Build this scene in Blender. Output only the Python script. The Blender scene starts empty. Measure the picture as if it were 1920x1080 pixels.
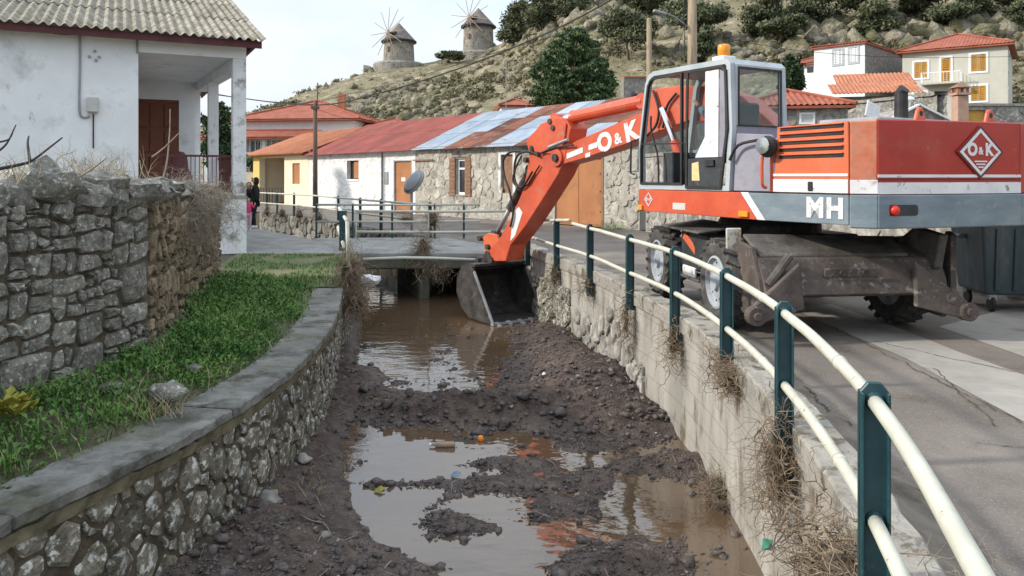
import bpy, bmesh, math, random
import numpy as np
from mathutils import Vector, Matrix, noise as mnoise
R = math.radians
SC = bpy.context.scene
COL = SC.collection
# ---------------------------------------------------------------- camera
EYE = 1.75; F = 1440.0; HOR = 330.0
cam = bpy.data.cameras.new('camera'); camo = bpy.data.objects.new('camera', cam); COL.objects.link(camo)
camo.location = (0, 0, EYE); camo.rotation_euler = (R(90), 0, 0)
cam.sensor_width = 36; cam.lens = 27.0; cam.shift_y = -(540 - HOR) / 1920.0
cam.clip_start = 0.05; cam.clip_end = 3000
SC.camera = camo
# ---------------------------------------------------------------- sky, sun, exposure
SUN_DIR = Vector((-0.90, -0.10, 0.0)).normalized(); SUN_EL = R(30)
wd = bpy.data.worlds.new('World'); SC.world = wd; wd.use_nodes = True
nt = wd.node_tree; nt.nodes.clear()
def N(t, ty, **kw):
    n = t.nodes.new(ty)
    for k, v in kw.items(): setattr(n, k, v)
    return n
wo = N(nt, 'ShaderNodeOutputWorld'); bg = N(nt, 'ShaderNodeBackground'); bg.inputs['Strength'].default_value = 0.115
sky = N(nt, 'ShaderNodeTexSky', sky_type='NISHITA', sun_disc=False)
sky.sun_elevation = SUN_EL; sky.sun_rotation = math.atan2(SUN_DIR.x, SUN_DIR.y)
sky.air_density = 1.0; sky.dust_density = 1.0; sky.ozone_density = 1.0
tc = N(nt, 'ShaderNodeTexCoord'); mp = N(nt, 'ShaderNodeMapping'); mp.inputs['Scale'].default_value = (1.0, 1.0, 2.2)
mp.inputs['Location'].default_value = (0.3, 0.1, 0.45)
nz = N(nt, 'ShaderNodeTexNoise'); nz.inputs['Scale'].default_value = 2.3; nz.inputs['Detail'].default_value = 7; nz.inputs['Roughness'].default_value = 0.55
rp = N(nt, 'ShaderNodeValToRGB'); rp.color_ramp.elements[0].position = 0.38; rp.color_ramp.elements[1].position = 0.63
nz2 = N(nt, 'ShaderNodeTexNoise'); nz2.inputs['Scale'].default_value = 1.9; nz2.inputs['Detail'].default_value = 5
rp2 = N(nt, 'ShaderNodeValToRGB')
rp2.color_ramp.elements[0].position = 0.35; rp2.color_ramp.elements[0].color = (4.1, 4.5, 4.9, 1)
rp2.color_ramp.elements[1].position = 0.62; rp2.color_ramp.elements[1].color = (6.3, 6.5, 6.65, 1)
mx = N(nt, 'ShaderNodeMixRGB')
L = nt.links.new
L(tc.outputs['Generated'], mp.inputs['Vector']); L(mp.outputs[0], nz.inputs['Vector']); L(mp.outputs[0], nz2.inputs['Vector'])
L(nz.outputs['Fac'], rp.inputs['Fac']); L(nz2.outputs['Fac'], rp2.inputs['Fac'])
hs = N(nt, 'ShaderNodeMixRGB'); hs.inputs['Fac'].default_value = 0.6; hs.inputs['Color2'].default_value = (5.2, 6.1, 7.1, 1)
L(sky.outputs[0], hs.inputs['Color1'])
L(rp.outputs['Color'], mx.inputs['Fac']); L(hs.outputs[0], mx.inputs['Color1']); L(rp2.outputs['Color'], mx.inputs['Color2'])
sz = N(nt, 'ShaderNodeSeparateXYZ'); L(tc.outputs['Generated'], sz.inputs[0])      # overcast sky: brighter overhead than at the horizon
mz = N(nt, 'ShaderNodeMapRange'); mz.inputs['To Min'].default_value = .92; mz.inputs['To Max'].default_value = 2.0; L(sz.outputs['Z'], mz.inputs['Value'])
vm = N(nt, 'ShaderNodeVectorMath', operation='SCALE'); L(mx.outputs[0], vm.inputs[0]); L(mz.outputs[0], vm.inputs['Scale']); L(vm.outputs[0], bg.inputs['Color']); L(bg.outputs[0], wo.inputs[0])
sl = bpy.data.lights.new('sun', 'SUN'); sl.energy = 2.8; sl.angle = R(3.0); sl.color = (1.0, 0.93, 0.82)
so = bpy.data.objects.new('sun', sl); COL.objects.link(so)
sv = Vector((SUN_DIR.x * math.cos(SUN_EL), SUN_DIR.y * math.cos(SUN_EL), math.sin(SUN_EL)))
so.rotation_euler = sv.to_track_quat('Z', 'Y').to_euler()
SC.view_settings.view_transform = 'Standard'; SC.view_settings.look = 'None'
SC.view_settings.gamma = 1.0; SC.view_settings.exposure = 0.5; SC.view_settings.use_curve_mapping = False
SC.render.engine = 'CYCLES'; SC.cycles.max_bounces = 6; SC.cycles.diffuse_bounces = 3; SC.cycles.glossy_bounces = 3
SC.cycles.transparent_max_bounces = 8; SC.cycles.use_denoising = True
# ---------------------------------------------------------------- helpers
def at(px, py, Y): return Vector(((px - 960) / F * Y, Y, EYE - (py - HOR) / F * Y))
def gnd(px, py, z=0.0):
    Y = (EYE - z) * F / (py - HOR); return Vector(((px - 960) / F * Y, Y, z))
def rgba(c): return (c[0], c[1], c[2], 1.0)
MATS = {}
def mat(name, c1, c2=None, scale=4.0, rough=0.8, bump=0.25, bscale=25.0, metal=0.0, c3=None, s3=1.2, t3=(0.55, 0.68),
        rnd=0.0, spec=0.4, detail=6.0, c4=None, s4=7.0, t4=(.60, .68), st4=None, lo=0.35, hi=0.65, stretch=None, bdist=0.02, rough2=None):
    m = bpy.data.materials.new(name); m.use_nodes = True; t = m.node_tree; b = t.nodes['Principled BSDF']
    K = t.links.new
    b.inputs['Roughness'].default_value = rough; b.inputs['Metallic'].default_value = metal
    b.inputs['Specular IOR Level'].default_value = spec
    co = N(t, 'ShaderNodeTexCoord'); vec = co.outputs['Object']
    if stretch:
        mpp = N(t, 'ShaderNodeMapping'); mpp.inputs['Scale'].default_value = stretch; K(vec, mpp.inputs['Vector']); vec2 = mpp.outputs[0]
    else: vec2 = vec
    n1 = N(t, 'ShaderNodeTexNoise'); n1.inputs['Scale'].default_value = scale; n1.inputs['Detail'].default_value = detail; n1.inputs['Roughness'].default_value = 0.62
    K(vec2, n1.inputs['Vector'])
    r1 = N(t, 'ShaderNodeValToRGB'); r1.color_ramp.elements[0].position = lo; r1.color_ramp.elements[1].position = hi
    r1.color_ramp.elements[0].color = rgba(c1); r1.color_ramp.elements[1].color = rgba(c2 or c1)
    K(n1.outputs['Fac'], r1.inputs['Fac']); out = r1.outputs['Color']
    if c3 is not None:
        n3 = N(t, 'ShaderNodeTexNoise'); n3.inputs['Scale'].default_value = s3; n3.inputs['Detail'].default_value = 8; n3.inputs['Roughness'].default_value = 0.65
        K(vec2, n3.inputs['Vector'])
        r3 = N(t, 'ShaderNodeValToRGB'); r3.color_ramp.elements[0].position = t3[0]; r3.color_ramp.elements[1].position = t3[1]
        K(n3.outputs['Fac'], r3.inputs['Fac'])
        mm = N(t, 'ShaderNodeMixRGB'); mm.inputs['Color2'].default_value = rgba(c3)
        K(r3.outputs['Color'], mm.inputs['Fac']); K(out, mm.inputs['Color1']); out = mm.outputs[0]
    if c4 is not None:
        n4 = N(t, 'ShaderNodeTexNoise'); n4.inputs['Scale'].default_value = s4; n4.inputs['Detail'].default_value = 9; n4.inputs['Roughness'].default_value = 0.7
        if st4:
            m4 = N(t, 'ShaderNodeMapping'); m4.inputs['Scale'].default_value = st4; K(vec, m4.inputs['Vector']); K(m4.outputs[0], n4.inputs['Vector'])
        else: K(vec, n4.inputs['Vector'])
        r4 = N(t, 'ShaderNodeValToRGB'); r4.color_ramp.elements[0].position = t4[0]; r4.color_ramp.elements[1].position = t4[1]; K(n4.outputs['Fac'], r4.inputs['Fac'])
        m5 = N(t, 'ShaderNodeMixRGB'); m5.inputs['Color2'].default_value = rgba(c4); K(r4.outputs['Color'], m5.inputs['Fac']); K(out, m5.inputs['Color1']); out = m5.outputs[0]
    if rnd > 0:
        oi = N(t, 'ShaderNodeObjectInfo'); hv = N(t, 'ShaderNodeHueSaturation')
        mr = N(t, 'ShaderNodeMapRange'); mr.inputs['To Min'].default_value = 1 - rnd; mr.inputs['To Max'].default_value = 1 + rnd
        K(oi.outputs['Random'], mr.inputs['Value']); K(mr.outputs[0], hv.inputs['Value']); K(out, hv.inputs['Color']); out = hv.outputs[0]
    K(out, b.inputs['Base Color'])
    if rough2 is not None:
        rr = N(t, 'ShaderNodeMapRange'); rr.inputs['From Min'].default_value = lo; rr.inputs['From Max'].default_value = hi
        rr.inputs['To Min'].default_value = rough; rr.inputs['To Max'].default_value = rough2
        K(n1.outputs['Fac'], rr.inputs['Value']); K(rr.outputs[0], b.inputs['Roughness'])
    if bump > 0:
        n2 = N(t, 'ShaderNodeTexNoise'); n2.inputs['Scale'].default_value = bscale; n2.inputs['Detail'].default_value = 5
        K(vec2, n2.inputs['Vector'])
        bp = N(t, 'ShaderNodeBump'); bp.inputs['Strength'].default_value = bump; bp.inputs['Distance'].default_value = bdist
        K(n2.outputs['Fac'], bp.inputs['Height']); K(bp.outputs[0], b.inputs['Normal'])
    MATS[name] = m; return m
class MB:
    def __init__(s): s.v = []; s.f = []
    def add(s, vs, fs):
        o = len(s.v); s.v.extend([tuple(p) for p in vs]); s.f.extend([tuple(i + o for i in f) for f in fs]); return s
    def box(s, c, d, rz=0.0, M=None):
        x, y, z = d[0] / 2, d[1] / 2, d[2] / 2
        pts = [Vector((a * x, b * y, e * z)) for e in (-1, 1) for (a, b) in ((-1, -1), (1, -1), (1, 1), (-1, 1))]
        m = M if M is not None else Matrix.Rotation(rz, 3, 'Z')
        c = Vector(c); pts = [m @ p + c for p in pts]
        return s.add(pts, [(3, 2, 1, 0), (4, 5, 6, 7), (0, 1, 5, 4), (1, 2, 6, 5), (2, 3, 7, 6), (3, 0, 4, 7)])
    def bar(s, a, b, w, h, up=(0, 0, 1)):
        a = Vector(a); b = Vector(b); d = (b - a); l = d.length
        if l < 1e-6: return s
        d.normalize(); up = Vector(up)
        if abs(d.dot(up)) > 0.98: up = Vector((1, 0, 0))
        x = d.cross(up).normalized(); z = x.cross(d)
        M = Matrix((x, d, z)).transposed()
        return s.box((a + b) / 2, (w, l, h), M=M)
    def prism(s, poly, a, b):   # poly: list of 3D base points; extruded from +a to +b (vectors)
        n = len(poly); a = Vector(a); b = Vector(b)
        p = [Vector(q) + a for q in poly] + [Vector(q) + b for q in poly]
        return s.add(p, [tuple(range(n))[::-1], tuple(range(n, 2 * n))] + [(i, (i + 1) % n, n + (i + 1) % n, n + i) for i in range(n)])
    def tube(s, pts, r, n=8, cap=True):
        pts = [Vector(p) for p in pts]; rs = r if isinstance(r, (list, tuple)) else [r] * len(pts)
        rings = []; prev = None
        for i, p in enumerate(pts):
            d = (pts[min(i + 1, len(pts) - 1)] - pts[max(i - 1, 0)])
            if d.length < 1e-9: d = Vector((0, 0, 1))
            d.normalize()
            if prev is None:
                u = d.orthogonal().normalized()
            else:
                u = prev - d * prev.dot(d)
                u = u.normalized() if u.length > 1e-6 else d.orthogonal().normalized()
            prev = u; w = d.cross(u)
            rings.append([p + (u * math.cos(2 * math.pi * k / n) + w * math.sin(2 * math.pi * k / n)) * rs[i] for k in range(n)])
        fs = []
        for i in range(len(rings) - 1):
            for k in range(n):
                k2 = (k + 1) % n; fs.append((i * n + k, i * n + k2, (i + 1) * n + k2, (i + 1) * n + k))
        if cap: fs.append(tuple(range(n))[::-1]); fs.append(tuple((len(rings) - 1) * n + k for k in range(n)))
        return s.add([q for r_ in rings for q in r_], fs)
    def lathe(s, prof, n=24, c=(0, 0, 0), axis='Z', M=None, cap=True):   # prof: (radius, height)
        c = Vector(c); vs = []
        for (r, h) in prof:
            for k in range(n):
                a = 2 * math.pi * k / n
                p = Vector((r * math.cos(a), r * math.sin(a), h))
                if axis == 'X': p = Vector((p.z, p.x, p.y))
                if axis == 'Y': p = Vector((p.x, p.z, p.y))
                if M is not None: p = M @ p
                vs.append(p + c)
        fs = []
        for i in range(len(prof) - 1):
            for k in range(n):
                k2 = (k + 1) % n; fs.append((i * n + k, i * n + k2, (i + 1) * n + k2, (i + 1) * n + k))
        if cap: fs.append(tuple(range(n))[::-1]); fs.append(tuple((len(prof) - 1) * n + k for k in range(n)))
        return s.add(vs, fs)
    def build(s, name, m, parent=None, M=None, smooth=False, bevel=0.0, world=False, seg=1, kind=None):
        me = bpy.data.meshes.new(name)
        vs = [tuple(M @ Vector(p)) for p in s.v] if M is not None else s.v
        me.from_pydata(vs, [], s.f); me.update()
        bm = bmesh.new(); bm.from_mesh(me); bmesh.ops.recalc_face_normals(bm, faces=bm.faces); bm.to_mesh(me); bm.free()
        return finish(name, me, m, parent, smooth, bevel, world, seg, kind)
def finish(name, me, m, parent=None, smooth=False, bevel=0.0, world=False, seg=1, kind=None):
    me.materials.append(MATS[m] if isinstance(m, str) else m)
    if smooth: me.shade_smooth()
    o = bpy.data.objects.new(name, me); COL.objects.link(o)
    if parent is not None:
        o.parent = parent
        if world: o.matrix_parent_inverse = Matrix.Translation(-Vector(parent.location))
    if bevel > 0:
        b = o.modifiers.new('bevel', 'BEVEL'); b.width = bevel; b.segments = seg; b.limit_method = 'ANGLE'; b.angle_limit = R(40)
    if kind: o['kind'] = kind
    return o
def mesh_np(name, V, Fc, m, parent=None, smooth=False, world=False, kind=None):
    V = np.asarray(V, dtype=np.float32); Fc = np.asarray(Fc, dtype=np.int32)
    me = bpy.data.meshes.new(name); k = Fc.shape[1]
    me.vertices.add(len(V)); me.vertices.foreach_set('co', V.ravel())
    me.loops.add(Fc.size); me.loops.foreach_set('vertex_index', Fc.ravel())
    me.polygons.add(len(Fc)); me.polygons.foreach_set('loop_start', np.arange(0, Fc.size, k, dtype=np.int32))
    me.polygons.foreach_set('loop_total', np.full(len(Fc), k, dtype=np.int32)); me.update(calc_edges=True); me.validate()
    return finish(name, me, m, parent, smooth, 0, world, 1, kind)
def thing(name, label, cat, loc=(0, 0, 0), group=None, rz=0.0):
    o = bpy.data.objects.new(name, None); COL.objects.link(o); o.location = loc; o.rotation_euler = (0, 0, rz)
    o.empty_display_size = 0.1
    return tag(o, label, cat, group)
def tag(o, label, cat, group=None):
    o['label'] = label; o['category'] = cat
    if group: o['group'] = group
    return o
def struct(o, label=None):
    o['kind'] = 'structure'
    if label: o['label'] = label
    return o
def np_noise(x, y, seed=0):
    xi = np.floor(x).astype(np.int64); yi = np.floor(y).astype(np.int64); xf = x - xi; yf = y - yi
    u = xf * xf * (3 - 2 * xf); v = yf * yf * (3 - 2 * yf)
    def h(a, b):
        n = (a * 374761393 + b * 668265263 + seed * 1274126177) & 0x7fffffff
        n = ((n ^ (n >> 13)) * 1274126177) & 0x7fffffff
        return ((n ^ (n >> 16)) & 0xffff) / 65535.0
    return (h(xi, yi) * (1 - u) + h(xi + 1, yi) * u) * (1 - v) + (h(xi, yi + 1) * (1 - u) + h(xi + 1, yi + 1) * u) * v
def fbm(x, y, octv=5, seed=0):
    s = 0; a = 0.5; x = np.asarray(x, dtype=float); y = np.asarray(y, dtype=float)
    for i in range(octv):
        s = s + a * np_noise(x, y, seed + i * 17); x = x * 2.03; y = y * 2.03; a *= 0.5
    return s
def catmull(pts, n=8):
    P = [Vector(p) for p in pts]; out = []
    for i in range(len(P) - 1):
        p0 = P[max(i - 1, 0)]; p1 = P[i]; p2 = P[i + 1]; p3 = P[min(i + 2, len(P) - 1)]
        for k in range(n):
            t = k / n
            out.append(0.5 * ((2 * p1) + (p2 - p0) * t + (2 * p0 - 5 * p1 + 4 * p2 - p3) * t * t + (3 * p1 - p0 - 3 * p2 + p3) * t ** 3))
    out.append(P[-1]); return out
class Curve2:      # plan polyline with arclength parameter; normal = right-hand side
    def __init__(s, pts):
        s.p = [Vector((p[0], p[1], 0)) for p in pts]; s.l = [0]
        for a, b in zip(s.p, s.p[1:]): s.l.append(s.l[-1] + (b - a).length)
        s.len = s.l[-1]
    def ev(s, u):
        u2 = min(max(u, 0), s.len - 1e-6); i = 0
        lo, hi = 0, len(s.l) - 1
        while hi - lo > 1:
            mid = (lo + hi) // 2
            if s.l[mid] <= u2: lo = mid
            else: hi = mid
        a = s.p[lo]; b = s.p[hi]; d = (b - a).normalized()
        return a + d * (u - s.l[lo]), d
    def pt(s, u, w, z):   # w: offset to the right of travel
        p, d = s.ev(u); return Vector((p.x + d.y * w, p.y - d.x * w, z))
def clip_poly(poly, nx, ny, c):
    out = []; n = len(poly)
    for i in range(n):
        a = poly[i]; b = poly[(i + 1) % n]
        da = nx * a[0] + ny * a[1] - c; db = nx * b[0] + ny * b[1] - c
        if da <= 0: out.append(a)
        if (da < 0 < db) or (db < 0 < da):
            t = da / (da - db); out.append((a[0] + (b[0] - a[0]) * t, a[1] + (b[1] - a[1]) * t))
    return out
def rubble(u0, u1, v0, v1, rmin, rmax, seed, joint=0.012, flat=1.0, skew=2.0, tries=6000, holes=()):
    """irregular stone outlines (power diagram of random discs) in a wall's (u, v) plane"""
    rng = random.Random(seed); pts = []
    big = sorted([rmin + (rmax - rmin) * rng.random() ** skew for _ in range(tries)], reverse=True)
    cell = rmax * 2.2; grid = {}
    for r in big:
        u = rng.uniform(u0, u1); v = rng.uniform(v0, v1)
        if any(h[0] < u < h[1] and h[2] < v < h[3] for h in holes): continue
        gi, gj = int(u / cell), int(v * flat / cell); ok = True
        for i in range(gi - 1, gi + 2):
            for j in range(gj - 1, gj + 2):
                for (a, b, q) in grid.get((i, j), ()):
                    if (a - u) ** 2 + ((b - v) * flat) ** 2 < ((q + r) * 0.93) ** 2: ok = False; break
                if not ok: break
            if not ok: break
        if ok: grid.setdefault((gi, gj), []).append((u, v, r)); pts.append((u, v, r))
    out = []
    for (u, v, r) in pts:
        m = r * 2.1
        poly = [(max(u - m, u0), max(v - m / flat, v0)), (min(u + m, u1), max(v - m / flat, v0)), (min(u + m, u1), min(v + m / flat, v1)), (max(u - m, u0), min(v + m / flat, v1))]
        for h in holes:
            if v > h[2] - r and v < h[3] + r:
                if u < h[0]: poly = clip_poly(poly, 1, 0, h[0]) if u + m > h[0] and (h[2] < v < h[3]) else poly
                elif u > h[1]: poly = clip_poly(poly, -1, 0, -h[1]) if u - m < h[1] and (h[2] < v < h[3]) else poly
            if h[0] < u < h[1]:
                if v > h[3] and len(poly) > 2: poly = clip_poly(poly, 0, -1, -h[3])
                elif v < h[2] and len(poly) > 2: poly = clip_poly(poly, 0, 1, h[2])
        gi, gj = int(u / cell), int(v * flat / cell)
        for i in range(gi - 2, gi + 3):
            for j in range(gj - 2, gj + 3):
                for (a, b, q) in grid.get((i, j), ()):
                    if (a, b) == (u, v) or len(poly) < 3: continue
                    dx, dy = a - u, (b - v) * flat; d2 = dx * dx + dy * dy
                    if d2 > (4.4 * rmax) ** 2: continue
                    d = math.sqrt(d2); k = (d2 + r * r - q * q) / (2 * d) - joint / 2
                    nx, ny = dx / d, dy / d
                    poly = clip_poly(poly, nx, ny * flat, k + nx * u + ny * flat * v)
        if len(poly) < 3: continue
        A = 0.5 * abs(sum(poly[i][0] * poly[(i + 1) % len(poly)][1] - poly[(i + 1) % len(poly)][0] * poly[i][1] for i in range(len(poly))))
        if A < rmin * rmin * 0.8: continue
        out.append((A, poly))
    out.sort(key=lambda q: -q[0]); return out
def stone_mesh(poly, fmap, rng, proud, back=-0.03, wob=0.1):
    """one domed stone: chaikin-rounded outline, back ring, shoulder ring, face ring, centre"""
    n = len(poly); q = []
    for i in range(n):
        a, b = poly[i], poly[(i + 1) % n]
        q.append((a[0] * .87 + b[0] * .13, a[1] * .87 + b[1] * .13)); q.append((a[0] * .13 + b[0] * .87, a[1] * .13 + b[1] * .87))
    r = []
    for p in q:
        if not r or (p[0] - r[-1][0]) ** 2 + (p[1] - r[-1][1]) ** 2 > 0.00012: r.append(p)
    if len(r) > 11: r = [r[int(i * len(r) / 11)] for i in range(11)]
    n = len(r)
    if n < 3: return None
    cu = sum(p[0] for p in r) / n; cv = sum(p[1] for p in r) / n
    size = math.sqrt(max(1e-6, sum((p[0] - cu) ** 2 + (p[1] - cv) ** 2 for p in r) / n))
    pr = proud * rng.uniform(0.45, 1.25); ta = rng.uniform(-.35, .35); tb = rng.uniform(-.35, .35)
    V = []; Fc = []
    for ring, (k, w) in enumerate(((1.0, None), (0.98, 0.55), (0.80, 1.0))):
        for p in r:
            kk = k * (1 + rng.uniform(-wob, wob) * (0.5 if ring else 0.15))
            u = cu + (p[0] - cu) * kk; v = cv + (p[1] - cv) * kk
            h = back if w is None else pr * w * (1 + rng.uniform(-.35, .35)) + (ta * (u - cu) + tb * (v - cv)) * 0.35
            V.append(fmap(u, v, h))
    V.append(fmap(cu, cv, pr * 1.05 * rng.uniform(.85, 1.2)))
    for ring in range(2):
        for i in range(n):
            j = (i + 1) % n; Fc.append((ring * n + i, ring * n + j, (ring + 1) * n + j, (ring + 1) * n + i))
    for i in range(n): Fc.append((2 * n + i, 2 * n + (i + 1) % n, 3 * n))
    return V, Fc
def blocks(u0, u1, v0, v1, smin, smax, seed, joint=.014, jit=.22, wide=1.35):
    """squared rubble: recursive uneven splits of the wall face, corners pulled about, some blocks broken into chinking stones"""
    rng = random.Random(seed); out = []
    def rec(a, b, c, d):
        w, h = b - a, d - c; lim = smin + (smax - smin) * rng.random() ** 2.2
        if w > lim * wide * 1.25 or h > lim * 1.25:
            f = rng.uniform(.3, .7)
            if w / wide > h: m = a + w * f; rec(a, m, c, d); rec(m, b, c, d)
            else: m = c + h * f; rec(a, b, c, m); rec(a, b, m, d)
        else:
            def jp(x, y): return (x + jit * smin * mnoise.noise(Vector((x * 9.1, y * 7.7, seed))) * 1.6, y + jit * smin * mnoise.noise(Vector((x * 8.3, y * 9.7, seed + 31))) * 1.6)
            P = [(a, c), ((a + b) / 2, c), (b, c), (b, (c + d) / 2), (b, d), ((a + b) / 2, d), (a, d), (a, (c + d) / 2)]
            P = [jp(*p) for p in P]; cx = sum(p[0] for p in P) / 8; cy = sum(p[1] for p in P) / 8; k = joint * .5
            Q = []
            for i, p in enumerate(P):
                dx, dy = cx - p[0], cy - p[1]; l = math.hypot(dx, dy) + 1e-6; kk = k * (1.5 if i % 2 == 0 else 1.0) * rng.uniform(.6, 1.5) + (rng.uniform(0, .10) * min(w, h) if i % 2 == 0 else 0); Q.append((p[0] + dx / l * kk, p[1] + dy / l * kk))
            if w > .03 and h > .025: out.append((w * h, Q))
    rec(u0, u1, v0, v1); out.sort(key=lambda q: -q[0]); return out
def lay_stones(parent, polys, fmap, m, seed, proud=0.04, limit=300, name='stone', world=True, start=0, back=-0.03, mats2=None):
    rng = random.Random(seed); rest = MB(); cnt = 0
    for (A, poly) in polys:
        sm = stone_mesh(poly, fmap, rng, proud, back)
        if sm is None: continue
        if cnt < limit - start:
            b = MB(); b.add(*sm); mm = m if not mats2 else (mats2 if rng.random() < 0.3 else m)
            b.build(name, mm, parent, world=world); cnt += 1
        else: rest.add(*sm)
    if rest.v: rest.build('small_stones', m, parent, world=world, kind='stuff')
    return cnt
def leaf_quads(P, size, rng, up=0.3, elong=1.6, jitter=0.5):
    """leaf-shaped quads (rhombs) at points P with random orientation -> V, F"""
    n = len(P); d = rng.normal(size=(n, 3)); d[:, 2] += up; d /= np.linalg.norm(d, axis=1)[:, None]
    e = rng.normal(size=(n, 3)); e -= (e * d).sum(1)[:, None] * d; e /= np.linalg.norm(e, axis=1)[:, None]
    s = size * (1 + rng.uniform(-jitter, jitter, n))[:, None]; l = s * elong
    V = np.stack([P - d * l * .5, P + e * s * .4, P + d * l * .5, P - e * s * .4], 1).reshape(-1, 3)
    return V, np.arange(4 * n).reshape(-1, 4)
def add_text(txt, size, M, m, name, parent, ext=0.004, off=0.0, sx=1.0, sp=1.0):
    cu = bpy.data.curves.new('lettering', 'FONT'); cu.body = txt; cu.size = size; cu.extrude = ext; cu.offset = off; cu.space_character = sp
    cu.align_x = 'CENTER'; cu.align_y = 'CENTER'
    to = bpy.data.objects.new('lettering_curve', cu); COL.objects.link(to)
    dg = bpy.context.evaluated_depsgraph_get(); dg.update()
    me = bpy.data.meshes.new_from_object(to.evaluated_get(dg))
    bpy.data.objects.remove(to); bpy.data.curves.remove(cu)
    me.transform(M @ Matrix.Diagonal((sx, 1, 1, 1)))
    return finish(name, me, m, parent)

def add_letters(chars, size, M, m, parent, off, gap, sx=1.0, small=.62):
    n = len(chars)
    for i, ch in enumerate(chars):
        amp = ch == '&'; add_text(ch, size * (small if amp else 1.0), M @ Matrix.Translation(((i - (n - 1) / 2) * gap, -size * .06 if amp else 0, 0)), m, 'lettering', parent, off=off * (.35 if amp else 1.0), sx=sx)
# ---------------------------------------------------------------- materials
mat('asphalt', (.14, .12, .104), (.225, .195, .17), scale=1.6, rough=.85, bump=.5, bscale=90, c3=(.088, .070, .056), s3=.8, t3=(.47, .66), bdist=.01, c4=(.30, .27, .235), s4=95, t4=(.54, .66))
mat('concrete_strip', (.27, .25, .225), (.37, .345, .31), scale=2.2, rough=.85, bump=.35, bscale=60, c3=(.19, .165, .14), s3=1.1, bdist=.01)
mat('earth', (.055, .055, .03), (.12, .10, .065), scale=1.2, rough=.95, bump=.6, bscale=14)
mat('path_green', (.085, .105, .035), (.165, .155, .085), scale=1.4, rough=.95, bump=.5, bscale=30, c3=(.22, .19, .13), s3=2.2, t3=(.56, .72))
mat('coping', (.115, .112, .10), (.24, .236, .222), scale=3.2, rough=.9, bump=.8, bscale=22, c3=(.055, .056, .038), s3=2.3, t3=(.50, .64), lo=.38, hi=.62, c4=(.10, .098, .06), s4=1.6, t4=(.52, .66))
mat('road_silt', (.12, .10, .08), (.22, .19, .155), scale=4, rough=.95, bump=.8, bscale=40, c3=(.08, .065, .05), s3=3)
mat('chimney_plaster', (.40, .24, .175), (.48, .31, .235), scale=4, rough=.9, bump=.2)
mat('board_worn', (.42, .36, .24), (.62, .60, .55), scale=8, rough=.8, bump=.2, c3=(.22, .13, .07), s3=7, t3=(.52, .62))
mat('mossy', (.075, .066, .038), (.15, .13, .08), scale=5, rough=.95, bump=.6, bscale=30)
mat('conc_wall', (.275, .26, .232), (.42, .40, .36), scale=2.3, rough=.85, bump=.35, bscale=25, c3=(.13, .105, .075), s3=2.4, t3=(.54, .72), stretch=(1, 1, .35), c4=(.13, .098, .064), s4=3.0, t4=(.54, .66), st4=(1, 1, .4))
mat('conc_cap', (.24, .225, .20), (.36, .335, .29), scale=4, rough=.9, bump=.6, bscale=30, c3=(.11, .095, .07), s3=3, c4=(.10, .085, .06), s4=5, t4=(.54, .62))
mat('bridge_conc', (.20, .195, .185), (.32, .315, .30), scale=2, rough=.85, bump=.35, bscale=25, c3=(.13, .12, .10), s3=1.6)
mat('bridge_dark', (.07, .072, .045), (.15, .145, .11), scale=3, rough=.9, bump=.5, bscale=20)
mat('mortar_dark', (.050, .041, .028), (.115, .093, .064), scale=8, rough=1, bump=.8, bscale=30)
mat('mortar_pale', (.33, .305, .26), (.46, .43, .375), scale=5, rough=.95, bump=.5, bscale=30)
mat('stone_lichen', (.11, .102, .085), (.25, .24, .21), scale=13, rough=.9, bump=.7, bscale=38, rnd=.3, c3=(.42, .43, .39), s3=24, t3=(.55, .63), c4=(.085, .08, .06), s4=7, t4=(.56, .66))
mat('stone_canal', (.088, .078, .055), (.225, .205, .16), scale=11, rough=.9, bump=.8, bscale=34, rnd=.32, c3=(.50, .51, .47), s3=17, t3=(.52, .60), c4=(.05, .045, .03), s4=6, t4=(.56, .66))
mat('stone_brown', (.12, .09, .055), (.27, .21, .135), scale=9, rough=.95, bump=.8, bscale=30, rnd=.3, c3=(.33, .30, .24), s3=6)
mat('stone_facade', (.29, .265, .22), (.50, .47, .41), scale=6, rough=.9, bump=.5, bscale=20, rnd=.28, c3=(.22, .19, .145), s3=4)
mat('stone_grey', (.17, .16, .145), (.33, .31, .28), scale=5, rough=.9, bump=.6, bscale=18, rnd=.28, c3=(.42, .40, .35), s3=5)
mat('rock', (.15, .132, .096), (.37, .32, .24), scale=.9, rough=.95, bump=1.0, bscale=3, c3=(.15, .14, .07), s3=.5, t3=(.44, .58), bdist=.4)
mat('mud', (.042, .031, .028), (.125, .092, .076), scale=9, rough=.95, bump=1.0, bscale=42, c3=(.155, .112, .086), s3=1.6, t3=(.5, .75), bdist=.04, spec=.15)
mat('pebble', (.05, .042, .04), (.15, .128, .118), scale=17, rough=.85, bump=.5, bscale=40, spec=.3, c3=(.30, .275, .255), s3=8, t3=(.62, .65))
mat('plaster', (.76, .77, .78), (.85, .86, .86), scale=1.3, rough=.85, bump=.18, bscale=18, c3=(.52, .53, .53), s3=1.6, t3=(.56, .75), c4=(.46, .45, .42), s4=3.4, t4=(.63, .70), st4=(1, 1, .45))
mat('plaster_worn', (.66, .665, .66), (.79, .79, .79), scale=3, rough=.9, bump=.4, bscale=22, c3=(.27, .255, .22), s3=2.1, t3=(.52, .62))
mat('whitewash', (.70, .695, .68), (.82, .815, .80), scale=3, rough=.9, bump=1.0, bscale=4.2, c3=(.52, .49, .45), s3=1.6, t3=(.58, .70), bdist=.12)
mat('white_paint', (.74, .75, .76), (.82, .82, .82), scale=2, rough=.8, bump=.1, bscale=10)
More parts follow.
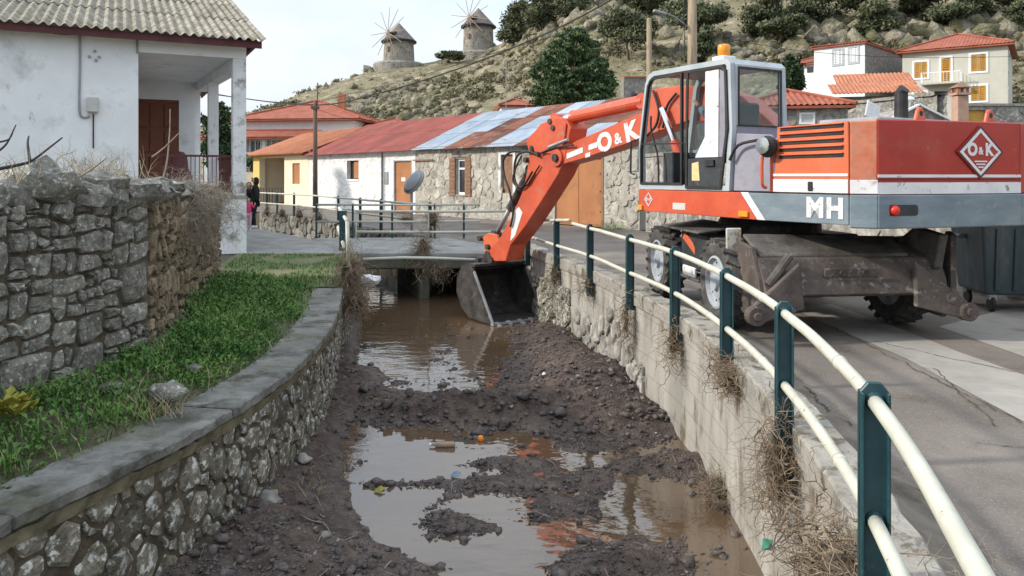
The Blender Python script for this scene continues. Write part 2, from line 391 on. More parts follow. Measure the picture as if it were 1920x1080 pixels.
mat('cream', (.78, .66, .47), (.84, .73, .55), scale=2, rough=.85, bump=.1, bscale=12)
mat('ochre', (.72, .43, .12), (.78, .50, .17), scale=2, rough=.85, bump=.1)
mat('beige_house', (.50, .48, .41), (.56, .54, .47), scale=1, rough=.85, bump=.1)
mat('tile', (.235, .062, .034), (.36, .108, .060), scale=1.6, rough=.8, bump=.4, bscale=9, c3=(.30, .10, .06), s3=3)
mat('tile_orange', (.35, .12, .056), (.46, .185, .098), scale=1.4, rough=.8, bump=.4, bscale=9, c3=(.27, .13, .08), s3=2)
mat('sheet_red', (.235, .052, .04), (.33, .085, .06), scale=.8, rough=.6, bump=.1, c3=(.19, .065, .05), s3=.6, rnd=.10)
mat('sheet_rust', (.12, .05, .035), (.26, .10, .06), scale=1.4, rough=.75, bump=.2, c3=(.33, .33, .34), s3=.9, t3=(.58, .68), rnd=.3, stretch=(1, 1, 1))
mat('sheet_blue', (.27, .33, .40), (.41, .46, .52), scale=1.1, rough=.8, bump=.1, c3=(.26, .12, .08), s3=.8, t3=(.60, .70), rnd=.12)
mat('fibre_roof', (.15, .13, .095), (.41, .375, .31), scale=5, rough=.95, bump=.7, bscale=35, c3=(.17, .14, .05), s3=3.2, t3=(.55, .68), rnd=.08)
mat('maroon', (.075, .018, .018), (.11, .03, .028), scale=5, rough=.6, bump=.1)
mat('door_brown', (.15, .045, .022), (.20, .065, .032), scale=3, rough=.55, bump=.1)
mat('door_orange', (.36, .145, .055), (.43, .185, .075), scale=1.2, rough=.65, bump=.12, bscale=6, c3=(.30, .125, .055), s3=1.3)
mat('wood_brown', (.20, .105, .06), (.30, .17, .10), scale=6, rough=.75, bump=.3)
mat('shutter_tan', (.28, .20, .14), (.38, .28, .20), scale=5, rough=.8, bump=.3)
mat('shutter_yellow', (.52, .26, .045), (.60, .32, .06), scale=3, rough=.7, bump=.2)
mat('pole_wood', (.20, .15, .10), (.36, .28, .19), scale=6, rough=.9, bump=.4, bscale=30, stretch=(1, 1, .15))
mat('pole_dark', (.09, .06, .045), (.17, .12, .09), scale=6, rough=.9, bump=.4, bscale=30, stretch=(1, 1, .15))
mat('cable', (.015, .015, .016), rough=.6, bump=0)
mat('rail_green', (.008, .040, .050), (.016, .062, .072), scale=9, rough=.45, bump=.12, bscale=40, c3=(.07, .06, .05), s3=14, t3=(.66, .76), spec=.5, c4=(.16, .13, .10), s4=11, t4=(.62, .72))
mat('rail_cream', (.47, .465, .385), (.57, .56, .47), scale=5, rough=.5, bump=.10, bscale=30, c3=(.42, .37, .28), s3=9, t3=(.62, .74), c4=(.22, .14, .085), s4=13, t4=(.62, .68))
mat('grey_metal', (.25, .26, .27), (.36, .37, .38), scale=4, rough=.5, metal=.4, bump=.1)
mat('dark_steel', (.028, .026, .026), (.085, .075, .07), scale=5, rough=.6, metal=.3, bump=.4, bscale=25, c3=(.16, .145, .13), s3=4, t3=(.58, .75))
mat('chassis_dirty', (.045, .038, .036), (.13, .115, .10), scale=4, rough=.8, bump=.45, bscale=25, c3=(.20, .19, .17), s3=2.6, t3=(.56, .74))
mat('blade_paint', (.060, .047, .041), (.125, .098, .084), scale=3.5, rough=.8, bump=.4, bscale=25, c3=(.25, .235, .215), s3=10, t3=(.57, .70))
mat('chrome', (.75, .76, .78), rough=.15, metal=1.0, bump=0)
mat('black', (.012, .012, .013), (.03, .03, .03), scale=6, rough=.6, bump=.1)
mat('rubber', (.045, .042, .04), (.10, .092, .084), scale=7, rough=.9, bump=.4, bscale=40, c3=(.20, .18, .155), s3=4, t3=(.55, .75))
mat('rim_grey', (.30, .33, .36), (.42, .45, .48), scale=4, rough=.6, bump=.15, c3=(.18, .16, .14), s3=5)
mat('ex_red', (.52, .072, .028), (.62, .108, .046), scale=2.2, rough=.42, bump=.08, bscale=14, c3=(.40, .075, .045), s3=2.0, t3=(.52, .72), spec=.5, c4=(.33, .19, .13), s4=5.5, t4=(.56, .72))
mat('ex_orange', (.60, .115, .040), (.68, .16, .065), scale=2.5, rough=.5, bump=.08, bscale=14, c3=(.52, .19, .11), s3=2.4, t3=(.55, .75), c4=(.33, .19, .13), s4=5.5, t4=(.56, .72))
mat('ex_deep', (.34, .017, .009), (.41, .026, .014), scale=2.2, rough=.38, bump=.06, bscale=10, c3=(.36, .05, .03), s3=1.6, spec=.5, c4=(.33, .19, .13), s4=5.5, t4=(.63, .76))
mat('mill_stone', (.20, .185, .16), (.36, .33, .285), scale=.8, rough=.95, bump=.8, bscale=3, c3=(.13, .12, .10), s3=1.6, t3=(.54, .62), bdist=.2)
mat('mill_cap', (.13, .11, .10), (.22, .19, .17), scale=2, rough=.9, bump=.4, bscale=4)
mat('ex_worn', (.46, .13, .065), (.54, .20, .12), scale=5, rough=.6, bump=.15, c3=(.36, .19, .13), s3=4)
mat('ex_blue', (.14, .185, .215), (.20, .245, .275), scale=2.5, rough=.5, bump=.1, c3=(.24, .28, .29), s3=2.4, stretch=(1, 1, 3), c4=(.30, .29, .26), s4=6, t4=(.60, .70))
mat('ex_white', (.66, .65, .65), (.76, .75, .75), scale=4, rough=.55, bump=.08, c3=(.42, .38, .36), s3=6, t3=(.60, .72), c4=(.30, .24, .20), s4=9, t4=(.60, .66))
mat('cab_grey', (.34, .39, .41), (.44, .48, .50), scale=3, rough=.5, bump=.06, c3=(.36, .38, .38), s3=4, c4=(.27, .26, .24), s4=7, t4=(.61, .70))
mat('cab_purple', (.235, .225, .275), (.30, .29, .34), scale=2, rough=.55, bump=.06, c3=(.22, .21, .23), s3=3)
mat('panel_black', (.022, .026, .03), (.045, .05, .055), scale=5, rough=.55, bump=.1, c3=(.11, .11, .11), s3=7, t3=(.62, .75))
mat('amber', (.80, .27, .02), (.85, .33, .04), rough=.3, bump=0)
mat('red_lens', (.60, .02, .01), (.68, .04, .02), rough=.25, bump=0)
mat('yellow_sticker', (.62, .47, .20), (.70, .58, .32), scale=20, rough=.6, bump=0)
mat('bin_green', (.035, .05, .055), (.07, .09, .095), scale=3, rough=.6, bump=.15, c3=(.13, .14, .14), s3=4, t3=(.55, .72), stretch=(1, 1, .3))
mat('mirror_glass', (.50, .52, .53), rough=.18, metal=.9, bump=0)
mat('skin', (.55, .33, .24), rough=.6, bump=0)
mat('cloth_black', (.010, .010, .013), (.022, .022, .026), scale=12, rough=.9, bump=.2)
mat('cloth_pink', (.66, .045, .16), (.74, .08, .21), scale=12, rough=.85, bump=.2)
mat('cloth_lilac', (.55, .33, .42), (.63, .42, .50), scale=12, rough=.85, bump=.2)
mat('cloth_blue', (.12, .18, .27), (.22, .29, .38), scale=9, rough=.9, bump=.3)
mat('hair', (.02, .015, .012), rough=.6, bump=0)
mat('shoe', (.70, .69, .68), rough=.6, bump=0)
mat('root', (.15, .11, .075), (.34, .26, .18), scale=8, rough=.95, bump=.3, rnd=.12)
mat('root_grey', (.20, .165, .125), (.36, .31, .245), scale=6, rough=.95, bump=.3)
mat('twig', (.035, .028, .026), (.075, .06, .052), scale=9, rough=.9, bump=.3)
mat('bark', (.09, .065, .045), (.17, .13, .095), scale=4, rough=.95, bump=.6, bscale=12)
mat('litter_white', (.62, .65, .68), (.72, .74, .76), rough=.5, bump=.1)
mat('orange_fruit', (.80, .22, .02), (.85, .28, .03), scale=20, rough=.45, bump=.15, bscale=80)
mat('green_plastic', (.05, .25, .17), rough=.4, bump=0)
mat('dry_grass', (.30, .25, .14), (.42, .36, .22), scale=6, rough=.95, bump=0)
mat('curtain', (.46, .45, .42), (.56, .55, .52), scale=3, rough=.9, bump=.1)
mat('dark_room', (.012, .011, .010), (.022, .020, .018), scale=2, rough=.9, bump=0)
def leafmat(name, c1, c2, scale=.8, rnd=0.0, trans=.25):
    m = mat(name, c1, c2, scale=scale, rough=.7, bump=0, spec=.25, rnd=rnd)
    b = m.node_tree.nodes['Principled BSDF']; b.inputs['Subsurface Weight'].default_value = 0
    return m
leafmat('leaf_weed', (.040, .110, .020), (.140, .245, .058), scale=2.6)
leafmat('leaf_yellow', (.22, .20, .03), (.30, .28, .05), scale=5)
leafmat('leaf_pine', (.028, .066, .026), (.105, .155, .060), scale=.9)
leafmat('leaf_scrub', (.078, .076, .038), (.165, .145, .082), scale=.25)
leafmat('leaf_tree', (.056, .074, .038), (.165, .175, .095), scale=.5)
leafmat('leaf_hedge', (.020, .040, .014), (.05, .085, .03), scale=1.5)
def glass(name, c, rough=.05, alpha=.25):
    m = bpy.data.materials.new(name); m.use_nodes = True; t = m.node_tree; t.nodes.clear()
    o = N(t, 'ShaderNodeOutputMaterial'); a = N(t, 'ShaderNodeBsdfTransparent'); g = N(t, 'ShaderNodeBsdfGlossy'); g.inputs['Roughness'].default_value = rough
    a.inputs['Color'].default_value = rgba(c); mxs = N(t, 'ShaderNodeMixShader'); fl_ = N(t, 'ShaderNodeLayerWeight'); fr = N(t, 'ShaderNodeMath', operation='POWER'); fr.inputs[1].default_value = 4.0; t.links.new(fl_.outputs['Facing'], fr.inputs[0])
    ad = N(t, 'ShaderNodeMath', operation='ADD'); ad.inputs[1].default_value = alpha * .2
    t.links.new(fr.outputs[0], ad.inputs[0]); t.links.new(ad.outputs[0], mxs.inputs[0]); t.links.new(a.outputs[0], mxs.inputs[1]); t.links.new(g.outputs[0], mxs.inputs[2]); t.links.new(mxs.outputs[0], o.inputs[0])
    MATS[name] = m
glass('cab_glass', (.80, .84, .84)); glass('cab_glass_dirty', (.55, .58, .58), .12, .5)
mat('window_dark', (.02, .025, .03), (.035, .04, .045), rough=.08, bump=0, spec=.6)
# hill: grass and scree on a rocky slope
m = mat('hill_ground', (.125, .113, .060), (.26, .222, .138), scale=.35, rough=.95, bump=1.0, bscale=1.6, c3=(.36, .30, .215), s3=.30, t3=(.53, .62), bdist=.6)
# concrete wall: form-board lines and water stains
m = MATS['conc_wall']; t = m.node_tree; b = t.nodes['Principled BSDF']
wv = N(t, 'ShaderNodeTexWave', wave_type='BANDS', bands_direction='Z', wave_profile='SAW'); wv.inputs['Scale'].default_value = 1.35; wv.inputs['Distortion'].default_value = .35; wv.inputs['Detail Scale'].default_value = .5
bp = N(t, 'ShaderNodeBump'); bp.inputs['Strength'].default_value = .5; bp.inputs['Distance'].default_value = .015
t.links.new(N(t, 'ShaderNodeTexCoord').outputs['Object'], wv.inputs['Vector']); t.links.new(wv.outputs['Fac'], bp.inputs['Height'])
lr_ = N(t, 'ShaderNodeValToRGB'); lr_.color_ramp.elements[0].position = .0; lr_.color_ramp.elements[0].color = (.55, .50, .44, 1); lr_.color_ramp.elements[1].position = .07; lr_.color_ramp.elements[1].color = (1, 1, 1, 1)
ml_ = N(t, 'ShaderNodeMixRGB', blend_type='MULTIPLY'); ml_.inputs['Fac'].default_value = .8; src_ = b.inputs['Base Color'].links[0].from_socket
t.links.new(wv.outputs['Fac'], lr_.inputs['Fac']); t.links.new(src_, ml_.inputs['Color1']); t.links.new(lr_.outputs['Color'], ml_.inputs['Color2']); t.links.new(ml_.outputs[0], b.inputs['Base Color'])
old = [n for n in t.nodes if n.type == 'BUMP' and n != bp][0]; t.links.new(old.outputs[0], bp.inputs['Normal']); t.links.new(bp.outputs[0], b.inputs['Normal'])
# water
m = bpy.data.materials.new('water'); m.use_nodes = True; t = m.node_tree; b = t.nodes['Principled BSDF']
b.inputs['Roughness'].default_value = .02; b.inputs['IOR'].default_value = 1.68; b.inputs['Specular IOR Level'].default_value = .75
n1 = N(t, 'ShaderNodeTexNoise'); n1.inputs['Scale'].default_value = 1.1; n1.inputs['Detail'].default_value = 4
r1 = N(t, 'ShaderNodeValToRGB'); r1.color_ramp.elements[0].color = (.085, .054, .031, 1); r1.color_ramp.elements[1].color = (.130, .086, .053, 1)
cc = N(t, 'ShaderNodeTexCoord'); n2 = N(t, 'ShaderNodeTexNoise'); n2.inputs['Scale'].default_value = 2.6; n2.inputs['Detail'].default_value = 2.5
mp2 = N(t, 'ShaderNodeMapping'); mp2.inputs['Scale'].default_value = (1.0, 1.8, 1)
bp = N(t, 'ShaderNodeBump'); bp.inputs['Strength'].default_value = .14; bp.inputs['Distance'].default_value = .05
for a_, b_ in ((cc.outputs['Object'], n1.inputs['Vector']), (n1.outputs['Fac'], r1.inputs['Fac']), (r1.outputs['Color'], b.inputs['Base Color']), (cc.outputs['Object'], mp2.inputs['Vector']), (mp2.outputs[0], n2.inputs['Vector']), (n2.outputs['Fac'], bp.inputs['Height']), (bp.outputs[0], b.inputs['Normal'])): t.links.new(a_, b_)
MATS['water'] = m
# ---------------------------------------------------------------- ground, canal, road
POSTS = [(0.83, 1.15), (1.32, 2.8), (1.63, 4.6), (1.76, 6.3), (1.74, 8.2), (1.52, 9.9), (1.22, 12.0), (0.80, 13.8), (0.33, 16.0)]
rail_pts = [Vector(p + (0,)) if len(p) == 2 else p for p in catmull([Vector((-0.6, -5, 0)), Vector((0.2, -1.0, 0))] + [Vector((a, b, 0)) for a, b in POSTS] + [Vector((0.0, 17.4, 0))], 6)]
RC0 = Curve2([(p.x, p.y) for p in rail_pts])
RW = [RC0.pt(l, .07, 0) for l in RC0.l]                       # canal face of the right wall
R_far = [(-2.2, 21.6), (-4.2, 25.0), (-5.2, 26.6), (-6.5, 29), (-8.0, 31.8), (-9.66, 34.3), (-11.6, 36.6), (-20, 48)]
R_edge = [(p.x, p.y) for p in RW] + R_far
L_near = catmull([Vector(p + (0,)) for p in [(-4.4, -5), (-3.5, 1.0), (-2.95, 2.6), (-2.617, 3.925), (-2.42, 4.6), (-2.22, 5.35), (-2.08, 6.41), (-2.05, 7.66), (-2.25, 9.69), (-2.71, 12.1), (-3.1, 15), (-3.45, 17.4)]], 6)
L_edge = [(p.x, p.y) for p in L_near] + [(-5.2, 20.8), (-7.9, 24.8), (-14.3, 34.3), (-22.7, 47)]
def sheet(name, pts, z, m, label=None):
    b = MB(); b.add([(p[0], p[1], z) for p in pts], [tuple(range(len(pts)))])
    o = b.build(name, m)
    if o.data.polygons[0].normal.z < 0: o.data.flip_normals()
    return struct(o, label)
gb = MB(); B = 900
lp = L_edge + [(-B, B), (-B, -B), (-4.4, -B)]; rp_ = R_edge + [(-30, 62), (-B + 1, B), (B, B), (B, -B), (-0.6, -B)]
gb.add([(p[0], p[1], -.02) for p in lp], [tuple(range(len(lp)))]); gb.add([(p[0], p[1], -.02) for p in rp_], [tuple(range(len(rp_)))])
go = gb.build('ground', 'earth'); struct(go)
for pl in go.data.polygons:
    if pl.normal.z < 0: pl.flip()
FA = Vector((4.1, 24.7, 0)); FU = Vector((-.631, .775, 0)).normalized(); FN = Vector((-FU.y, FU.x, 0))  # facade line; FN points to the street
if FN.y > 0: FN = -FN
def tpx(px):
    a = (px - 960) / F; return (FA.x - a * FA.y) / (-FU.x + a * FU.y)
WALLB = [(4.25, 24.4), (5.2, 19.5), (6.6, 12.5), (7.6, 8.6), (9.2, 3.0), (11, -6)]
fend = FA + FU * 36
road_pts = R_edge + [(fend.x - 4, fend.y + 3), (fend.x, fend.y), (FA.x, FA.y)] + WALLB + [(-.6, -6)]
sheet('road', road_pts, -.006, 'asphalt')
strip = [gnd(1480, 575), gnd(1560, 612), gnd(1700, 672), gnd(1920, 790), gnd(2300, 990), gnd(2500, 960), gnd(1920, 702), gnd(1800, 660), gnd(1660, 605), gnd(1560, 570)]
sheet('road_patch', strip, -.002, 'concrete_strip', 'pale concrete strip across the road behind the excavator')
strip2 = [gnd(1760, 612), gnd(1920, 668), gnd(2200, 700), gnd(2100, 600), gnd(1900, 575)]
sheet('road_patch', strip2, -.002, 'concrete_strip', 'pale concrete patch of road beside the wheeled bin')
# cracks and edge break of the road surface along the wall
crk = MB(); rng = random.Random(5)
def crack(p, q, w, n=26, amp=.05):
    p = Vector(p); q = Vector(q); d = (q - p); nn = Vector((-d.y, d.x, 0)).normalized(); a = []; b = []
    o = 0
    for i in range(n + 1):
        o = o * .7 + rng.uniform(-amp, amp); c = p + d * (i / n) + nn * o; ww = w * rng.uniform(.2, 1.2)
        a.append((c.x + nn.x * ww, c.y + nn.y * ww, .001)); b.append((c.x - nn.x * ww, c.y - nn.y * ww, .001))
    for i in range(n): crk.add([a[i], a[i + 1], b[i + 1], b[i]], [(0, 1, 2, 3)])
crack(gnd(1560, 612), gnd(1920, 792), .007, 60, .02); crack(gnd(1750, 690), gnd(1870, 800), .006, 40, .015); crack(gnd(1490, 700), gnd(1620, 860), .012, 60, .02)
crack(gnd(1590, 790), gnd(1670, 960), .014, 50, .02); crack(gnd(1830, 830), gnd(1920, 838), .005, 30, .01); crack(gnd(1640, 640), gnd(1920, 700), .008, 30, .02)
MATS['crackmat'] = MATS['mortar_dark']; struct(crk.build('road_crack', 'crackmat'))
green = [gnd(640, 541), gnd(580, 541), gnd(470, 560), gnd(410, 520), gnd(430, 470), gnd(455, 463), gnd(640, 466)]
sheet('grassy_path', [(-2.74, 12.15), (-3.6, 12.2), (-4.9, 12.3), (-5.6, 14.2), (-6.2, 17.3), (-3.46, 17.3), (-3.12, 15)], -.004, 'path_green', 'worn green path between the old wall and the canal')
sheet('footpath', [(-6.6, 17.32), (-3.47, 17.32), (-5.25, 20.8), (-7.95, 24.8), (-14.35, 34.3), (-22.7, 47), (-25, 47), (-17, 34), (-11, 25), (-8.4, 20.5)], .0, 'bridge_conc', 'pale concrete footpath running past the white house')
# canal bed
xs = np.concatenate([np.linspace(-26, -5, 12), np.linspace(-4.8, -3.2, 8), np.arange(-3.1, 2.3, .045), np.linspace(2.4, 4, 6)])
ys = np.concatenate([np.linspace(-6, 3.5, 12), np.linspace(3.8, 5.0, 14), np.arange(5.05, 16.5, .05), np.linspace(16.7, 22, 24), np.linspace(23, 50, 14)])
Lx = np.interp(ys, [p[1] for p in L_edge], [p[0] for p in L_edge]); Rx = np.interp(ys, [p[1] for p in R_edge], [p[0] for p in R_edge])
XX, YY = np.meshgrid(xs, ys); WATER = -1.08
H = np.full(XX.shape, -1.175)
dl = XX - Lx[:, None]; dr = Rx[:, None] - XX
wl = np.interp(ys, [4, 5.4, 6.0, 6.6, 7.3, 8, 9.3, 10.5, 12, 16], [2.2, 1.65, 1.1, .68, .45, .28, .28, .38, .25, .2])[:, None]
al = np.interp(ys, [4, 5.5, 7, 8, 9.5, 11, 13], [.30, .27, .22, .17, .15, .16, .10])[:, None]
H = np.maximum(H, -1.10 + al * np.clip(1.1 - dl / wl, 0, 1))
def blob(px, py, sx, sy, a, ang=0.0):
    global H
    g = gnd(px, py, WATER); dx = XX - g.x; dy = YY - g.y; c, s = math.cos(ang), math.sin(ang)
    u = (dx * c + dy * s) / sx; v = (-dx * s + dy * c) / sy
    H = H + a * np.exp(-(u * u + v * v) * .5)
blob(1090, 722, .48, .85, .36); blob(1180, 725, .3, .9, .07); blob(1050, 640, .35, 1.2, .22); blob(1000, 768, .48, .30, .26)
blob(880, 782, .45, .21, .21); blob(780, 778, .4, .19, .19); blob(700, 752, .3, .26, .17); blob(660, 710, .25, .4, .10)
blob(1200, 790, .5, .35, .13); blob(1120, 800, .5, .25, .05)
blob(955, 868, .26, .10, .075); blob(1080, 840, .4, .12, .03); blob(1285, 872, .36, .16, .12); blob(1030, 955, .22, .22, .045); blob(1120, 905, .12, .3, .04)
blob(1160, 1065, .24, .20, .13); blob(1370, 930, .12, .22, .13); blob(880, 985, .2, .15, .055); blob(1060, 900, .3, .2, .035); blob(1420, 1000, .1, .5, .05)
blob(820, 905, .5, .07, .05); blob(905, 915, .25, .09, .04)
heap = np.clip((H - WATER) / .25, 0, 1)
H = H + (fbm(XX * 1.7, YY * 1.7, 4, 3) - .47) * .075 + (fbm(XX * 7, YY * 7, 4, 9) - .47) * (.035 + .10 * heap) + (fbm(XX * 19, YY * 19, 2, 13) - .38) * (.006 + .05 * heap)
nx, ny = len(xs), len(ys)
idx = np.arange(nx * ny).reshape(ny, nx)
quads = np.stack([idx[:-1, :-1], idx[:-1, 1:], idx[1:, 1:], idx[1:, :-1]], -1).reshape(-1, 4)
bed = mesh_np('canal_bed', np.stack([XX, YY, H], -1).reshape(-1, 3), quads, 'mud', smooth=True); struct(bed, 'dark mud and gravel heaped in the bed of the canal')
def bedz(x, y):
    i = int(np.clip(np.searchsorted(ys, y), 1, ny - 1)); j = int(np.clip(np.searchsorted(xs, x), 1, nx - 1)); return float(H[i, j])
sheet('water', [(-26, -6), (4, -6), (4, 50), (-26, 50)], WATER, 'water', 'shallow brown water standing in the canal')
# wetter mud close to the waterline is smoother and darker (height drives roughness)
m = MATS['mud']; t = m.node_tree; b = t.nodes['Principled BSDF']
ge = N(t, 'ShaderNodeNewGeometry'); sx_ = N(t, 'ShaderNodeSeparateXYZ'); mr = N(t, 'ShaderNodeMapRange')
mr.inputs['From Min'].default_value = WATER - .005; mr.inputs['From Max'].default_value = WATER + .10; mr.inputs['To Min'].default_value = .10; mr.inputs['To Max'].default_value = .95
t.links.new(ge.outputs['Position'], sx_.inputs[0]); t.links.new(sx_.outputs['Z'], mr.inputs['Value']); t.links.new(mr.outputs[0], b.inputs['Roughness'])
b.inputs['Specular IOR Level'].default_value = .35
# gravel on the mud
def ico_protos(k=6, sub=1, seed=1, flat=.7):
    out = []; rng = random.Random(seed)
    for i in range(k):
        bm = bmesh.new(); bmesh.ops.create_icosphere(bm, subdivisions=sub, radius=1.0)
        off = Vector((rng.uniform(0, 99),) * 3)
        for v in bm.verts:
            n = mnoise.noise(v.co * 1.1 + off) * .7 + mnoise.noise(v.co * 2.7 + off) * .45
            v.co = v.co * (1 + n); v.co.z *= flat
        bm.verts.ensure_lookup_table()
        out.append((np.array([v.co[:] for v in bm.verts]), np.array([[v.index for v in f.verts] for f in bm.faces]))); bm.free()
    return out
def scatter(name, items, protos, m, kind='stuff', seed=0, smooth=False, parent=None):
    rng = np.random.default_rng(seed); VV = []; FF = []; o = 0
    for (x, y, z, s) in items:
        V, Fc = protos[rng.integers(len(protos))]; a = rng.uniform(0, 6.28); c, sn = math.cos(a), math.sin(a)
        sc = s * rng.uniform(.7, 1.25, 3); W = V * sc; tl = rng.uniform(-.5, .5)
        W = np.stack([W[:, 0] * c - W[:, 1] * sn, W[:, 0] * sn + W[:, 1] * c, W[:, 2] + tl * W[:, 0] * .5], 1) + (x, y, z)
        VV.append(W); FF.append(Fc + o); o += len(V)
    return mesh_np(name, np.concatenate(VV), np.concatenate(FF), m, smooth=smooth, kind=kind, parent=parent)
PEB = ico_protos(6, 1, 2, .65); rng = np.random.default_rng(4); it = []
while len(it) < 12500:
    Y = 5.0 + 10.5 * rng.random() ** 1.5; X = rng.uniform(-2.6, 1.9)
    if len(it) > 10000: Y = rng.uniform(4.8, 8.0); X = rng.uniform(-2.6, -.2)
    l = np.interp(Y, ys, Lx); r = np.interp(Y, ys, Rx)
    if X < l + .03 or X > r - .03: continue
    z = bedz(X, Y)
    if z < WATER - .012: continue
    big = rng.random() < .025
    if z > WATER + .02 and rng.random() < .25: continue
    s = rng.uniform(.028, .055) if big else .004 + .016 * rng.random() ** 2
    if 8.2 < Y < 10.5 and rng.random() < .14: s = rng.uniform(.016, .046)
    it.append((X, Y, z + s * .15, s))
gr = scatter('gravel', it, PEB, 'pebble', seed=7); tag(gr, 'loose gravel and small stones scattered over the dark mud', 'gravel'); gr['kind'] = 'stuff'
tw = MB(); rgt = random.Random(88); k = 0
while k < 150:      # twigs and bits of reed washed onto the mud
    Y = 5.0 + 9.5 * rgt.random() ** 1.4; X = rgt.uniform(-2.5, 1.8); z = bedz(X, Y)
    if z < WATER - .01 or X < np.interp(Y, ys, Lx) + .05 or X > np.interp(Y, ys, Rx) - .05: continue
    a = rgt.uniform(0, 6.28); l = rgt.uniform(.05, .28); p0 = Vector((X, Y, z + .012)); pm = p0 + Vector((math.cos(a) * l * .5, math.sin(a) * l * .5, rgt.uniform(.0, .03))); a += rgt.uniform(-.5, .5)
    p1 = pm + Vector((math.cos(a) * l * .5, math.sin(a) * l * .5, 0)); p1.z = max(bedz(p1.x, p1.y), WATER) + .012; r0 = rgt.uniform(.0018, .005); tw.tube([p0, pm, p1], [r0, r0 * .9, r0 * .4], 4); k += 1
two = tw.build('washed_twigs', 'root_grey', kind='stuff'); two['label'] = 'small twigs and reed stems washed onto the mud'; two['category'] = 'twigs'
BIGP = ico_protos(5, 2, 8, .7)
bigs = [(505, 965, .10, 'pale'), (945, 790, .085, 'd'), (900, 800, .08, 'd'), (985, 770, .085, 'd'), (1050, 785, .09, 'd'), (770, 765, .075, 'd'), (725, 770, .075, 'd'), (690, 740, .09, 'd'), (655, 690, .10, 'd'), (610, 1015, .05, 'pale'), (570, 885, .07, 'pale'), (1005, 740, .09, 'd')]
lab = {505: 'grey stone half sunk in mud at the foot of the curved canal wall', 610: 'small white pebble on the dark mud at the bottom', 570: 'pale stone against the foot of the curved wall beside the pool',
       945: 'dark cobble on the front slope of the mud ridge, right above the orange', 900: 'dark cobble at the front foot of the mud ridge nearest the orange', 985: 'dark cobble on the middle of the mud ridge', 1050: 'dark cobble farthest right on the front of the mud ridge', 770: 'dark cobble on the thin left part of the mud ridge', 725: 'dark cobble near the left pool edge on the mud ridge', 1005: 'dark cobble on the crown of the heap behind the ridge',
       655: 'dark rock at the left end of the mud ridge by the wall', 690: 'dark rock second from the wall on the mud ridge'}
for i, (px, py, s, kd) in enumerate(bigs):
    g = gnd(px, py, WATER + .08); z = bedz(g.x, g.y); V, Fc = BIGP[i % 5]
    b = MB(); b.add([(v[0] * s, v[1] * s * .9, v[2] * s) for v in V], [tuple(f) for f in Fc]); o = b.build('river_stone', 'stone_grey' if kd == 'pale' else 'pebble', smooth=True)
    o.location = (g.x, g.y, z + s * .3); o.rotation_euler = (0, 0, i * 1.3)
    tag(o, lab.get(px, 'dark cobble lying on the front slope of the mud ridge'), 'stone', 'larger stones on the mud')
# ---------------------------------------------------------------- retaining walls of the canal
LC = Curve2([(p.x, p.y) for p in L_near])
def u_at_y(C, y):
    lo, hi = 0, C.len
    for _ in range(40):
        mid = (lo + hi) / 2
        if C.ev(mid)[0].y < y: lo = mid
        else: hi = mid
    return lo
def strip_solid(C, u0, u1, w0, w1, z0, z1, step=.25, wob=0.0, seed=0):
    n = max(2, int((u1 - u0) / step)); rng = random.Random(seed); b = MB(); vs = []; fs = []
    for i in range(n + 1):
        u = u0 + (u1 - u0) * i / n; e = [rng.uniform(-wob, wob) for _ in range(4)]
        vs += [C.pt(u, w0, z0), C.pt(u, w1 + e[0], z0), C.pt(u, w1 + e[1], z1 + e[2]), C.pt(u, w0, z1 + e[3])]
    for i in range(n):
        for k in range(4):
            k2 = (k + 1) % 4; fs.append((i * 4 + k, i * 4 + k2, i * 4 + 4 + k2, i * 4 + 4 + k))
    fs += [(3, 2, 1, 0), (n * 4, n * 4 + 1, n * 4 + 2, n * 4 + 3)]
    b.add(vs, fs); return b
ua, ub, uc = u_at_y(LC, -3), u_at_y(LC, 12.1), u_at_y(LC, 17.4)
W1 = thing('canal_wall', 'curved rubble stone canal wall with grey concrete coping beside the grass', 'wall', (-2.4, 8, -1.2))
strip_solid(LC, ua, uc, -.38, .004, -1.3, -.10, .08, .008, 4).build('core', 'mortar_dark', W1, world=True)
u3 = u_at_y(LC, 2.2)
pol = rubble(u3, ub, -1.22, -.14, .028, .118, 11, joint=.024, tries=24000, skew=1.9, flat=.9)
fl = lambda u, v, h: LC.pt(u, h, v)
lay_stones(W1, pol, fl, 'stone_canal', 3, proud=.024)
pol = rubble(ub, uc, -1.22, -.05, .10, .22, 12, joint=.03, tries=1500)
mb = MB(); rng = random.Random(3)
for A_, p_ in pol:
    s_ = stone_mesh(p_, fl, rng, .05)
    if s_: mb.add(*s_)
mb.build('small_stones', 'stone_canal', W1, world=True, kind='stuff')
u = u_at_y(LC, -2.5); rng = random.Random(9); i = 0
while u < ub - .05:
    v = min(u + rng.choice((1.25, 1.6, 1.9)), ub)
    if ub - v < .6: v = ub
    strip_solid(LC, u + .004, v - .004, -.40 + rng.uniform(-.01, .01), .048 + rng.uniform(-.004, .004), -.085, .0 + rng.uniform(-.003, .003), .07, .009, i).build('coping_slab', 'coping', W1, world=True, bevel=.012)
    u = v; i += 1
strip_solid(LC, u_at_y(LC, -2.5), ub - .01, -.30, .035, -.160, -.088, .08, .016, 5).build('mortar_bed', 'mossy', W1, world=True)
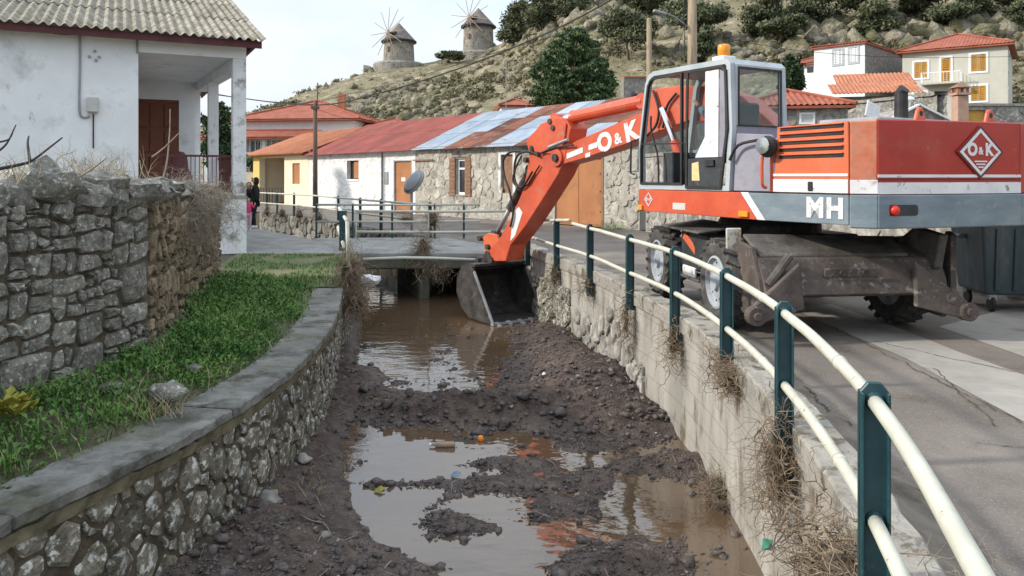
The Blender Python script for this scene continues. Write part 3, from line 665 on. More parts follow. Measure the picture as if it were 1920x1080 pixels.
# right wall: board marked concrete with a cap
RC = Curve2(R_edge[:len(RW)])
W2 = thing('canal_wall', 'pale board marked concrete canal wall under the green and cream railing', 'wall', (1.8, 8, -1.2))
w2b = strip_solid(RC, .5, RC.len - .02, 0, .26, -1.3, .08, .2); w2b.build('wall_face', 'conc_wall', W2, world=True)
WTOP = .27; u = 1.0; rng = random.Random(31); k = 0
while u < RC.len - .3:
    v = min(u + rng.uniform(1.5, 2.3), RC.len - .02)
    strip_solid(RC, u + .008, v - .008, -.028 + rng.uniform(-.006, .006), .22, .078, WTOP + rng.uniform(-.012, .012), .12, .012, k).build('cap_block', 'conc_cap', W2, world=True, bevel=.014)
    u = v; k += 1
# dirt banked up against the back of the parapet on the road side
bdt = MB(); vs = []; fs = []; nn_ = 90
for i in range(nn_ + 1):
    u = u_at_y(RC, .5) + (RC.len - u_at_y(RC, .5) - .1) * i / nn_; q = mnoise.noise(Vector((u * 1.3, 2, 7))); hgt = .12 + .10 * q
    for w, z in ((.20, max(.02, hgt)), (.30, max(.015, hgt * .7)), (.45 + .1 * q, max(.008, hgt * .25)), (.62 + .15 * q, -.012)): vs.append(RC.pt(u, w, z + .012 * mnoise.noise(Vector((u * 5, w * 9, 1)))))
for i in range(nn_):
    for k_ in range(3): fs.append((i * 4 + k_, i * 4 + k_ + 1, i * 4 + 5 + k_, i * 4 + 4 + k_))
bdt.add(vs, fs); struct(bdt.build('road_dirt', 'road_silt', smooth=True), 'dried silt banked against the back of the canal parapet')
fr_ = lambda u, v, h: RC.pt(u, -h, v)
ur0, ur1 = u_at_y(RC, 9.5), u_at_y(RC, 12.9)
pol = rubble(ur0, ur1, -1.1, -.15, .06, .15, 41, joint=.025, tries=2500)
pol = [q for q in pol if sum(p[1] for p in q[1]) / len(q[1]) < -.20 - .8 * abs((sum(p[0] for p in q[1]) / len(q[1]) - (ur0 + ur1) / 2) / (ur1 - ur0))]
lay_stones(W2, pol, fr_, 'stone_grey', 43, proud=.045, name='stone')
ur2, ur3 = u_at_y(RC, 13.2), u_at_y(RC, 17.0)
pol = rubble(ur2, ur3, -1.1, -.2, .10, .24, 44, joint=.04, tries=800)
lay_stones(W2, pol, fr_, 'stone_canal', 45, proud=.08, name='stone')
# far bank wall beyond the bridge
FB = Curve2([(p[0], p[1]) for p in R_far])
W3 = thing('canal_wall', 'far rubble canal wall beyond the little bridge below the far railing', 'wall', (-6, 29, -1.2))
strip_solid(FB, .0, FB.len, .02, .4, -1.3, -.03, .5).build('core', 'mortar_dark', W3, world=True)
ff = lambda u, v, h: FB.pt(u, -h, v)
pol = rubble(0.1, 19, -1.2, -.02, .13, .26, 51, joint=.04, tries=3000)
lay_stones(W3, pol, ff, 'stone_lichen', 52, proud=.06)
NB = Curve2(L_edge[len(L_near) - 1:])
W4 = thing('canal_wall', 'near rubble canal wall along the footpath beyond the bridge', 'wall', (-8, 25, -1.2))
strip_solid(NB, .0, NB.len, -.4, 0, -1.3, -.03, .5).build('core', 'stone_canal', W4, world=True)
# bridge
BR = thing('bridge', 'low concrete slab bridge across the canal with a mossy front edge', 'bridge', (-1.7, 17.4, -1.1))
dk = [(-3.75, 17.36), (.35, 17.36), (.3, 17.9), (-2.0, 21.9), (-5.6, 21.5)]
MB().prism([(p[0], p[1], 0) for p in dk], (0, 0, -.10), (0, 0, .012)).build('deck', 'bridge_conc', BR, world=True, bevel=.02)
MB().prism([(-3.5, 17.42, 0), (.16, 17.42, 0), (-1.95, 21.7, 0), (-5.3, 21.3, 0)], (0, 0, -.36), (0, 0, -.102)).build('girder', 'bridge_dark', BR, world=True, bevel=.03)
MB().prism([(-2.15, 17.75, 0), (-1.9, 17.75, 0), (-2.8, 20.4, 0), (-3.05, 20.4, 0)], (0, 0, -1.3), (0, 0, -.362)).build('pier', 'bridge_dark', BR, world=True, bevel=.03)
# ---------------------------------------------------------------- grass bank between coping and old wall
OW = Curve2([(-4.15, 1.2), (-3.66, 5.5), (-3.37, 7.15), (-5.05, 13.3)])
bk = MB(); n = 60; u0 = u_at_y(LC, .5); u1 = ub; vs = []; fs = []; m_ = 10
def owx(y): return float(np.interp(y, [p.y for p in OW.p], [p.x for p in OW.p]))
BANK = {}
rng = random.Random(2)
for i in range(n + 1):
    y = .5 + (12.2 - .5) * i / n; ul = u_at_y(LC, y); xl = LC.pt(ul, -.40, 0).x + .03; xw = owx(y) - .06
    for k in range(m_ + 1):
        f = k / m_; x = xl + (xw - xl) * f
        z = -.03 + .20 * f ** 1.2 + .05 * math.sin(f * 3.14) + (mnoise.noise(Vector((x * 1.7, y * 1.7, 3))) * .05 if 0 < k else 0)
        vs.append((x, y, z))
for i in range(n):
    for k in range(m_):
        a = i * (m_ + 1) + k; fs.append((a, a + 1, a + m_ + 2, a + m_ + 1))
bk.add(vs, fs); bo = bk.build('grass_bank', 'earth', smooth=True); struct(bo, 'narrow soil bank between the coping and the old stone wall')
BKV = np.array(vs).reshape(n + 1, m_ + 1, 3)
def bank_pt(y, f):
    i = (y - .5) / (12.2 - .5) * n; i0 = int(min(max(i, 0), n - 1)); k = f * m_; k0 = int(min(k, m_ - 1)); a = i - i0; b = k - k0
    return (BKV[i0, k0] * (1 - a) + BKV[i0 + 1, k0] * a) * (1 - b) + (BKV[i0, k0 + 1] * (1 - a) + BKV[i0 + 1, k0 + 1] * a) * b
# weeds: broad leaves and grass blades, one uncountable mass
rg = np.random.default_rng(12); P = []; VV = []; FF = []; off = 0
def blade(p, h, w, a, lean, broad):
    global off
    d = np.array([math.cos(a), math.sin(a), 0]); s = np.array([-math.sin(a), math.cos(a), 0]); up = np.array([0, 0, 1])
    if broad:
        st = p + up * h * .55 + d * lean * .4; tip = st + d * w * 2.0 + up * h * .25; mid = (st + tip) / 2 + up * .01
        q = [st, mid + s * w, tip, mid - s * w]; f = [(0, 1, 2, 3)]
    else:
        m1 = p + up * h * .6 + d * lean * .35; tip = p + up * h * .95 + d * lean
        q = [p + s * w * .5, m1 + s * w * .5, tip, m1 - s * w * .5, p - s * w * .5]; q = [q[0], q[1], q[3], q[4], tip]
        f = [(0, 1, 2, 3), (1, 4, 2, 2)]
    VV.append(q); 
    for g in f: FF.append([i + off for i in g])
    off += len(q)
clumps = [(rg.uniform(2.5, 12.6), rg.uniform(.02, .9)) for _ in range(780)]
for (cy, cf) in clumps:
    if cy < 6.6 and cf > .75: continue
    dens = 36 if rg.random() < .8 else 14
    for _ in range(dens):
        y = cy + rg.normal() * .16; f = cf + rg.normal() * .085
        if not (.0 < f < .98) or not (.6 < y < 12.1): continue
        if y < 9 and f > .86: continue
        p = bank_pt(y, f); lim = .5 + .5 * min(1, f / .15)
        if rg.random() < .6: blade(p, rg.uniform(.03, .14) * lim, rg.uniform(.008, .022), rg.uniform(0, 6.28), rg.uniform(.02, .07), True)
        else: blade(p, rg.uniform(.05, .17) * lim, rg.uniform(.005, .010), rg.uniform(0, 6.28), rg.uniform(.03, .12), False)
tri = [f for f in FF]
DV = VV; DF = FF; VV = []; FF = []; off = 0
for _ in range(380):
    y = rg.uniform(2.5, 12.0); f = min(.95, max(.0, rg.random() ** 1.6)); blade(bank_pt(y, f), rg.uniform(.05, .2), rg.uniform(.003, .006), rg.uniform(0, 6.28), rg.uniform(.03, .16), False)
V = np.concatenate([np.array(q) for q in VV]); me = bpy.data.meshes.new('dead_grass'); me.from_pydata(V.tolist(), [], [tuple(f) if f[2] != f[3] else tuple(f[:3]) for f in FF]); me.update()
dgo = finish('dead_grass', me, 'dry_grass', kind='stuff'); dgo['label'] = 'thin dead grass blades mixed into the weeds on the bank'; dgo['category'] = 'grass'
VV = DV; FF = DF
V = np.concatenate([np.array(q) for q in VV])
me = bpy.data.meshes.new('weeds'); me.from_pydata(V.tolist(), [], [tuple(f) if f[2] != f[3] else tuple(f[:3]) for f in FF]); me.update()
wdo = finish('weeds', me, 'leaf_weed', kind='stuff'); wdo['label'] = 'dense green weeds and grass on the bank below the old wall'; wdo['category'] = 'weeds'
# short grass on the worn path
VV = []; FF = []; off = 0
for _ in range(4200):
    y = 12.1 + 5.1 * rg.random(); x0 = np.interp(y, [12.1, 17.3], [-4.9, -6.1]); x1 = np.interp(y, [12.1, 15, 17.3], [-2.85, -3.2, -3.6]); x = rg.uniform(x0, x1)
    if mnoise.noise(Vector((x * 1.3, y * 1.3, 5))) < -.12: continue
    blade(np.array([x, y, -.004]), rg.uniform(.02, .07) * (1.6 if y < 13.2 else 1), rg.uniform(.008, .016), rg.uniform(0, 6.28), rg.uniform(.02, .06), False)
V = np.concatenate([np.array(q) for q in VV]); me = bpy.data.meshes.new('short_grass'); me.from_pydata(V.tolist(), [], [tuple(f) if f[2] != f[3] else tuple(f[:3]) for f in FF]); me.update()
sg = finish('short_grass', me, 'leaf_weed', kind='stuff'); sg['label'] = 'thin short grass on the worn path by the canal'; sg['category'] = 'grass'
# yellow plant at the left edge
VV = []; FF = []; off = 0
for _ in range(70):
    p = bank_pt(5.02 + rg.normal() * .07, .55 + rg.normal() * .04); blade(np.array(p), rg.uniform(.14, .26), rg.uniform(.02, .035), rg.uniform(0, 6.28), rg.uniform(.03, .1), True)
V = np.concatenate([np.array(q) for q in VV]); me = bpy.data.meshes.new('yellow_weed'); me.from_pydata(V.tolist(), [], [tuple(f) for f in FF]); me.update()
tag(finish('yellow_weed', me, 'leaf_yellow', kind='stuff'), 'yellowing leafy weed in the grass at the left edge', 'plant')
# stones lying in the grass
for i, (px, py, s, lb) in enumerate([(210, 728, .10, 'grey stone lying in the grass below the old wall'), (310, 738, .13, 'flat grey stone between the grass and the coping'), (362, 690, .07, 'small pale stone in the grass near the wall corner'), (395, 560, .08, 'small stone at the wall foot in the far grass')]):
    g = gnd(px, py, .12); V, Fc = BIGP[(i + 2) % 5]; b = MB(); b.add([(v[0] * s, v[1] * s * .8, v[2] * s * .8) for v in V], [tuple(f) for f in Fc])
    o = b.build('loose_stone', 'stone_lichen', smooth=True); o.location = (g.x, g.y, .10 + s * .25); tag(o, lb, 'stone')
# ---------------------------------------------------------------- old stone wall on the left
OWT = thing('stone_wall', 'old dry stone wall of grey lichened blocks on the left', 'wall', (-3.6, 6.5, .1))
def owtop(u):
    return 1.72 + .07 * mnoise.noise(Vector((u * 1.3, 0, 5))) - .12 * max(0, (u - 6.2) / 6)
n = 70; b = MB(); vs = []; fs = []
for i in range(n + 1):
    u = OW.len * i / n; tz = owtop(u) - .10
    vs += [OW.pt(u, -.55, -.1), OW.pt(u, -.028, -.1), OW.pt(u, -.028, tz), OW.pt(u, -.55, tz)]
for i in range(n):
    for k in range(4):
        k2 = (k + 1) % 4; fs.append((i * 4 + k, i * 4 + k2, i * 4 + 4 + k2, i * 4 + 4 + k))
fs += [(3, 2, 1, 0), (n * 4, n * 4 + 1, n * 4 + 2, n * 4 + 3)]; b.add(vs, fs); b.build('core', 'mortar_dark', OWT, world=True)
uk = OW.l[2]; fo = lambda u, v, h: OW.pt(u, h - .03, v)
pol = blocks(.25, uk - .02, .0, 1.56, .060, .50, 69, joint=.020, jit=.5)
c1_ = lay_stones(OWT, pol, fo, 'stone_lichen', 62, proud=.05, limit=300, back=-.06)
pol = blocks(uk + .02, OW.len, .0, 1.50, .09, .36, 63, joint=.03, jit=.5)
lay_stones(OWT, pol, fo, 'stone_brown', 64, proud=.045, limit=150, back=-.06)
rng = random.Random(17); u = .2; BIG3 = ico_protos(6, 2, 33, .75)
while u < OW.len - .1:          # loose top course
    s = rng.uniform(.13, .25) if u < uk + .3 else rng.uniform(.10, .16)
    for w in (-.10, -.40):
        V, Fc = BIG3[rng.randrange(6)]; p = OW.pt(u + rng.uniform(-.08, .08), w + rng.uniform(-.05, .05), owtop(u) - .12 + rng.uniform(-.05, .06)); a = rng.uniform(0, 6.28); c, sn = math.cos(a), math.sin(a)
        b = MB(); b.add([(p.x + (v[0] * c - v[1] * sn) * s, p.y + (v[0] * sn + v[1] * c) * s, p.z + v[2] * s) for v in V], [tuple(f) for f in Fc]); b.build('stone', 'stone_lichen', OWT, world=True)
    u += s * 1.55
# ---------------------------------------------------------------- hill
def crest(x): return np.interp(x, [-160, -75, -48, -38, -28, -16.7, -6.6, -1, 4, 14, 40, 75, 140, 320], [5, 7, 15.5, 19.5, 22.6, 24.0, 25.8, 28.5, 34.5, 43, 58, 66, 72, 76])
def hillz(x, y, rough=True):
    x = np.asarray(x, float); y = np.asarray(y, float)
    y0 = np.interp(x, [-80, -20, 10, 40, 200], [66, 62, 46, 38, 30]); yc = np.interp(x, [-80, 5, 60, 200], [150, 150, 175, 190])
    t = np.clip((y - y0) / (yc - y0), 0, 1); s = np.interp(x, [-60, -10, 30], [1.05, 1.15, 1.25])
    h = crest(x) * t ** s
    back = np.clip((y - yc) / 160, 0, 1); h = h * (1 - .75 * back * back)
    if rough:
        k = np.clip(t * 4, 0, 1) * np.interp(y, [yc.min() if hasattr(yc, 'min') else 150, 400], [1, 1])
        r1 = fbm(x * .045, y * .045, 5, 21) - .48; r2 = np.abs(fbm(x * .16, y * .16, 5, 33) - .48)
        rk = np.clip((fbm(x * .03, y * .03, 3, 44) - .42) * 6, 0, 1)
        h = h + k * (r1 * 3.2 + (.25 - r2) * 2.0 * (.35 + rk)) * np.where(y > 140, np.clip((1 - (y - 140) / 40), .35, 1), 1)
    return h - .4
xs2 = np.concatenate([np.linspace(-170, -62, 40), np.arange(-60, 120, .8), np.linspace(122, 330, 70)]); ys2 = np.concatenate([np.arange(28, 175, .85), np.linspace(177, 360, 50)])
X2, Y2 = np.meshgrid(xs2, ys2); Z2 = hillz(X2, Y2); Z2 = np.where(Z2 < -.3, -1.5, Z2)
idx = np.arange(X2.size).reshape(X2.shape); q2 = np.stack([idx[:-1, :-1], idx[:-1, 1:], idx[1:, 1:], idx[1:, :-1]], -1).reshape(-1, 4)
hl = mesh_np('hill', np.stack([X2, Y2, Z2], -1).reshape(-1, 3), q2, 'hill_ground'); struct(hl, 'rocky grass covered hill rising behind the village')
def hz(x, y): return float(hillz(np.array([x]), np.array([y]))[0])
YM = np.arange(46, 240, .4)
def hill_hit(px, py):
    x = (px - 960) / F * YM; z = EYE - (py - HOR) / F * YM; hv = hillz(x, YM); k = np.nonzero(hv >= z)[0]
    i = int(k[0]) if len(k) else int(np.argmin(np.abs(hv - z)[150:])) + 150
    return Vector((x[i], YM[i], hv[i]))
RK = ico_protos(10, 1, 5, .85); rg = np.random.default_rng(77); it = []
NB_ = 22000; Yr = rg.uniform(52, 178, NB_); Xr = rg.uniform(-.36, .72, NB_) * Yr; Zr = hillz(Xr, Yr); Dr = fbm(Xr * .05, Yr * .05, 3, 44)
okr = (Zr > 1.0) & ((Dr > .43) | (rg.random(NB_) > .8)); Sr = np.minimum(rg.uniform(.12, .42, NB_) * (1 + 1.6 * rg.random(NB_) ** 6) * (.6 + Yr / 200), .8)
it = [(x, y, z - q * .12, q) for x, y, z, q in zip(Xr[okr], Yr[okr], Zr[okr], Sr[okr])][:2600]
for (px, py, k, sm, sp, fx_) in [(770, 190, 150, .75, 42, 16), (700, 200, 60, .6, 30, 12), (850, 205, 50, .6, 26, 10), (1060, 60, 90, 1.1, 40, 22), (1180, 25, 120, 1.4, 50, 22), (1090, 20, 90, 1.2, 30, 16), (1440, 95, 90, .9, 60, 18), (1560, 62, 70, 1.0, 30, 14), (1690, 45, 120, 1.2, 45, 22), (1850, 35, 160, 1.4, 60, 26), (1330, 100, 60, .8, 40, 12), (1000, 40, 60, 1.0, 18, 22), (960, 130, 60, .7, 40, 20)]:
    for _ in range(k):
        g_ = hill_hit(px + rg.normal() * sp, py + rg.normal() * fx_)
        if g_.y > 185: continue
        q = sm * rg.uniform(.3, 1.25); it.append((g_.x, g_.y, g_.z + q * .15, q))
bl = scatter('boulders', it, RK, 'rock', seed=3); bl['label'] = 'grey and tan boulders strewn over the hillside'; bl['category'] = 'rocks'
P = []; S = []
NS_ = 12000; Yr = rg.uniform(50, 176, NS_); Xr = rg.uniform(-.36, .72, NS_) * Yr; Zr = hillz(Xr, Yr); Dr = fbm(Xr * .08, Yr * .08, 3, 91)
for i in np.nonzero((Zr > 1.0) & (Dr > .50))[0][:3000]:
    s = rg.uniform(.3, .9); n = 34
    P.append(np.array([Xr[i], Yr[i], Zr[i] + s * .25]) + rg.normal(size=(n, 3)) * s * np.array([.5, .5, .30])); S.append(np.full(n, s * .42))
P = np.concatenate(P); S = np.concatenate(S); rr = np.random.default_rng(5)
d = rr.normal(size=P.shape); d /= np.linalg.norm(d, axis=1)[:, None]; e = rr.normal(size=P.shape); e -= (e * d).sum(1)[:, None] * d; e /= np.linalg.norm(e, axis=1)[:, None]; s_ = S[:, None]
V = np.stack([P - d * s_ * .6, P + e * s_ * .4, P + d * s_ * .6, P - e * s_ * .4], 1).reshape(-1, 3)
sc = mesh_np('scrub', V, np.arange(len(V)).reshape(-1, 4), 'leaf_scrub', kind='stuff'); sc['label'] = 'low olive green scrub covering the hillside'; sc['category'] = 'scrub'
# ---------------------------------------------------------------- building helpers (local frame: x along facade, y into the house, z up)
def frame(origin, xdir):
    x = Vector((xdir[0], xdir[1], 0)).normalized(); y = Vector((-x.y, x.x, 0))
    return Matrix(((x.x, y.x, 0, origin[0]), (x.y, y.y, 0, origin[1]), (0, 0, 1, origin[2] if len(origin) > 2 else 0), (0, 0, 0, 1)))
def wall_panel(b, x0, x1, z0, z1, y, th, holes=()):
    """wall slab with rectangular openings (x0,x1,z0,z1), front face at y, thickness th into +y"""
    X = sorted({x0, x1, *[h[0] for h in holes], *[h[1] for h in holes]}); Z = sorted({z0, z1, *[h[2] for h in holes], *[h[3] for h in holes]})
    vid = {}; vs = []; fs = []
    def v(x, yy, z):
        k = (round(x, 4), round(yy, 4), round(z, 4))
        if k not in vid: vid[k] = len(vs); vs.append(k)
        return vid[k]
    solid = {}
    for i in range(len(X) - 1):
        for j in range(len(Z) - 1):
            cx, cz = (X[i] + X[i + 1]) / 2, (Z[j] + Z[j + 1]) / 2
            solid[i, j] = not any(h[0] < cx < h[1] and h[2] < cz < h[3] for h in holes)
    ya, yb = y, y + th
    for (i, j), ok in solid.items():
        if not ok: continue
        a, c, d, e = X[i], X[i + 1], Z[j], Z[j + 1]
        fs.append((v(a, ya, d), v(c, ya, d), v(c, ya, e), v(a, ya, e))); fs.append((v(a, yb, e), v(c, yb, e), v(c, yb, d), v(a, yb, d)))
        if not solid.get((i - 1, j), False): fs.append((v(a, ya, d), v(a, ya, e), v(a, yb, e), v(a, yb, d)))
        if not solid.get((i + 1, j), False): fs.append((v(c, ya, d), v(c, yb, d), v(c, yb, e), v(c, ya, e)))
        if not solid.get((i, j - 1), False): fs.append((v(a, ya, d), v(a, yb, d), v(c, yb, d), v(c, ya, d)))
        if not solid.get((i, j + 1), False): fs.append((v(a, ya, e), v(c, ya, e), v(c, yb, e), v(a, yb, e)))
    b.add(vs, fs); return b
def bx(b, x0, x1, y0, y1, z0, z1): return b.box(((x0 + x1) / 2, (y0 + y1) / 2, (z0 + z1) / 2), (abs(x1 - x0), abs(y1 - y0), abs(z1 - z0)))
def slope_sheet(x0, x1, p0, p1, wave=.0, pitch=.2, th=.02, n=None, phase=0.0):
    """roofing sheet: x across, from (y,z)=p0 (eave) to p1 (upper end); corrugated across x"""
    n = n or max(1, int((x1 - x0) / pitch * (6 if wave else 1))); L_ = Vector((0, p1[0] - p0[0], p1[1] - p0[1])); nn = Vector((0, -L_.z, L_.y)).normalized(); vs = []; fs = []
    for i in range(n + 1):
        x = x0 + (x1 - x0) * i / n; h = wave * math.sin(2 * math.pi * (x + phase) / pitch) if wave else 0
        for (p, k) in ((p0, 0), (p1, 0), (p1, 1), (p0, 1)):
            q = Vector((x, p[0], p[1])) + nn * (h - th * k); vs.append(q)
    for i in range(n):
        for k in range(4):
            k2 = (k + 1) % 4; fs.append((i * 4 + k, i * 4 + k2, i * 4 + 4 + k2, i * 4 + 4 + k))
    fs += [(0, 1, 2, 3), (n * 4 + 3, n * 4 + 2, n * 4 + 1, n * 4)]
    b = MB(); b.add(vs, fs); return b
def add_window(par, x0, x1, z0, z1, y, M, frame_m='white_paint', pane_m='window_dark', fw=.06, mull=1, trans=0, depth=.06, sill=None, sur=None):
    b = MB(); bx(b, x0, x0 + fw, y, y + depth, z0, z1); bx(b, x1 - fw, x1, y, y + depth, z0, z1); bx(b, x0 + fw, x1 - fw, y, y + depth, z0, z0 + fw); bx(b, x0 + fw, x1 - fw, y, y + depth, z1 - fw, z1)
    for i in range(mull):
        c = x0 + (x1 - x0) * (i + 1) / (mull + 1); bx(b, c - fw * .4, c + fw * .4, y + .004, y + depth - .004, z0 + fw, z1 - fw)
    if trans: bx(b, x0 + fw, x1 - fw, y + .006, y + depth - .006, z0 + (z1 - z0) * trans - fw * .4, z0 + (z1 - z0) * trans + fw * .4)
    w = b.build('window', frame_m, par, M=M)
    bx(MB(), x0 + fw, x1 - fw, y + depth * .4, y + depth * .6, z0 + fw, z1 - fw).build('pane', pane_m, w, M=M)
    if sill: bx(MB(), x0 - .06, x1 + .06, y - .14, y + .02, z0 - .07, z0 - .005).build('sill', sill, w, M=M)
    return w
def shutter(par, x0, x1, z0, z1, y, M, m, slats=0, name='shutter'):
    b = MB(); bx(b, x0, x1, y, y + .035, z0, z1)
    s = b.build(name, m, par, M=M)
    if slats:
        c = MB()
        for i in range(slats):
            z = z0 + .06 + (z1 - z0 - .12) * (i + .5) / slats; bx(c, x0 + .06, x1 - .06, y - .018, y - .002, z - .012, z + .02)
        c.build('slats', m, s, M=M)
    return s
def tiled(x0, x1, p0, p1, trim=None):      # barrel tile slope (cannelures run up the slope)
    return slope_sheet(x0, x1, p0, p1, wave=.035, pitch=.24, th=.05, n=max(4, int((x1 - x0) / .06)))
def hip_roof(par, w, d, z, h, ov, M, m, name='roof', ridge=None):
    """hip roof built of four ribbed slopes"""
    r = d / 2 if ridge is None else ridge; x0, x1, y0, y1 = -ov, w + ov, -ov, d + ov
    rl = (x0 + min(r + ov, (w + 2 * ov) / 2), (y0 + y1) / 2); rr_ = (x1 - min(r + ov, (w + 2 * ov) / 2), (y0 + y1) / 2); b = MB()
    def slope(A, B, C, D, nrow):   # A-B eave, D-C top; ribs
        A, B, C, D = map(Vector, (A, B, C, D)); nm = (B - A).cross(D - A).normalized(); L_ = (B - A).length; n = max(6, int(L_ / .12)); ed = (B - A).normalized()
        up = (D - A) - ed * (D - A).dot(ed); hgt = up.length; up.normalize()
        ax = 0; dx = (D - A).dot(ed); cx = (C - A).dot(ed)
        prev = None; vs = []; fs = []
        for i in range(n + 1):
            t = L_ * i / n
            if t < dx: top = hgt * t / max(dx, 1e-6)
            elif t > cx: top = hgt * (L_ - t) / max(L_ - cx, 1e-6)
            else: top = hgt
            rib = .035 * math.sin(2 * math.pi * t / .24)
            vs += [A + ed * t + nm * rib, A + ed * t + up * top + nm * rib]
        for i in range(n): fs.append((2 * i, 2 * i + 2, 2 * i + 3, 2 * i + 1))
        b.add(vs, fs)
    e = [(x0, y0, z), (x1, y0, z), (x1, y1, z), (x0, y1, z)]; a1 = (rl[0], rl[1], z + h); a2 = (rr_[0], rr_[1], z + h)
    slope(e[0], e[1], a2, a1, 0); slope(e[1], e[2], a2, a2, 0); slope(e[2], e[3], a1, a2, 0); slope(e[3], e[0], a1, a1, 0)
    bx(b, x0 + .02, x1 - .02, y0 + .02, y1 - .02, z - .16, z - .05)
    ro = b.build(name, m, par, M=M)
    c = MB()
    for p, q in ((e[0], a1), (e[1], a2), (e[2], a2), (e[3], a1), (a1, a2)):
        if (Vector(p) - Vector(q)).length > .05: c.tube([Vector(p) + Vector((0, 0, .03)), Vector(q) + Vector((0, 0, .03))], .09, 6)
    c.build('ridge_tiles', m, ro, M=M)
    return ro
# ---------------------------------------------------------------- white house on the left
HF = Vector((4.1, 2.1, 0)).normalized()              # facade direction (to the right)
hc = Vector((-6.02, 17.4, 0)); HO = hc - HF * 9.5     # corner at the right, origin 9.5 m to the left
MH_ = frame(HO, HF); WH = thing('house', 'white plastered house with corrugated grey roof and open porch on the left', 'house', HO)
IM = Matrix.Translation(-HO) @ MH_
HW = 9.5; PX = HW - 2.2; FLZ = 1.30; CE = 4.42; EV = 4.72
b = MB(); wall_panel(b, 0, PX, 0, EV, 0, .3); b.build('wall', 'plaster', WH, M=IM)
b = MB(); wall_panel(b, PX + .002, HW, 0, FLZ - .06, .01, .25); b.build('porch_base', 'plaster_worn', WH, M=IM)
bx(MB(), PX - .01, HW + .02, -.02, 5.5, FLZ - .06, FLZ).build('porch_floor', 'conc_cap', WH, M=IM)
bx(MB(), PX + .002, HW, .0, .3, CE - .02, EV).build('front_beam', 'plaster', WH, M=IM)
MB().prism([(HW - .28, .302, 0), (HW, .302, 0), (HW - .32, 5.6, 0), (HW - .60, 5.6, 0)], (0, 0, CE - .24), (0, 0, EV - .01)).build('side_beam', 'plaster', WH, M=IM)
bx(MB(), PX + .004, HW - .602, .302, 5.5, CE, CE + .1).build('porch_ceiling', 'plaster', WH, M=IM)
MB().prism([(HW - .600, .302, 0), (HW - .284, .302, 0), (HW - .600, 5.5, 0)], (0, 0, CE), (0, 0, CE + .1)).build('porch_ceiling', 'plaster', WH, M=IM)
bx(MB(), HW - .29, HW, -.005, .28, FLZ, CE - .02).build('column', 'plaster_worn', WH, M=IM, bevel=.015)
bx(MB(), HW - .29, HW + .004, -.008, .285, 0, FLZ - .062).build('column_foot', 'plaster_worn', WH, M=IM)
bx(MB(), HW - .50, HW - .25, 3.1, 3.35, FLZ, CE - .242).build('column', 'plaster', WH, M=IM)
b = MB(); wall_panel(b, PX - 3, HW - .62, 0, EV, 5.5, .25, holes=[(PX - .02, PX + 1.15, FLZ, FLZ + 2.6)]); b.build('wall', 'plaster', WH, M=IM)
bx(MB(), PX - .3, PX, .302, 5.495, 0, EV - .01).build('wall', 'plaster', WH, M=IM)
bx(MB(), HW - .90, HW - .64, 5.752, 11, 0, EV).build('wall', 'plaster', WH, M=IM)
b = MB(); wall_panel(b, 0, HW, 0, EV, 11.002, .3); b.build('wall', 'plaster', WH, M=IM)
dr_ = bx(MB(), PX - .02, PX + 1.15, 5.52, 5.6, FLZ, FLZ + 2.6).build('door', 'door_brown', WH, M=IM)
for i in range(3):
    x0 = PX + .03 + i * .37
    for (z0, z1) in ((.15, 1.05), (1.12, 1.75), (1.82, 2.5)):
        b = MB(); bx(b, x0, x0 + .34, 5.49, 5.518, FLZ + z0, FLZ + z1); b.build('panel', 'door_brown', dr_, M=IM, bevel=.015)
# eave fascia, ridge, sheets
SL = math.tan(R(19)); ov = .35
b = MB(); b.prism([(-.5, -ov - .03, EV - .02), (HW + .28, -ov - .03, EV - .02), (HW + .28, -ov, EV - .02), (-.5, -ov, EV - .02)], (0, 0, -.10), (0, 0, .06)); b.build('fascia', 'maroon', WH, M=IM)
bx(MB(), -.5, HW + .27, -ov + .005, .0, EV - .015, EV + .02).build('soffit', 'plaster', WH, M=IM)
RID = 6.6
b = MB(); b.prism([(HW + .2, -ov + .05, EV), (HW + .2, RID, EV + SL * (RID + ov)), (HW + .2, 2 * RID, EV)], (0, 0, 0), (.06, 0, 0)); b.build('barge_board', 'maroon', WH, M=IM)
rng = random.Random(6)
x = -.5; row = 0
for (ya, yb, lift) in ((-ov - .12, 2.25, 0), (2.1, 4.55, .022), (4.4, RID, .044)):
    x = -.55
    while x < HW + .25:
        x1 = min(x + 1.06, HW + .36); jx = rng.uniform(-.01, .01)
        s = slope_sheet(x, x1, (ya + rng.uniform(-.02, .02), EV + .10 + (ya + ov) * SL + lift), (yb, EV + .10 + (yb + ov) * SL + lift), wave=.034, pitch=.185, th=.010)
        s.build('roof_sheet', 'fibre_roof', WH, M=IM, smooth=False); x = x1 - .02 if x1 < HW + .3 else 99
b = slope_sheet(-.5, HW + .3, (2 * RID + ov, EV + .1), (RID, EV + .1 + (RID + ov) * SL), wave=.026, pitch=.177, th=.01); b.build('rear_roof', 'fibre_roof', WH, M=IM)
# gable infill at the right side above the porch beam
b = MB(); b.prism([(HW - .25, .1, EV - .02), (HW - .25, RID, EV + SL * (RID + ov) - .05), (HW - .25, 11, EV - .02)], (0, 0, 0), (.2, 0, 0)); b.build('gable', 'plaster', WH, M=IM)
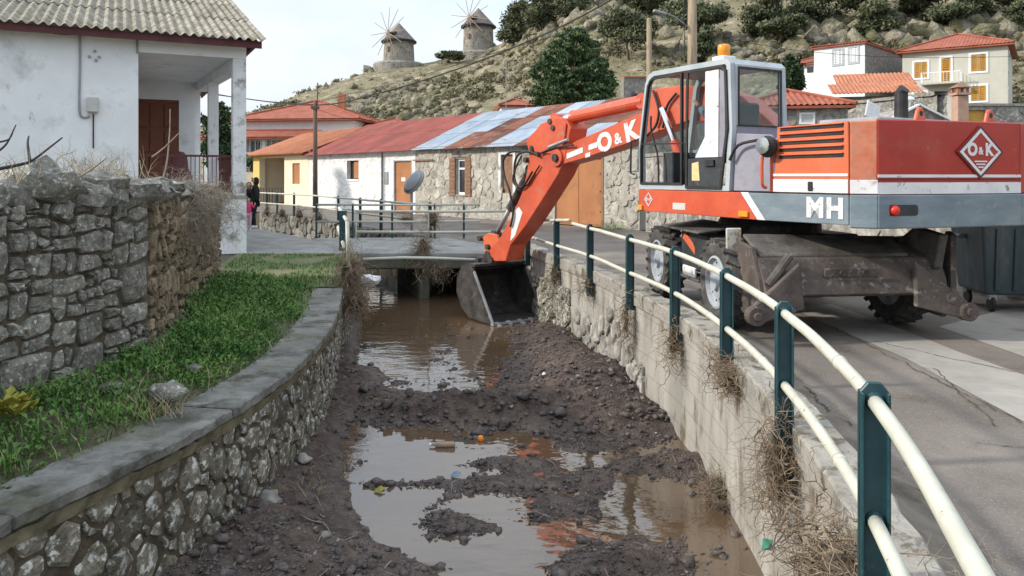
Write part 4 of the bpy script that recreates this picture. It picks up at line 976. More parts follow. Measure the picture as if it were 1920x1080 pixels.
# conduit, meter box
b = MB(); q = lambda px, py, y=-.03: None
def on_facade(px, py, y=0.0):
    a = (px - 960) / F; t = (a * hc.y - hc.x) / (HF.x - a * HF.y); P_ = hc + HF * t; return Vector((HW + t, y, EYE - (py - HOR) / F * P_.y))
cd = catmull([on_facade(150, 66, -.03), on_facade(150, 130, -.03), on_facade(149, 205, -.03), on_facade(156, 220, -.03), on_facade(168, 218, -.03)], 6)
MB().tube(cd, .022, 6).build('conduit', 'grey_metal', WH, M=IM, smooth=True)
p = on_facade(174, 197); bxo = bx(MB(), p.x - .11, p.x + .11, -.14, -.003, p.z - .16, p.z + .16).build('meter_box', 'curtain', WH, M=IM, bevel=.02)
MB().tube([on_facade(175, 214, -.03), on_facade(175, 278, -.03)], .014, 6).build('cable', 'cable', WH, M=IM)
MB().tube(catmull([on_facade(-30, 52, -.05), on_facade(60, 58, -.06), on_facade(120, 66, -.06), on_facade(175, 64, -.05)], 6), .008, 5).build('cable', 'cable', WH, M=IM)
b = MB()
for dx, dz in ((-8, 2), (10, 3), (2, -8), (4, 9)): c = on_facade(176 + dx, 104 + dz, -.02); b.box(c, (.05, .04, .05))
b.build('wall_bracket', 'grey_metal', WH, M=IM)
MB().tube([on_facade(257, 72, -.02), on_facade(257, 100, -.02)], .02, 6).build('conduit', 'grey_metal', WH, M=IM)
# porch railing
b = MB(); z0, z1 = FLZ + .08, FLZ + .92
rl = bx(MB(), PX + .02, HW - .3, .10, .14, z1 - .045, z1).build('porch_railing', 'maroon', WH, M=IM)
bx(MB(), PX + .02, HW - .3, .10, .14, z0, z0 + .04).build('bottom_bar', 'maroon', rl, M=IM)
b = MB()
for i in range(20): x = PX + .08 + i * .088; bx(b, x - .008, x + .008, .112, .128, z0 + .04, z1 - .045)
b.build('balusters', 'maroon', rl, M=IM, kind='stuff')
b = MB(); bx(b, HW - .27, HW - .23, .3, 3.1, z1 - .045, z1); bx(b, HW - .27, HW - .23, .3, 3.1, z0, z0 + .04)
for i in range(18): y = .36 + i * .155; bx(b, HW - .258, HW - .242, y - .008, y + .008, z0 + .04, z1 - .045)
b.build('side_railing', 'maroon', WH, M=IM)
# chair under a dark cover on the porch
ch = thing('covered_chair', 'dark brown cloth bundle standing on the porch behind the railing', 'chair', IM @ Vector((0, 0, 0)) + HO)
pc = MH_ @ Vector((PX + .85, 1.0, FLZ)); ch.location = pc
MB().lathe([(.36, 0), (.34, .2), (.30, .45), (.22, .62), (.19, .9), (.12, 1.0), (.02, 1.02)], 12).build('cover', 'maroon', ch, smooth=True)
# ---------------------------------------------------------------- row of low houses across the street
def fac(t, y=0): return FA + FU * t - FN * y
# local frame: x runs from left to right as seen from the street => origin at far (left) end, direction -FU
def row_house(name, label, t0, t1):
    o = FA + FU * t1; th = thing(name, label, 'house', o); M_ = frame(o, -FU); return th, Matrix.Translation(-o) @ M_, t1 - t0, t1
# --- stone house (t 0 .. 13.46)
T1 = 13.46
SH, SM, w, tt = row_house('house', 'low stone house with rusty and pale blue sheet roof behind the excavator arm', 0, T1)
X = lambda px: T1 - tpx(px)
EVH = 3.0
def Zp(px, py): return EYE - (py - HOR) / F * (FA + FU * tpx(px)).y
wins = [(X(855), X(873), Zp(864, 365), Zp(864, 297))]
w2_ = (X(940), X(962), Zp(950, 362), Zp(950, 290)); gar = (X(1040), X(1130), 0, 2.35)
holes = [wins[0], w2_, gar]
b = MB(); wall_panel(b, 0, w, 0, EVH, 0, .45, holes); b.build('wall', 'mortar_pale', SH, M=SM)
fs_ = lambda u, v, h: SM @ Vector((u, -h, v))
pol = rubble(.05, w - .05, .03, EVH - .08, .10, .24, 71, joint=.05, tries=9000, holes=[(h[0] - .12, h[1] + .12, h[2] - .05, h[3] + .15) for h in holes], skew=1.3)
lay_stones(SH, pol, fs_, 'stone_facade', 72, proud=.022, world=False, back=-.01)
add_window(SH, *wins[0], .10, SM, mull=0, trans=.72, fw=.10, sill='conc_cap')
for (a, c) in ((wins[0][0] - .42, wins[0][0] - .02), (wins[0][1] + .02, wins[0][1] + .42)): shutter(SH, a, c, wins[0][2] - .05, wins[0][3] + .03, -.06, SM, 'wood_brown', 9)
bx(MB(), wins[0][0] - .25, wins[0][1] + .35, -.05, .1, wins[0][3] + .06, wins[0][3] + .16).build('lintel', 'conc_cap', SH, M=SM)
shutter(SH, w2_[0], w2_[1], w2_[2], w2_[3], .08, SM, 'wood_brown', 0, 'shutter')
b = MB(); bx(b, w2_[0] - .16, w2_[0] - .01, -.03, .1, w2_[2], w2_[3] + .14); bx(b, w2_[1] + .01, w2_[1] + .16, -.03, .1, w2_[2], w2_[3] + .14); bx(b, w2_[0], w2_[1], -.03, .1, w2_[3] + .01, w2_[3] + .14); b.build('window_surround', 'plaster_worn', SH, M=SM)
g_ = bx(MB(), gar[0] + .02, gar[1] - .02, .06, .12, .02, gar[3] - .02).build('garage_gate', 'door_orange', SH, M=SM)
gm = (gar[0] + gar[1]) / 2
for (a, c) in ((gar[0] + .06, gm - .01), (gm + .01, gar[1] - .06)): bx(MB(), a, c, .045, .058, .08, gar[3] - .08).build('leaf', 'door_orange', g_, M=SM, bevel=.01)
bx(MB(), gar[1] - .06, gar[1] + .05, -.02, .05, 0, gar[3] + .05).build('post', 'wood_brown', g_, M=SM)
for zz in (.5, 1.2, 1.8): bx(MB(), gar[1] - .16, gar[1] - .06, .02, .044, zz, zz + .06).build('hinge', 'dark_steel', g_, M=SM)
# patches of white plaster near the corner
rngp = random.Random(4); b = MB()
for k_ in range(40):
    cx = w - rngp.uniform(.1, 1.5); cz = rngp.uniform(.25, 2.6); n_ = 9; rr0 = rngp.uniform(.05, .17)
    pts = [(cx + math.cos(6.28 * i / n_) * rr0 * rngp.uniform(.6, 1.2), cz + math.sin(6.28 * i / n_) * rr0 * rngp.uniform(.6, 1.2)) for i in range(n_)]
    pts = [(min(p[0], w - .02), max(.05, p[1])) for p in pts]; b.prism([(p[0], 0, p[1]) for p in pts], (0, -.034 - k_ * .0006, 0), (0, .0, 0))
b.build('plaster_patch', 'mortar_pale', SH, M=SM, kind='stuff')
b = MB(); wall_panel(b, -.002, w, 0, EVH, 7.5, .4); b.build('wall', 'mortar_pale', SH, M=SM)
RH = 1.75; RD = 3.9
b = MB(); b.prism([(w - .4, .46, 0), (w - .4, 7.49, 0), (w - .4, 7.49, EVH), (w - .4, RD, EVH + RH - .1), (w - .4, .46, EVH)], (0, 0, 0), (.4, 0, 0)); b.build('gable', 'stone_grey', SH, M=SM)
rng = random.Random(23); x = -.15; k = 0; PAT = ['BBB', 'BBB', 'BBB', 'RBB', 'RRB', 'RRR', 'BBR', 'BBB', 'RRB', 'RRR', 'RRR', 'BRR', 'RRR', 'RRR', 'RRR']; cols = ['sheet_blue', 'sheet_blue', 'sheet_rust', 'sheet_blue', 'sheet_rust', 'sheet_blue', 'sheet_rust', 'sheet_rust', 'sheet_blue', 'sheet_rust']
while x < w + .1:
    x1 = min(x + .95, w + .25)
    for j, (fa, fb) in enumerate(((-.09, .36), (.34, .70), (.68, 1.0))):
        ya = RD * fa; yb = RD * fb; sl_ = RH / RD; lift = .02 * j + .012 * (k % 2)
        m_ = 'sheet_blue' if PAT[k % len(PAT)][j] == 'B' else 'sheet_rust'
        ya += rng.uniform(-.06, .06) if j == 0 else 0
        s = slope_sheet(x, x1 + .05, (ya, EVH + .06 + ya * sl_ + lift), (yb, EVH + .06 + yb * sl_ + lift), wave=.014, pitch=.135, th=.006)
        s.build('roof_sheet', m_, SH, M=SM)
    x = x1 if x1 < w + .2 else 99; k += 1
slope_sheet(-.1, w + .2, (7.9, EVH), (RD, EVH + RH + .06), wave=.014, pitch=.2, th=.01).build('rear_roof', 'sheet_rust', SH, M=SM)
b = MB(); bx(b, 0, w, -.14, .46, EVH + .0, EVH + .03)
b.build('eave_board', 'wood_brown', SH, M=SM)
# --- white house (t 13.46 .. 24.9)
T2 = 24.9
WB, WM, w, tt = row_house('house', 'whitewashed low house with dark red sheet roof and orange door', T1, T2)
X = lambda px: T2 - tpx(px)
wn = (X(651), X(673), Zp(662, 336), Zp(662, 301)); dn = (X(739), X(773), 0, Zp(756, 300))
b = MB(); wall_panel(b, 0, w - .002, 0, EVH, -.02, .45, [wn, dn]); b.build('wall', 'whitewash', WB, M=WM)
bx(MB(), wn[0], wn[1], .20, .24, wn[2], wn[3]).build('window_back', 'dark_room', WB, M=WM)
shutter(WB, (wn[0] + wn[1]) / 2 - .1, wn[1] - .03, wn[2] + .04, wn[3] - .04, .10, WM, 'door_orange', 0)
bx(MB(), wn[0] - .05, wn[1] + .05, -.06, .0, wn[2] - .09, wn[2] - .01).build('sill', 'white_paint', WB, M=WM)
d_ = bx(MB(), dn[0] + .06, dn[1] - .06, .05, .10, .02, dn[3] - .06).build('door', 'door_orange', WB, M=WM)
bx(MB(), (dn[0] + dn[1]) / 2 - .2, (dn[0] + dn[1]) / 2 + .15, .03, .049, 1.5, 1.68).build('notice', 'white_paint', d_, M=WM)
b = MB(); bx(b, dn[0] - .02, dn[0] + .055, -.03, .06, 0, dn[3]); bx(b, dn[1] - .055, dn[1] + .02, -.03, .06, 0, dn[3]); bx(b, dn[0] + .056, dn[1] - .056, -.03, .06, dn[3] - .055, dn[3]); b.build('door_frame', 'rim_grey', d_, M=WM)
bx(MB(), X(722), X(729), -.06, .0, Zp(725, 345), Zp(725, 322)).build('meter_box', 'grey_metal', WB, M=WM)
MB().tube([Vector((X(718), -.06, 0)), Vector((X(718), -.06, EVH - .1))], .04, 6).build('drain_pipe', 'grey_metal', WB, M=WM)
bx(MB(), X(778), X(815), -.12, -.08, dn[3] - .06, dn[3] + .0).build('iron_bar', 'wood_brown', WB, M=WM)
x = -.35; k = 0; sl_ = RH / RD
while x < w - .05:
    x1 = min(x + 1.0, w - .02)
    for j, (fa, fb) in enumerate(((-.10, .52), (.50, 1.0))):
        ya, yb = RD * fa, RD * fb
        slope_sheet(x, x1 + .04, (ya, EVH + .09 + ya * sl_ + j * .014 + .008 * (k % 2)), (yb, EVH + .09 + yb * sl_ + j * .014 + .008 * (k % 2)), wave=.014, pitch=.135, th=.006).build('roof_sheet', 'sheet_red', WB, M=WM)
    x = x1 if x1 < w - .1 else 99; k += 1
slope_sheet(-.3, w, (7.9, EVH), (RD, EVH + RH + .1), wave=.014, pitch=.2, th=.01).build('rear_roof', 'sheet_red', WB, M=WM)
b = MB(); b.prism([(.0, .0, EVH), (.0, 7.5, EVH), (.0, RD, EVH + RH)], (0, 0, 0), (.3, 0, 0)); b.build('gable', 'whitewash', WB, M=WM)
bx(MB(), 0, .35, .432, 7.5, 0, EVH - .01).build('side_wall', 'whitewash', WB, M=WM)
# --- cream house (t 24.9 .. 33.6)
T3 = 33.4
CH, CM, w, tt = row_house('house', 'small cream and ochre house with orange tile roof at the far end', T2, T3)
X = lambda px: T3 - tpx(px)
EVC = 3.15
pn = (X(488), X(534), 0, Zp(510, 296)); wn = (X(549), X(563), Zp(556, 345), Zp(556, 306))
b = MB(); wall_panel(b, 0, w - .002, 0, EVC, -.03, .35, [pn, wn]); b.build('wall', 'cream', CH, M=CM)
bx(MB(), -.02, w - .004, -.06, -.032, pn[3] + .05, EVC - .02).build('upper_band', 'ochre', CH, M=CM)
bx(MB(), -.02, pn[0], -.055, -.034, .0, pn[3] + .048).build('corner_band', 'ochre', CH, M=CM)
shutter(CH, wn[0], wn[1], wn[2], wn[3], .06, CM, 'door_orange', 0)
wall_panel(MB(), pn[0] - .6, pn[1] + .6, 0, EVC, 1.8, .2, [(pn[0] + .3, pn[1] - .3, 0.1, 2.5)]).build('porch_wall', 'wood_brown', CH, M=CM)
add_window(CH, pn[0] + .3, pn[1] - .3, .1, 2.5, 1.85, CM, mull=1, trans=.75, fw=.09)
bx(MB(), pn[0] - .6, pn[0] - .3, .33, 1.79, 0, EVC - .01).build('side_wall', 'cream', CH, M=CM); bx(MB(), pn[1] + .3, pn[1] + .6, .33, 1.79, 0, EVC - .01).build('side_wall', 'cream', CH, M=CM)
bx(MB(), pn[0] - .3, pn[1] + .3, .33, 1.79, EVC - .15, EVC - .02).build('porch_ceiling', 'cream', CH, M=CM)
b = MB()
for i in range(9): x = pn[0] + .1 + i * (pn[1] - pn[0] - .2) / 8; bx(b, x - .015, x + .015, -.01, .02, .05, .95)
bx(b, pn[0], pn[1], -.015, .025, .95, 1.0); b.build('porch_railing', 'black', CH, M=CM)
tiled(-.5, w + .1, (-.55, EVC - .05), (3.6, EVC + 1.5)).build('roof', 'tile_orange', CH, M=CM); tiled(-.5, w + .1, (7.6, EVC - .05), (3.6, EVC + 1.5)).build('roof', 'tile_orange', CH, M=CM)
bx(MB(), -.45, w, -.5, -.03, EVC - .13, EVC - .09).build('soffit', 'wood_brown', CH, M=CM)
b = MB(); wall_panel(b, 0, w, 0, EVC, 7.0, .3); bx(b, 0, .3, .33, 6.99, 0, EVC - .01); b.build('rear_wall', 'cream', CH, M=CM)
# low annex wall left of the cream house
p = at(455, 395, 52); an = thing('garden_wall', 'pale pierced garden wall left of the cream house', 'wall', (p.x, p.y, 0))
b = MB(); b.box((0, 0, 1.0), (4.2, .3, 2.0)); b.build('wall', 'cream', an)
b = MB()
for i in range(5):
    for j in range(3): b.box((-1.6 + i * .8, -.16, .5 + j * .5), (.28, .04, .28))
b.build('screen_block', 'wood_brown', an)
# ---------------------------------------------------------------- stone wall and lean-to behind the excavator
WBc = Curve2(WALLB)
SW = thing('stone_wall', 'tall grey stone house wall behind the excavator along the road', 'wall', (5.5, 18, 0))
strip_solid(WBc, 0, WBc.len, -.45, .0, -.1, 2.35, .5).build('core', 'mortar_pale', SW, world=True)
fw_ = lambda u, v, h: WBc.pt(u, -h - .0, v)
SWB = strip_solid(WBc, 0, WBc.len, 0, .45, -.1, 2.35, .5)
pol = rubble(.1, 17.0, .03, 2.32, .14, .30, 81, joint=.05, tries=6000, skew=1.2)
fw_ = lambda u, v, h: WBc.pt(u, h, v)
lay_stones(SW, pol, fw_, 'stone_grey', 82, proud=.03, limit=280)
strip_solid(WBc, 0, WBc.len, -.48, .05, 2.352, 2.45, .6, .01).build('capping', 'conc_cap', SW, world=True)
# ---------------------------------------------------------------- two-tier villa behind the row
def box_house(name, label, origin, xdir, w, d, z0, z1, wm, cat='house'):
    th = thing(name, label, cat, origin); M_ = Matrix.Translation(-Vector(origin)) @ frame(origin, xdir)
    return th, M_
o = at(452, 300, 62); o.z = 0
VI, VM = box_house('villa', 'white villa with two tiers of red tiled hip roof behind the row', o, (1, -.12), 10, 9, 0, 6, 'white_paint')
b = MB(); bx(b, 0, 9.4, 0, 9, 0, 6.2); b.build('wall', 'white_paint', VI, M=VM)
bx(MB(), -2.2, 8.2, -2.4, -.0, 3.4, 3.6).build('balcony_slab', 'white_paint', VI, M=VM)
for x in (-1.9, 2.8, 7.8): bx(MB(), x, x + .3, -2.3, -2.0, 0, 4.58).build('column', 'white_paint', VI, M=VM)
for i, x in enumerate((.8, 3.6, 6.4)): add_window(VI, x, x + 1.3, 3.62, 4.55, -.06, VM, fw=.1, mull=1)
b = MB()
for i in range(24): bx(b, -2.1 + i * .44, -2.06 + i * .44, -2.38, -2.34, 3.6, 4.5)
bx(b, -2.15, 8.2, -2.4, -2.32, 4.5, 4.58); b.build('balcony_railing', 'white_paint', VI, M=VM)
hip_roof(VI, 10.6, 3.4, 4.75, .6, .3, VM @ Matrix.Translation((-2.4, -2.7, 0)), 'tile', 'lower_roof')
hip_roof(VI, 9.4, 9, 6.3, 1.85, .7, VM, 'tile', 'roof')
ch_ = bx(MB(), 6.6, 7.2, 4.1, 4.6, 7.2, 8.7).build('chimney', 'tile_orange', VI, M=VM)
b = MB(); bx(b, 9.41, 13.0, 2.6, 8.5, 0, 5.6); b.build('side_wing', 'white_paint', VI, M=VM)
hip_roof(VI, 3.9, 6.6, 5.7, 1.0, .4, VM @ Matrix.Translation((9.3, 2.2, 0)), 'tile', 'wing_roof')
# small roofs between the row and the hill
o = at(828, 222, 66); o.z = 0
S1, M1_ = box_house('house', 'low house with red tiled roof peeping over the dark red sheet roof', o, (1, -.05), 8, 6, 0, 4, 'white_paint')
bx(MB(), 0, 5.2, 0, 6, 0, 6.2).build('wall', 'white_paint', S1, M=M1_); hip_roof(S1, 5.2, 6, 6.3, .85, .35, M1_, 'tile')
o = at(940, 215, 60); o.z = 0
S2, M1_ = box_house('house', 'small white cube house with red roof beside the big pine', o, (1, .1), 4, 5, 0, 4, 'white_paint')
bx(MB(), 0, 2.6, 0, 5, 0, 7.2).build('wall', 'white_paint', S2, M=M1_); hip_roof(S2, 2.6, 5, 7.3, .7, .2, M1_, 'tile')
o = at(700, 232, 58); o.z = 0
S3, M1_ = box_house('house', 'little house with low red roof just behind the sheet roof ridge', o, (1, -.1), 4, 5, 0, 4, 'white_paint')
bx(MB(), 0, 3.6, 0, 5, 0, 5.2).build('wall', 'cream', S3, M=M1_); hip_roof(S3, 3.6, 5, 5.25, .7, .2, M1_, 'tile_orange')
# ---------------------------------------------------------------- houses on the slope at the right
def shuttered(par, M_, x0, x1, z0, z1, m, sur='white_paint', sy=0.0, sub=2):
    bw = .14; b = MB(); bx(b, x0 - bw, x0, sy - .05, sy + .06, z0 - bw, z1 + bw); bx(b, x1, x1 + bw, sy - .05, sy + .06, z0 - bw, z1 + bw); bx(b, x0, x1, sy - .05, sy + .06, z1, z1 + bw); bx(b, x0, x1, sy - .05, sy + .06, z0 - bw, z0)
    wdw = b.build('window', sur, par, M=M_); n = sub
    for i in range(n):
        a = x0 + (x1 - x0) * i / n; c = x0 + (x1 - x0) * (i + 1) / n
        q_ = MB(); a += .015; c -= .015; bx(q_, a, c, sy + .0, sy + .03, z0 + .01, z1 - .01); bx(q_, a, a + .07, sy - .035, sy, z0 + .01, z1 - .01); bx(q_, c - .07, c, sy - .035, sy, z0 + .01, z1 - .01); ns_ = int((z1 - z0) / .13)
        for j_ in range(ns_): zz_ = z0 + .03 + (z1 - z0 - .06) * (j_ + .5) / ns_; bx(q_, a + .071, c - .071, sy - .03, sy, zz_ - .03, zz_ + .03)
        q_.build('shutter', m, wdw, M=M_)
    return wdw
# grey-beige house
cn = at(1890, 85, 55); xd = Vector((.82, -.575, 0)); gw = 6.8; o = Vector((cn.x, cn.y, 0)) - xd * gw; o.z = 3.5
GH, GM = box_house('house', 'beige two storey house with yellow shutters and balcony on the slope', o, xd, gw, 8, 0, 8, 'beige_house')
zc = lambda py, Y: EYE - (py - HOR) / F * Y - 3.5
EVG = zc(92, 57)
bx(MB(), 0, gw, 0, 8, -3, EVG).build('wall', 'beige_house', GH, M=GM)
hip_roof(GH, gw, 8, EVG + .1, 1.6, .4, GM, 'tile')
fx = lambda f: gw * f
wy1, wy0 = zc(112, 57), zc(142, 57)
shuttered(GH, GM, fx(.12), fx(.25), wy0, wy1, 'shutter_yellow'); shuttered(GH, GM, fx(.385), fx(.475), zc(154, 57), wy1 + .15, 'shutter_yellow', sub=1); shuttered(GH, GM, fx(.665), fx(.805), wy0 + .2, wy1 + .25, 'shutter_yellow')
shuttered(GH, GM, fx(.12), fx(.24), zc(195, 57), zc(170, 57), 'shutter_yellow'); shuttered(GH, GM, fx(.665), fx(.805), zc(189, 56), zc(161, 56), 'shutter_yellow')
bal = bx(MB(), fx(.20), fx(.58), -.95, 0, zc(158, 57), zc(154.5, 57)).build('balcony', 'beige_house', GH, M=GM); b = MB()
for i in range(13):
    x = fx(.20) + .02 + i * (fx(.38) - .04) / 12; bx(b, x - .012, x + .012, -.94, -.915, zc(154.4, 57), zc(137, 57))
for i in range(5):
    y = -.9 + i * .2
    for x in (fx(.2) + .015, fx(.58) - .015): bx(b, x - .012, x + .012, y, y + .025, zc(154.4, 57), zc(137, 57))
bx(b, fx(.2), fx(.58), -.95, -.91, zc(137, 57), zc(135.5, 57)); b.build('balcony_railing', 'white_paint', bal, M=GM)
GR = GM @ Matrix.Translation((gw, 0, 0)) @ Matrix.Rotation(R(90), 4, 'Z')
shuttered(GH, GR, 1.0, 1.9, wy0 + .3, wy1 + .35, 'window_dark'); shuttered(GH, GR, .2, 1.1, zc(193, 55), zc(165, 55), 'shutter_yellow')
# white house with stone gable
cn = at(1621, 79, 60); xd = Vector((.71, -.70, 0)); ww = 4.0; o = Vector((cn.x, cn.y, 0)) - xd * ww; o.z = 3.5
PH, PM = box_house('house', 'white two storey house with rough dark side wall high on the slope', o, xd, ww, 9.5, 0, 8, 'white_paint')
zc = lambda py, Y: EYE - (py - HOR) / F * Y - 3.5
EVP = zc(82, 60.5)
bx(MB(), 0, ww, 0, 9.5, -3, EVP).build('wall', 'white_paint', PH, M=PM)
bx(MB(), ww + .003, ww + .06, .05, 9.5, -3, EVP - .02).build('stone_side', 'stone_grey', PH, M=PM)
hip_roof(PH, ww, 9.5, EVP + .08, .8, .2, PM, 'tile')
shuttered(PH, PM, ww * .40, ww * .57, zc(119, 61), zc(93, 61), 'white_paint', 'cab_grey'); shuttered(PH, PM, ww * .71, ww * .87, zc(118, 61), zc(91, 61), 'white_paint', 'cab_grey'); shuttered(PH, PM, ww * .52, ww * .70, zc(156, 61), zc(143, 61), 'cab_grey', 'white_paint')
for zz in (3.0, 5.5): bx(MB(), ww + .062, ww + .10, .5, 9, zz, zz + .12).build('string_course', 'stone_grey', PH, M=PM)
bx(MB(), -2.6, -.003, 1.0, 6, -3, zc(118, 63)).build('annex', 'white_paint', PH, M=PM)
hip_roof(PH, 2.9, 5.4, zc(117, 63) + .1, .8, .2, PM @ Matrix.Translation((-2.75, .8, 0)), 'tile', 'annex_roof')
b = MB(); bx(b, -1.9, -1.3, .93, 1.0, zc(128, 63) - .2, zc(122, 63)); bx(b, -1.0, -.5, .93, 1.0, zc(128, 63) - .2, zc(122, 63)); b.build('annex_window', 'window_dark', PH, M=PM)
# orange tiled lean-to roofs in front of it
o = at(1560, 178, 47); o.z = 2.0
OL, OM = box_house('shed', 'low building with two stepped orange tiled roofs below the beige house', o, (1, -.28), 6, 5, 0, 5, 'stone_grey')
bx(MB(), .3, 4.6, .3, 5, 0, 4.6).build('wall', 'stone_grey', OL, M=OM)
tiled(0, 5.0, (-.3, EYE - (176 - HOR) / F * 47 - 2.0), (2.2, EYE - (158 - HOR) / F * 49 - 2.0)).build('roof', 'tile_orange', OL, M=OM)
tiled(.6, 5.2, (2.3, EYE - (160 - HOR) / F * 49 - 2.0), (4.6, EYE - (139 - HOR) / F * 51 - 2.0)).build('upper_roof', 'tile_orange', OL, M=OM)
# terrace wall with flat concrete top
a = at(1548, 184, 40); c = at(1775, 181, 34)
TW = thing('terrace_wall', 'grey stone terrace wall with flat concrete top above the engine hood', 'wall', (a.x, a.y, 1.0))
TC = Curve2([(a.x - 1, a.y + .8), (a.x, a.y), (c.x, c.y), (c.x + .6, c.y + 3)]); ztop = at(1660, 184, 37).z
strip_solid(TC, 0, TC.len, -.4, 0, .5, ztop - .15, .6).build('core', 'stone_grey', TW, world=True); strip_solid(TC, 0, TC.len, -.5, .12, ztop - .148, ztop, .6, .01).build('capping', 'conc_cap', TW, world=True)
pol = rubble(.8, TC.len - 3, 3.0, ztop - .17, .14, .28, 91, joint=.05, tries=2500); lay_stones(TW, pol, lambda u, v, h: TC.pt(u, h, v), 'stone_grey', 92, proud=.03, limit=160)
# small tiled house with white window just right of the cab
o = at(1400, 235, 33); o.z = 1.2; w0 = 4.1
TH, TM = box_house('house', 'small stone house with red tiled roof and white window behind the cab', o, (1, -.18), w0, 4.5, 0, 4, 'stone_grey')
ez = EYE - (203 - HOR) / F * 33 - 1.2
bx(MB(), 0, w0, 0, 4.5, -1.2, ez).build('wall', 'stone_grey', TH, M=TM)
hip_roof(TH, w0, 4.5, ez + .1, .85, .28, TM, 'tile')
pol = rubble(.05, w0 - .05, ez - 1.4, ez - .05, .12, .22, 95, joint=.045, tries=900, holes=[(2.05, 2.85, ez - .85, ez - .1)]); lay_stones(TH, pol, lambda u, v, h: TM @ Vector((u, -h, v)), 'stone_grey', 96, proud=.03, limit=90, world=False)
add_window(TH, 2.15, 2.78, ez - .72, ez - .22, -.05, TM, pane_m='curtain', fw=.08, mull=0)
# little white-edged gable
o = at(1672, 226, 29); o.z = 1.0; gz = at(1720, 199, 29).z - 1.0; ez = at(1720, 222, 29).z - 1.0
GG, G2 = box_house('shed', 'little stone gable with white verge tiles behind the red hood', o, (1, 0), 2, 4, 0, 4, 'stone_grey')
b = MB(); b.prism([(0, 0, -1), (2.0, 0, -1), (2.0, 0, ez), (1.0, 0, gz), (0, 0, ez)], (0, 0, 0), (0, 3, 0)); b.build('wall', 'stone_grey', GG, M=G2)
b = MB(); b.bar((-.15, -.05, ez - .06), (1.0, -.05, gz + .05), .22, .07); b.bar((2.15, -.05, ez - .06), (1.0, -.05, gz + .05), .22, .07); b.build('verge', 'white_paint', GG, M=G2)
b = MB(); b.lathe([(.12, 0), (.12, .25), (.2, .3), (.16, .42), (.03, .5)], 10, (1.0, .6, gz - .05)); b.build('chimney_cowl', 'chrome', GG, M=G2, smooth=True)
# pink chimney, yellow door and wall on the far right
p = at(1800, 228, 27); CHM = thing('chimney', 'pinkish masonry chimney with small pointed cap behind the exhaust pipe', 'chimney', (p.x, p.y, 0))
zt = at(1800, 180, 27).z; b = MB(); b.box((0, 0, zt / 2), (.40, .40, zt)); b.build('stack', 'chimney_plaster', CHM, bevel=.02)
b = MB(); b.box((0, 0, zt + .06), (.52, .52, .08)); b.build('collar', 'chimney_plaster', CHM); b = MB()
for sx in (-1, 1):
    for sy in (-1, 1): MB().box((sx * .17, sy * .17, zt + .19), (.07, .07, .18)).build('cap_leg', 'ex_worn', CHM)
b = MB(); b.add([(-.28, -.28, zt + .28), (.28, -.28, zt + .28), (.28, .28, zt + .28), (-.28, .28, zt + .28), (0, 0, zt + .48)], [(0, 1, 2, 3), (0, 1, 4), (1, 2, 4), (2, 3, 4), (3, 0, 4)]); b.build('cap', 'wood_brown', CHM)
p = at(1805, 232, 30); RWW = thing('stone_wall', 'grey stone yard wall with a yellow wooden door at the far right', 'wall', (p.x, p.y, 0)); zt = at(1850, 199, 30).z
RM = Matrix.Identity(4); b = MB(); wall_panel(b, 0, 8, 0, zt, 0, .4, [(.15, .9, 0, zt - .15)]); b.build('wall', 'stone_grey', RWW, M=RM)
shutter(RWW, .15, .9, 0, zt - .15, .1, RM, 'shutter_yellow', 0, 'door'); bx(MB(), -.05, 8.05, -.06, .45, zt + .002, zt + .1).build('capping', 'conc_cap', RWW, M=RM)
pol = rubble(1.0, 4.0, 2.4, zt - .05, .12, .25, 97, joint=.05, tries=700); lay_stones(RWW, pol, lambda u, v, h: Vector((u, -h, v)), 'stone_grey', 98, proud=.03, limit=60, world=False)
# ruined hut with a tank, right of the big pine
p = at(1188, 190, 46); HU = thing('hut', 'roofless little masonry hut with a rusty lid beside the wooden pole', 'hut', (p.x, p.y, 1.0))
zt = at(1188, 148, 46).z - 1.0; b = MB(); b.box((0, 0, zt / 2), (1.35, 1.2, zt)); b.build('wall', 'stone_grey', HU); b = MB(); b.box((.1, 0, zt + .05), (1.5, 1.3, .09)); b.build('lid', 'tile_orange', HU)
p = at(1187, 183, 43); BK = thing('water_tank', 'black plastic barrel in front of the little hut', 'tank', (p.x, p.y, p.z - .5)); MB().lathe([(.28, 0), (.32, .1), (.32, .6), (.28, .72), (.12, .76), (.1, .84)], 14).build('barrel', 'black', BK, smooth=True)
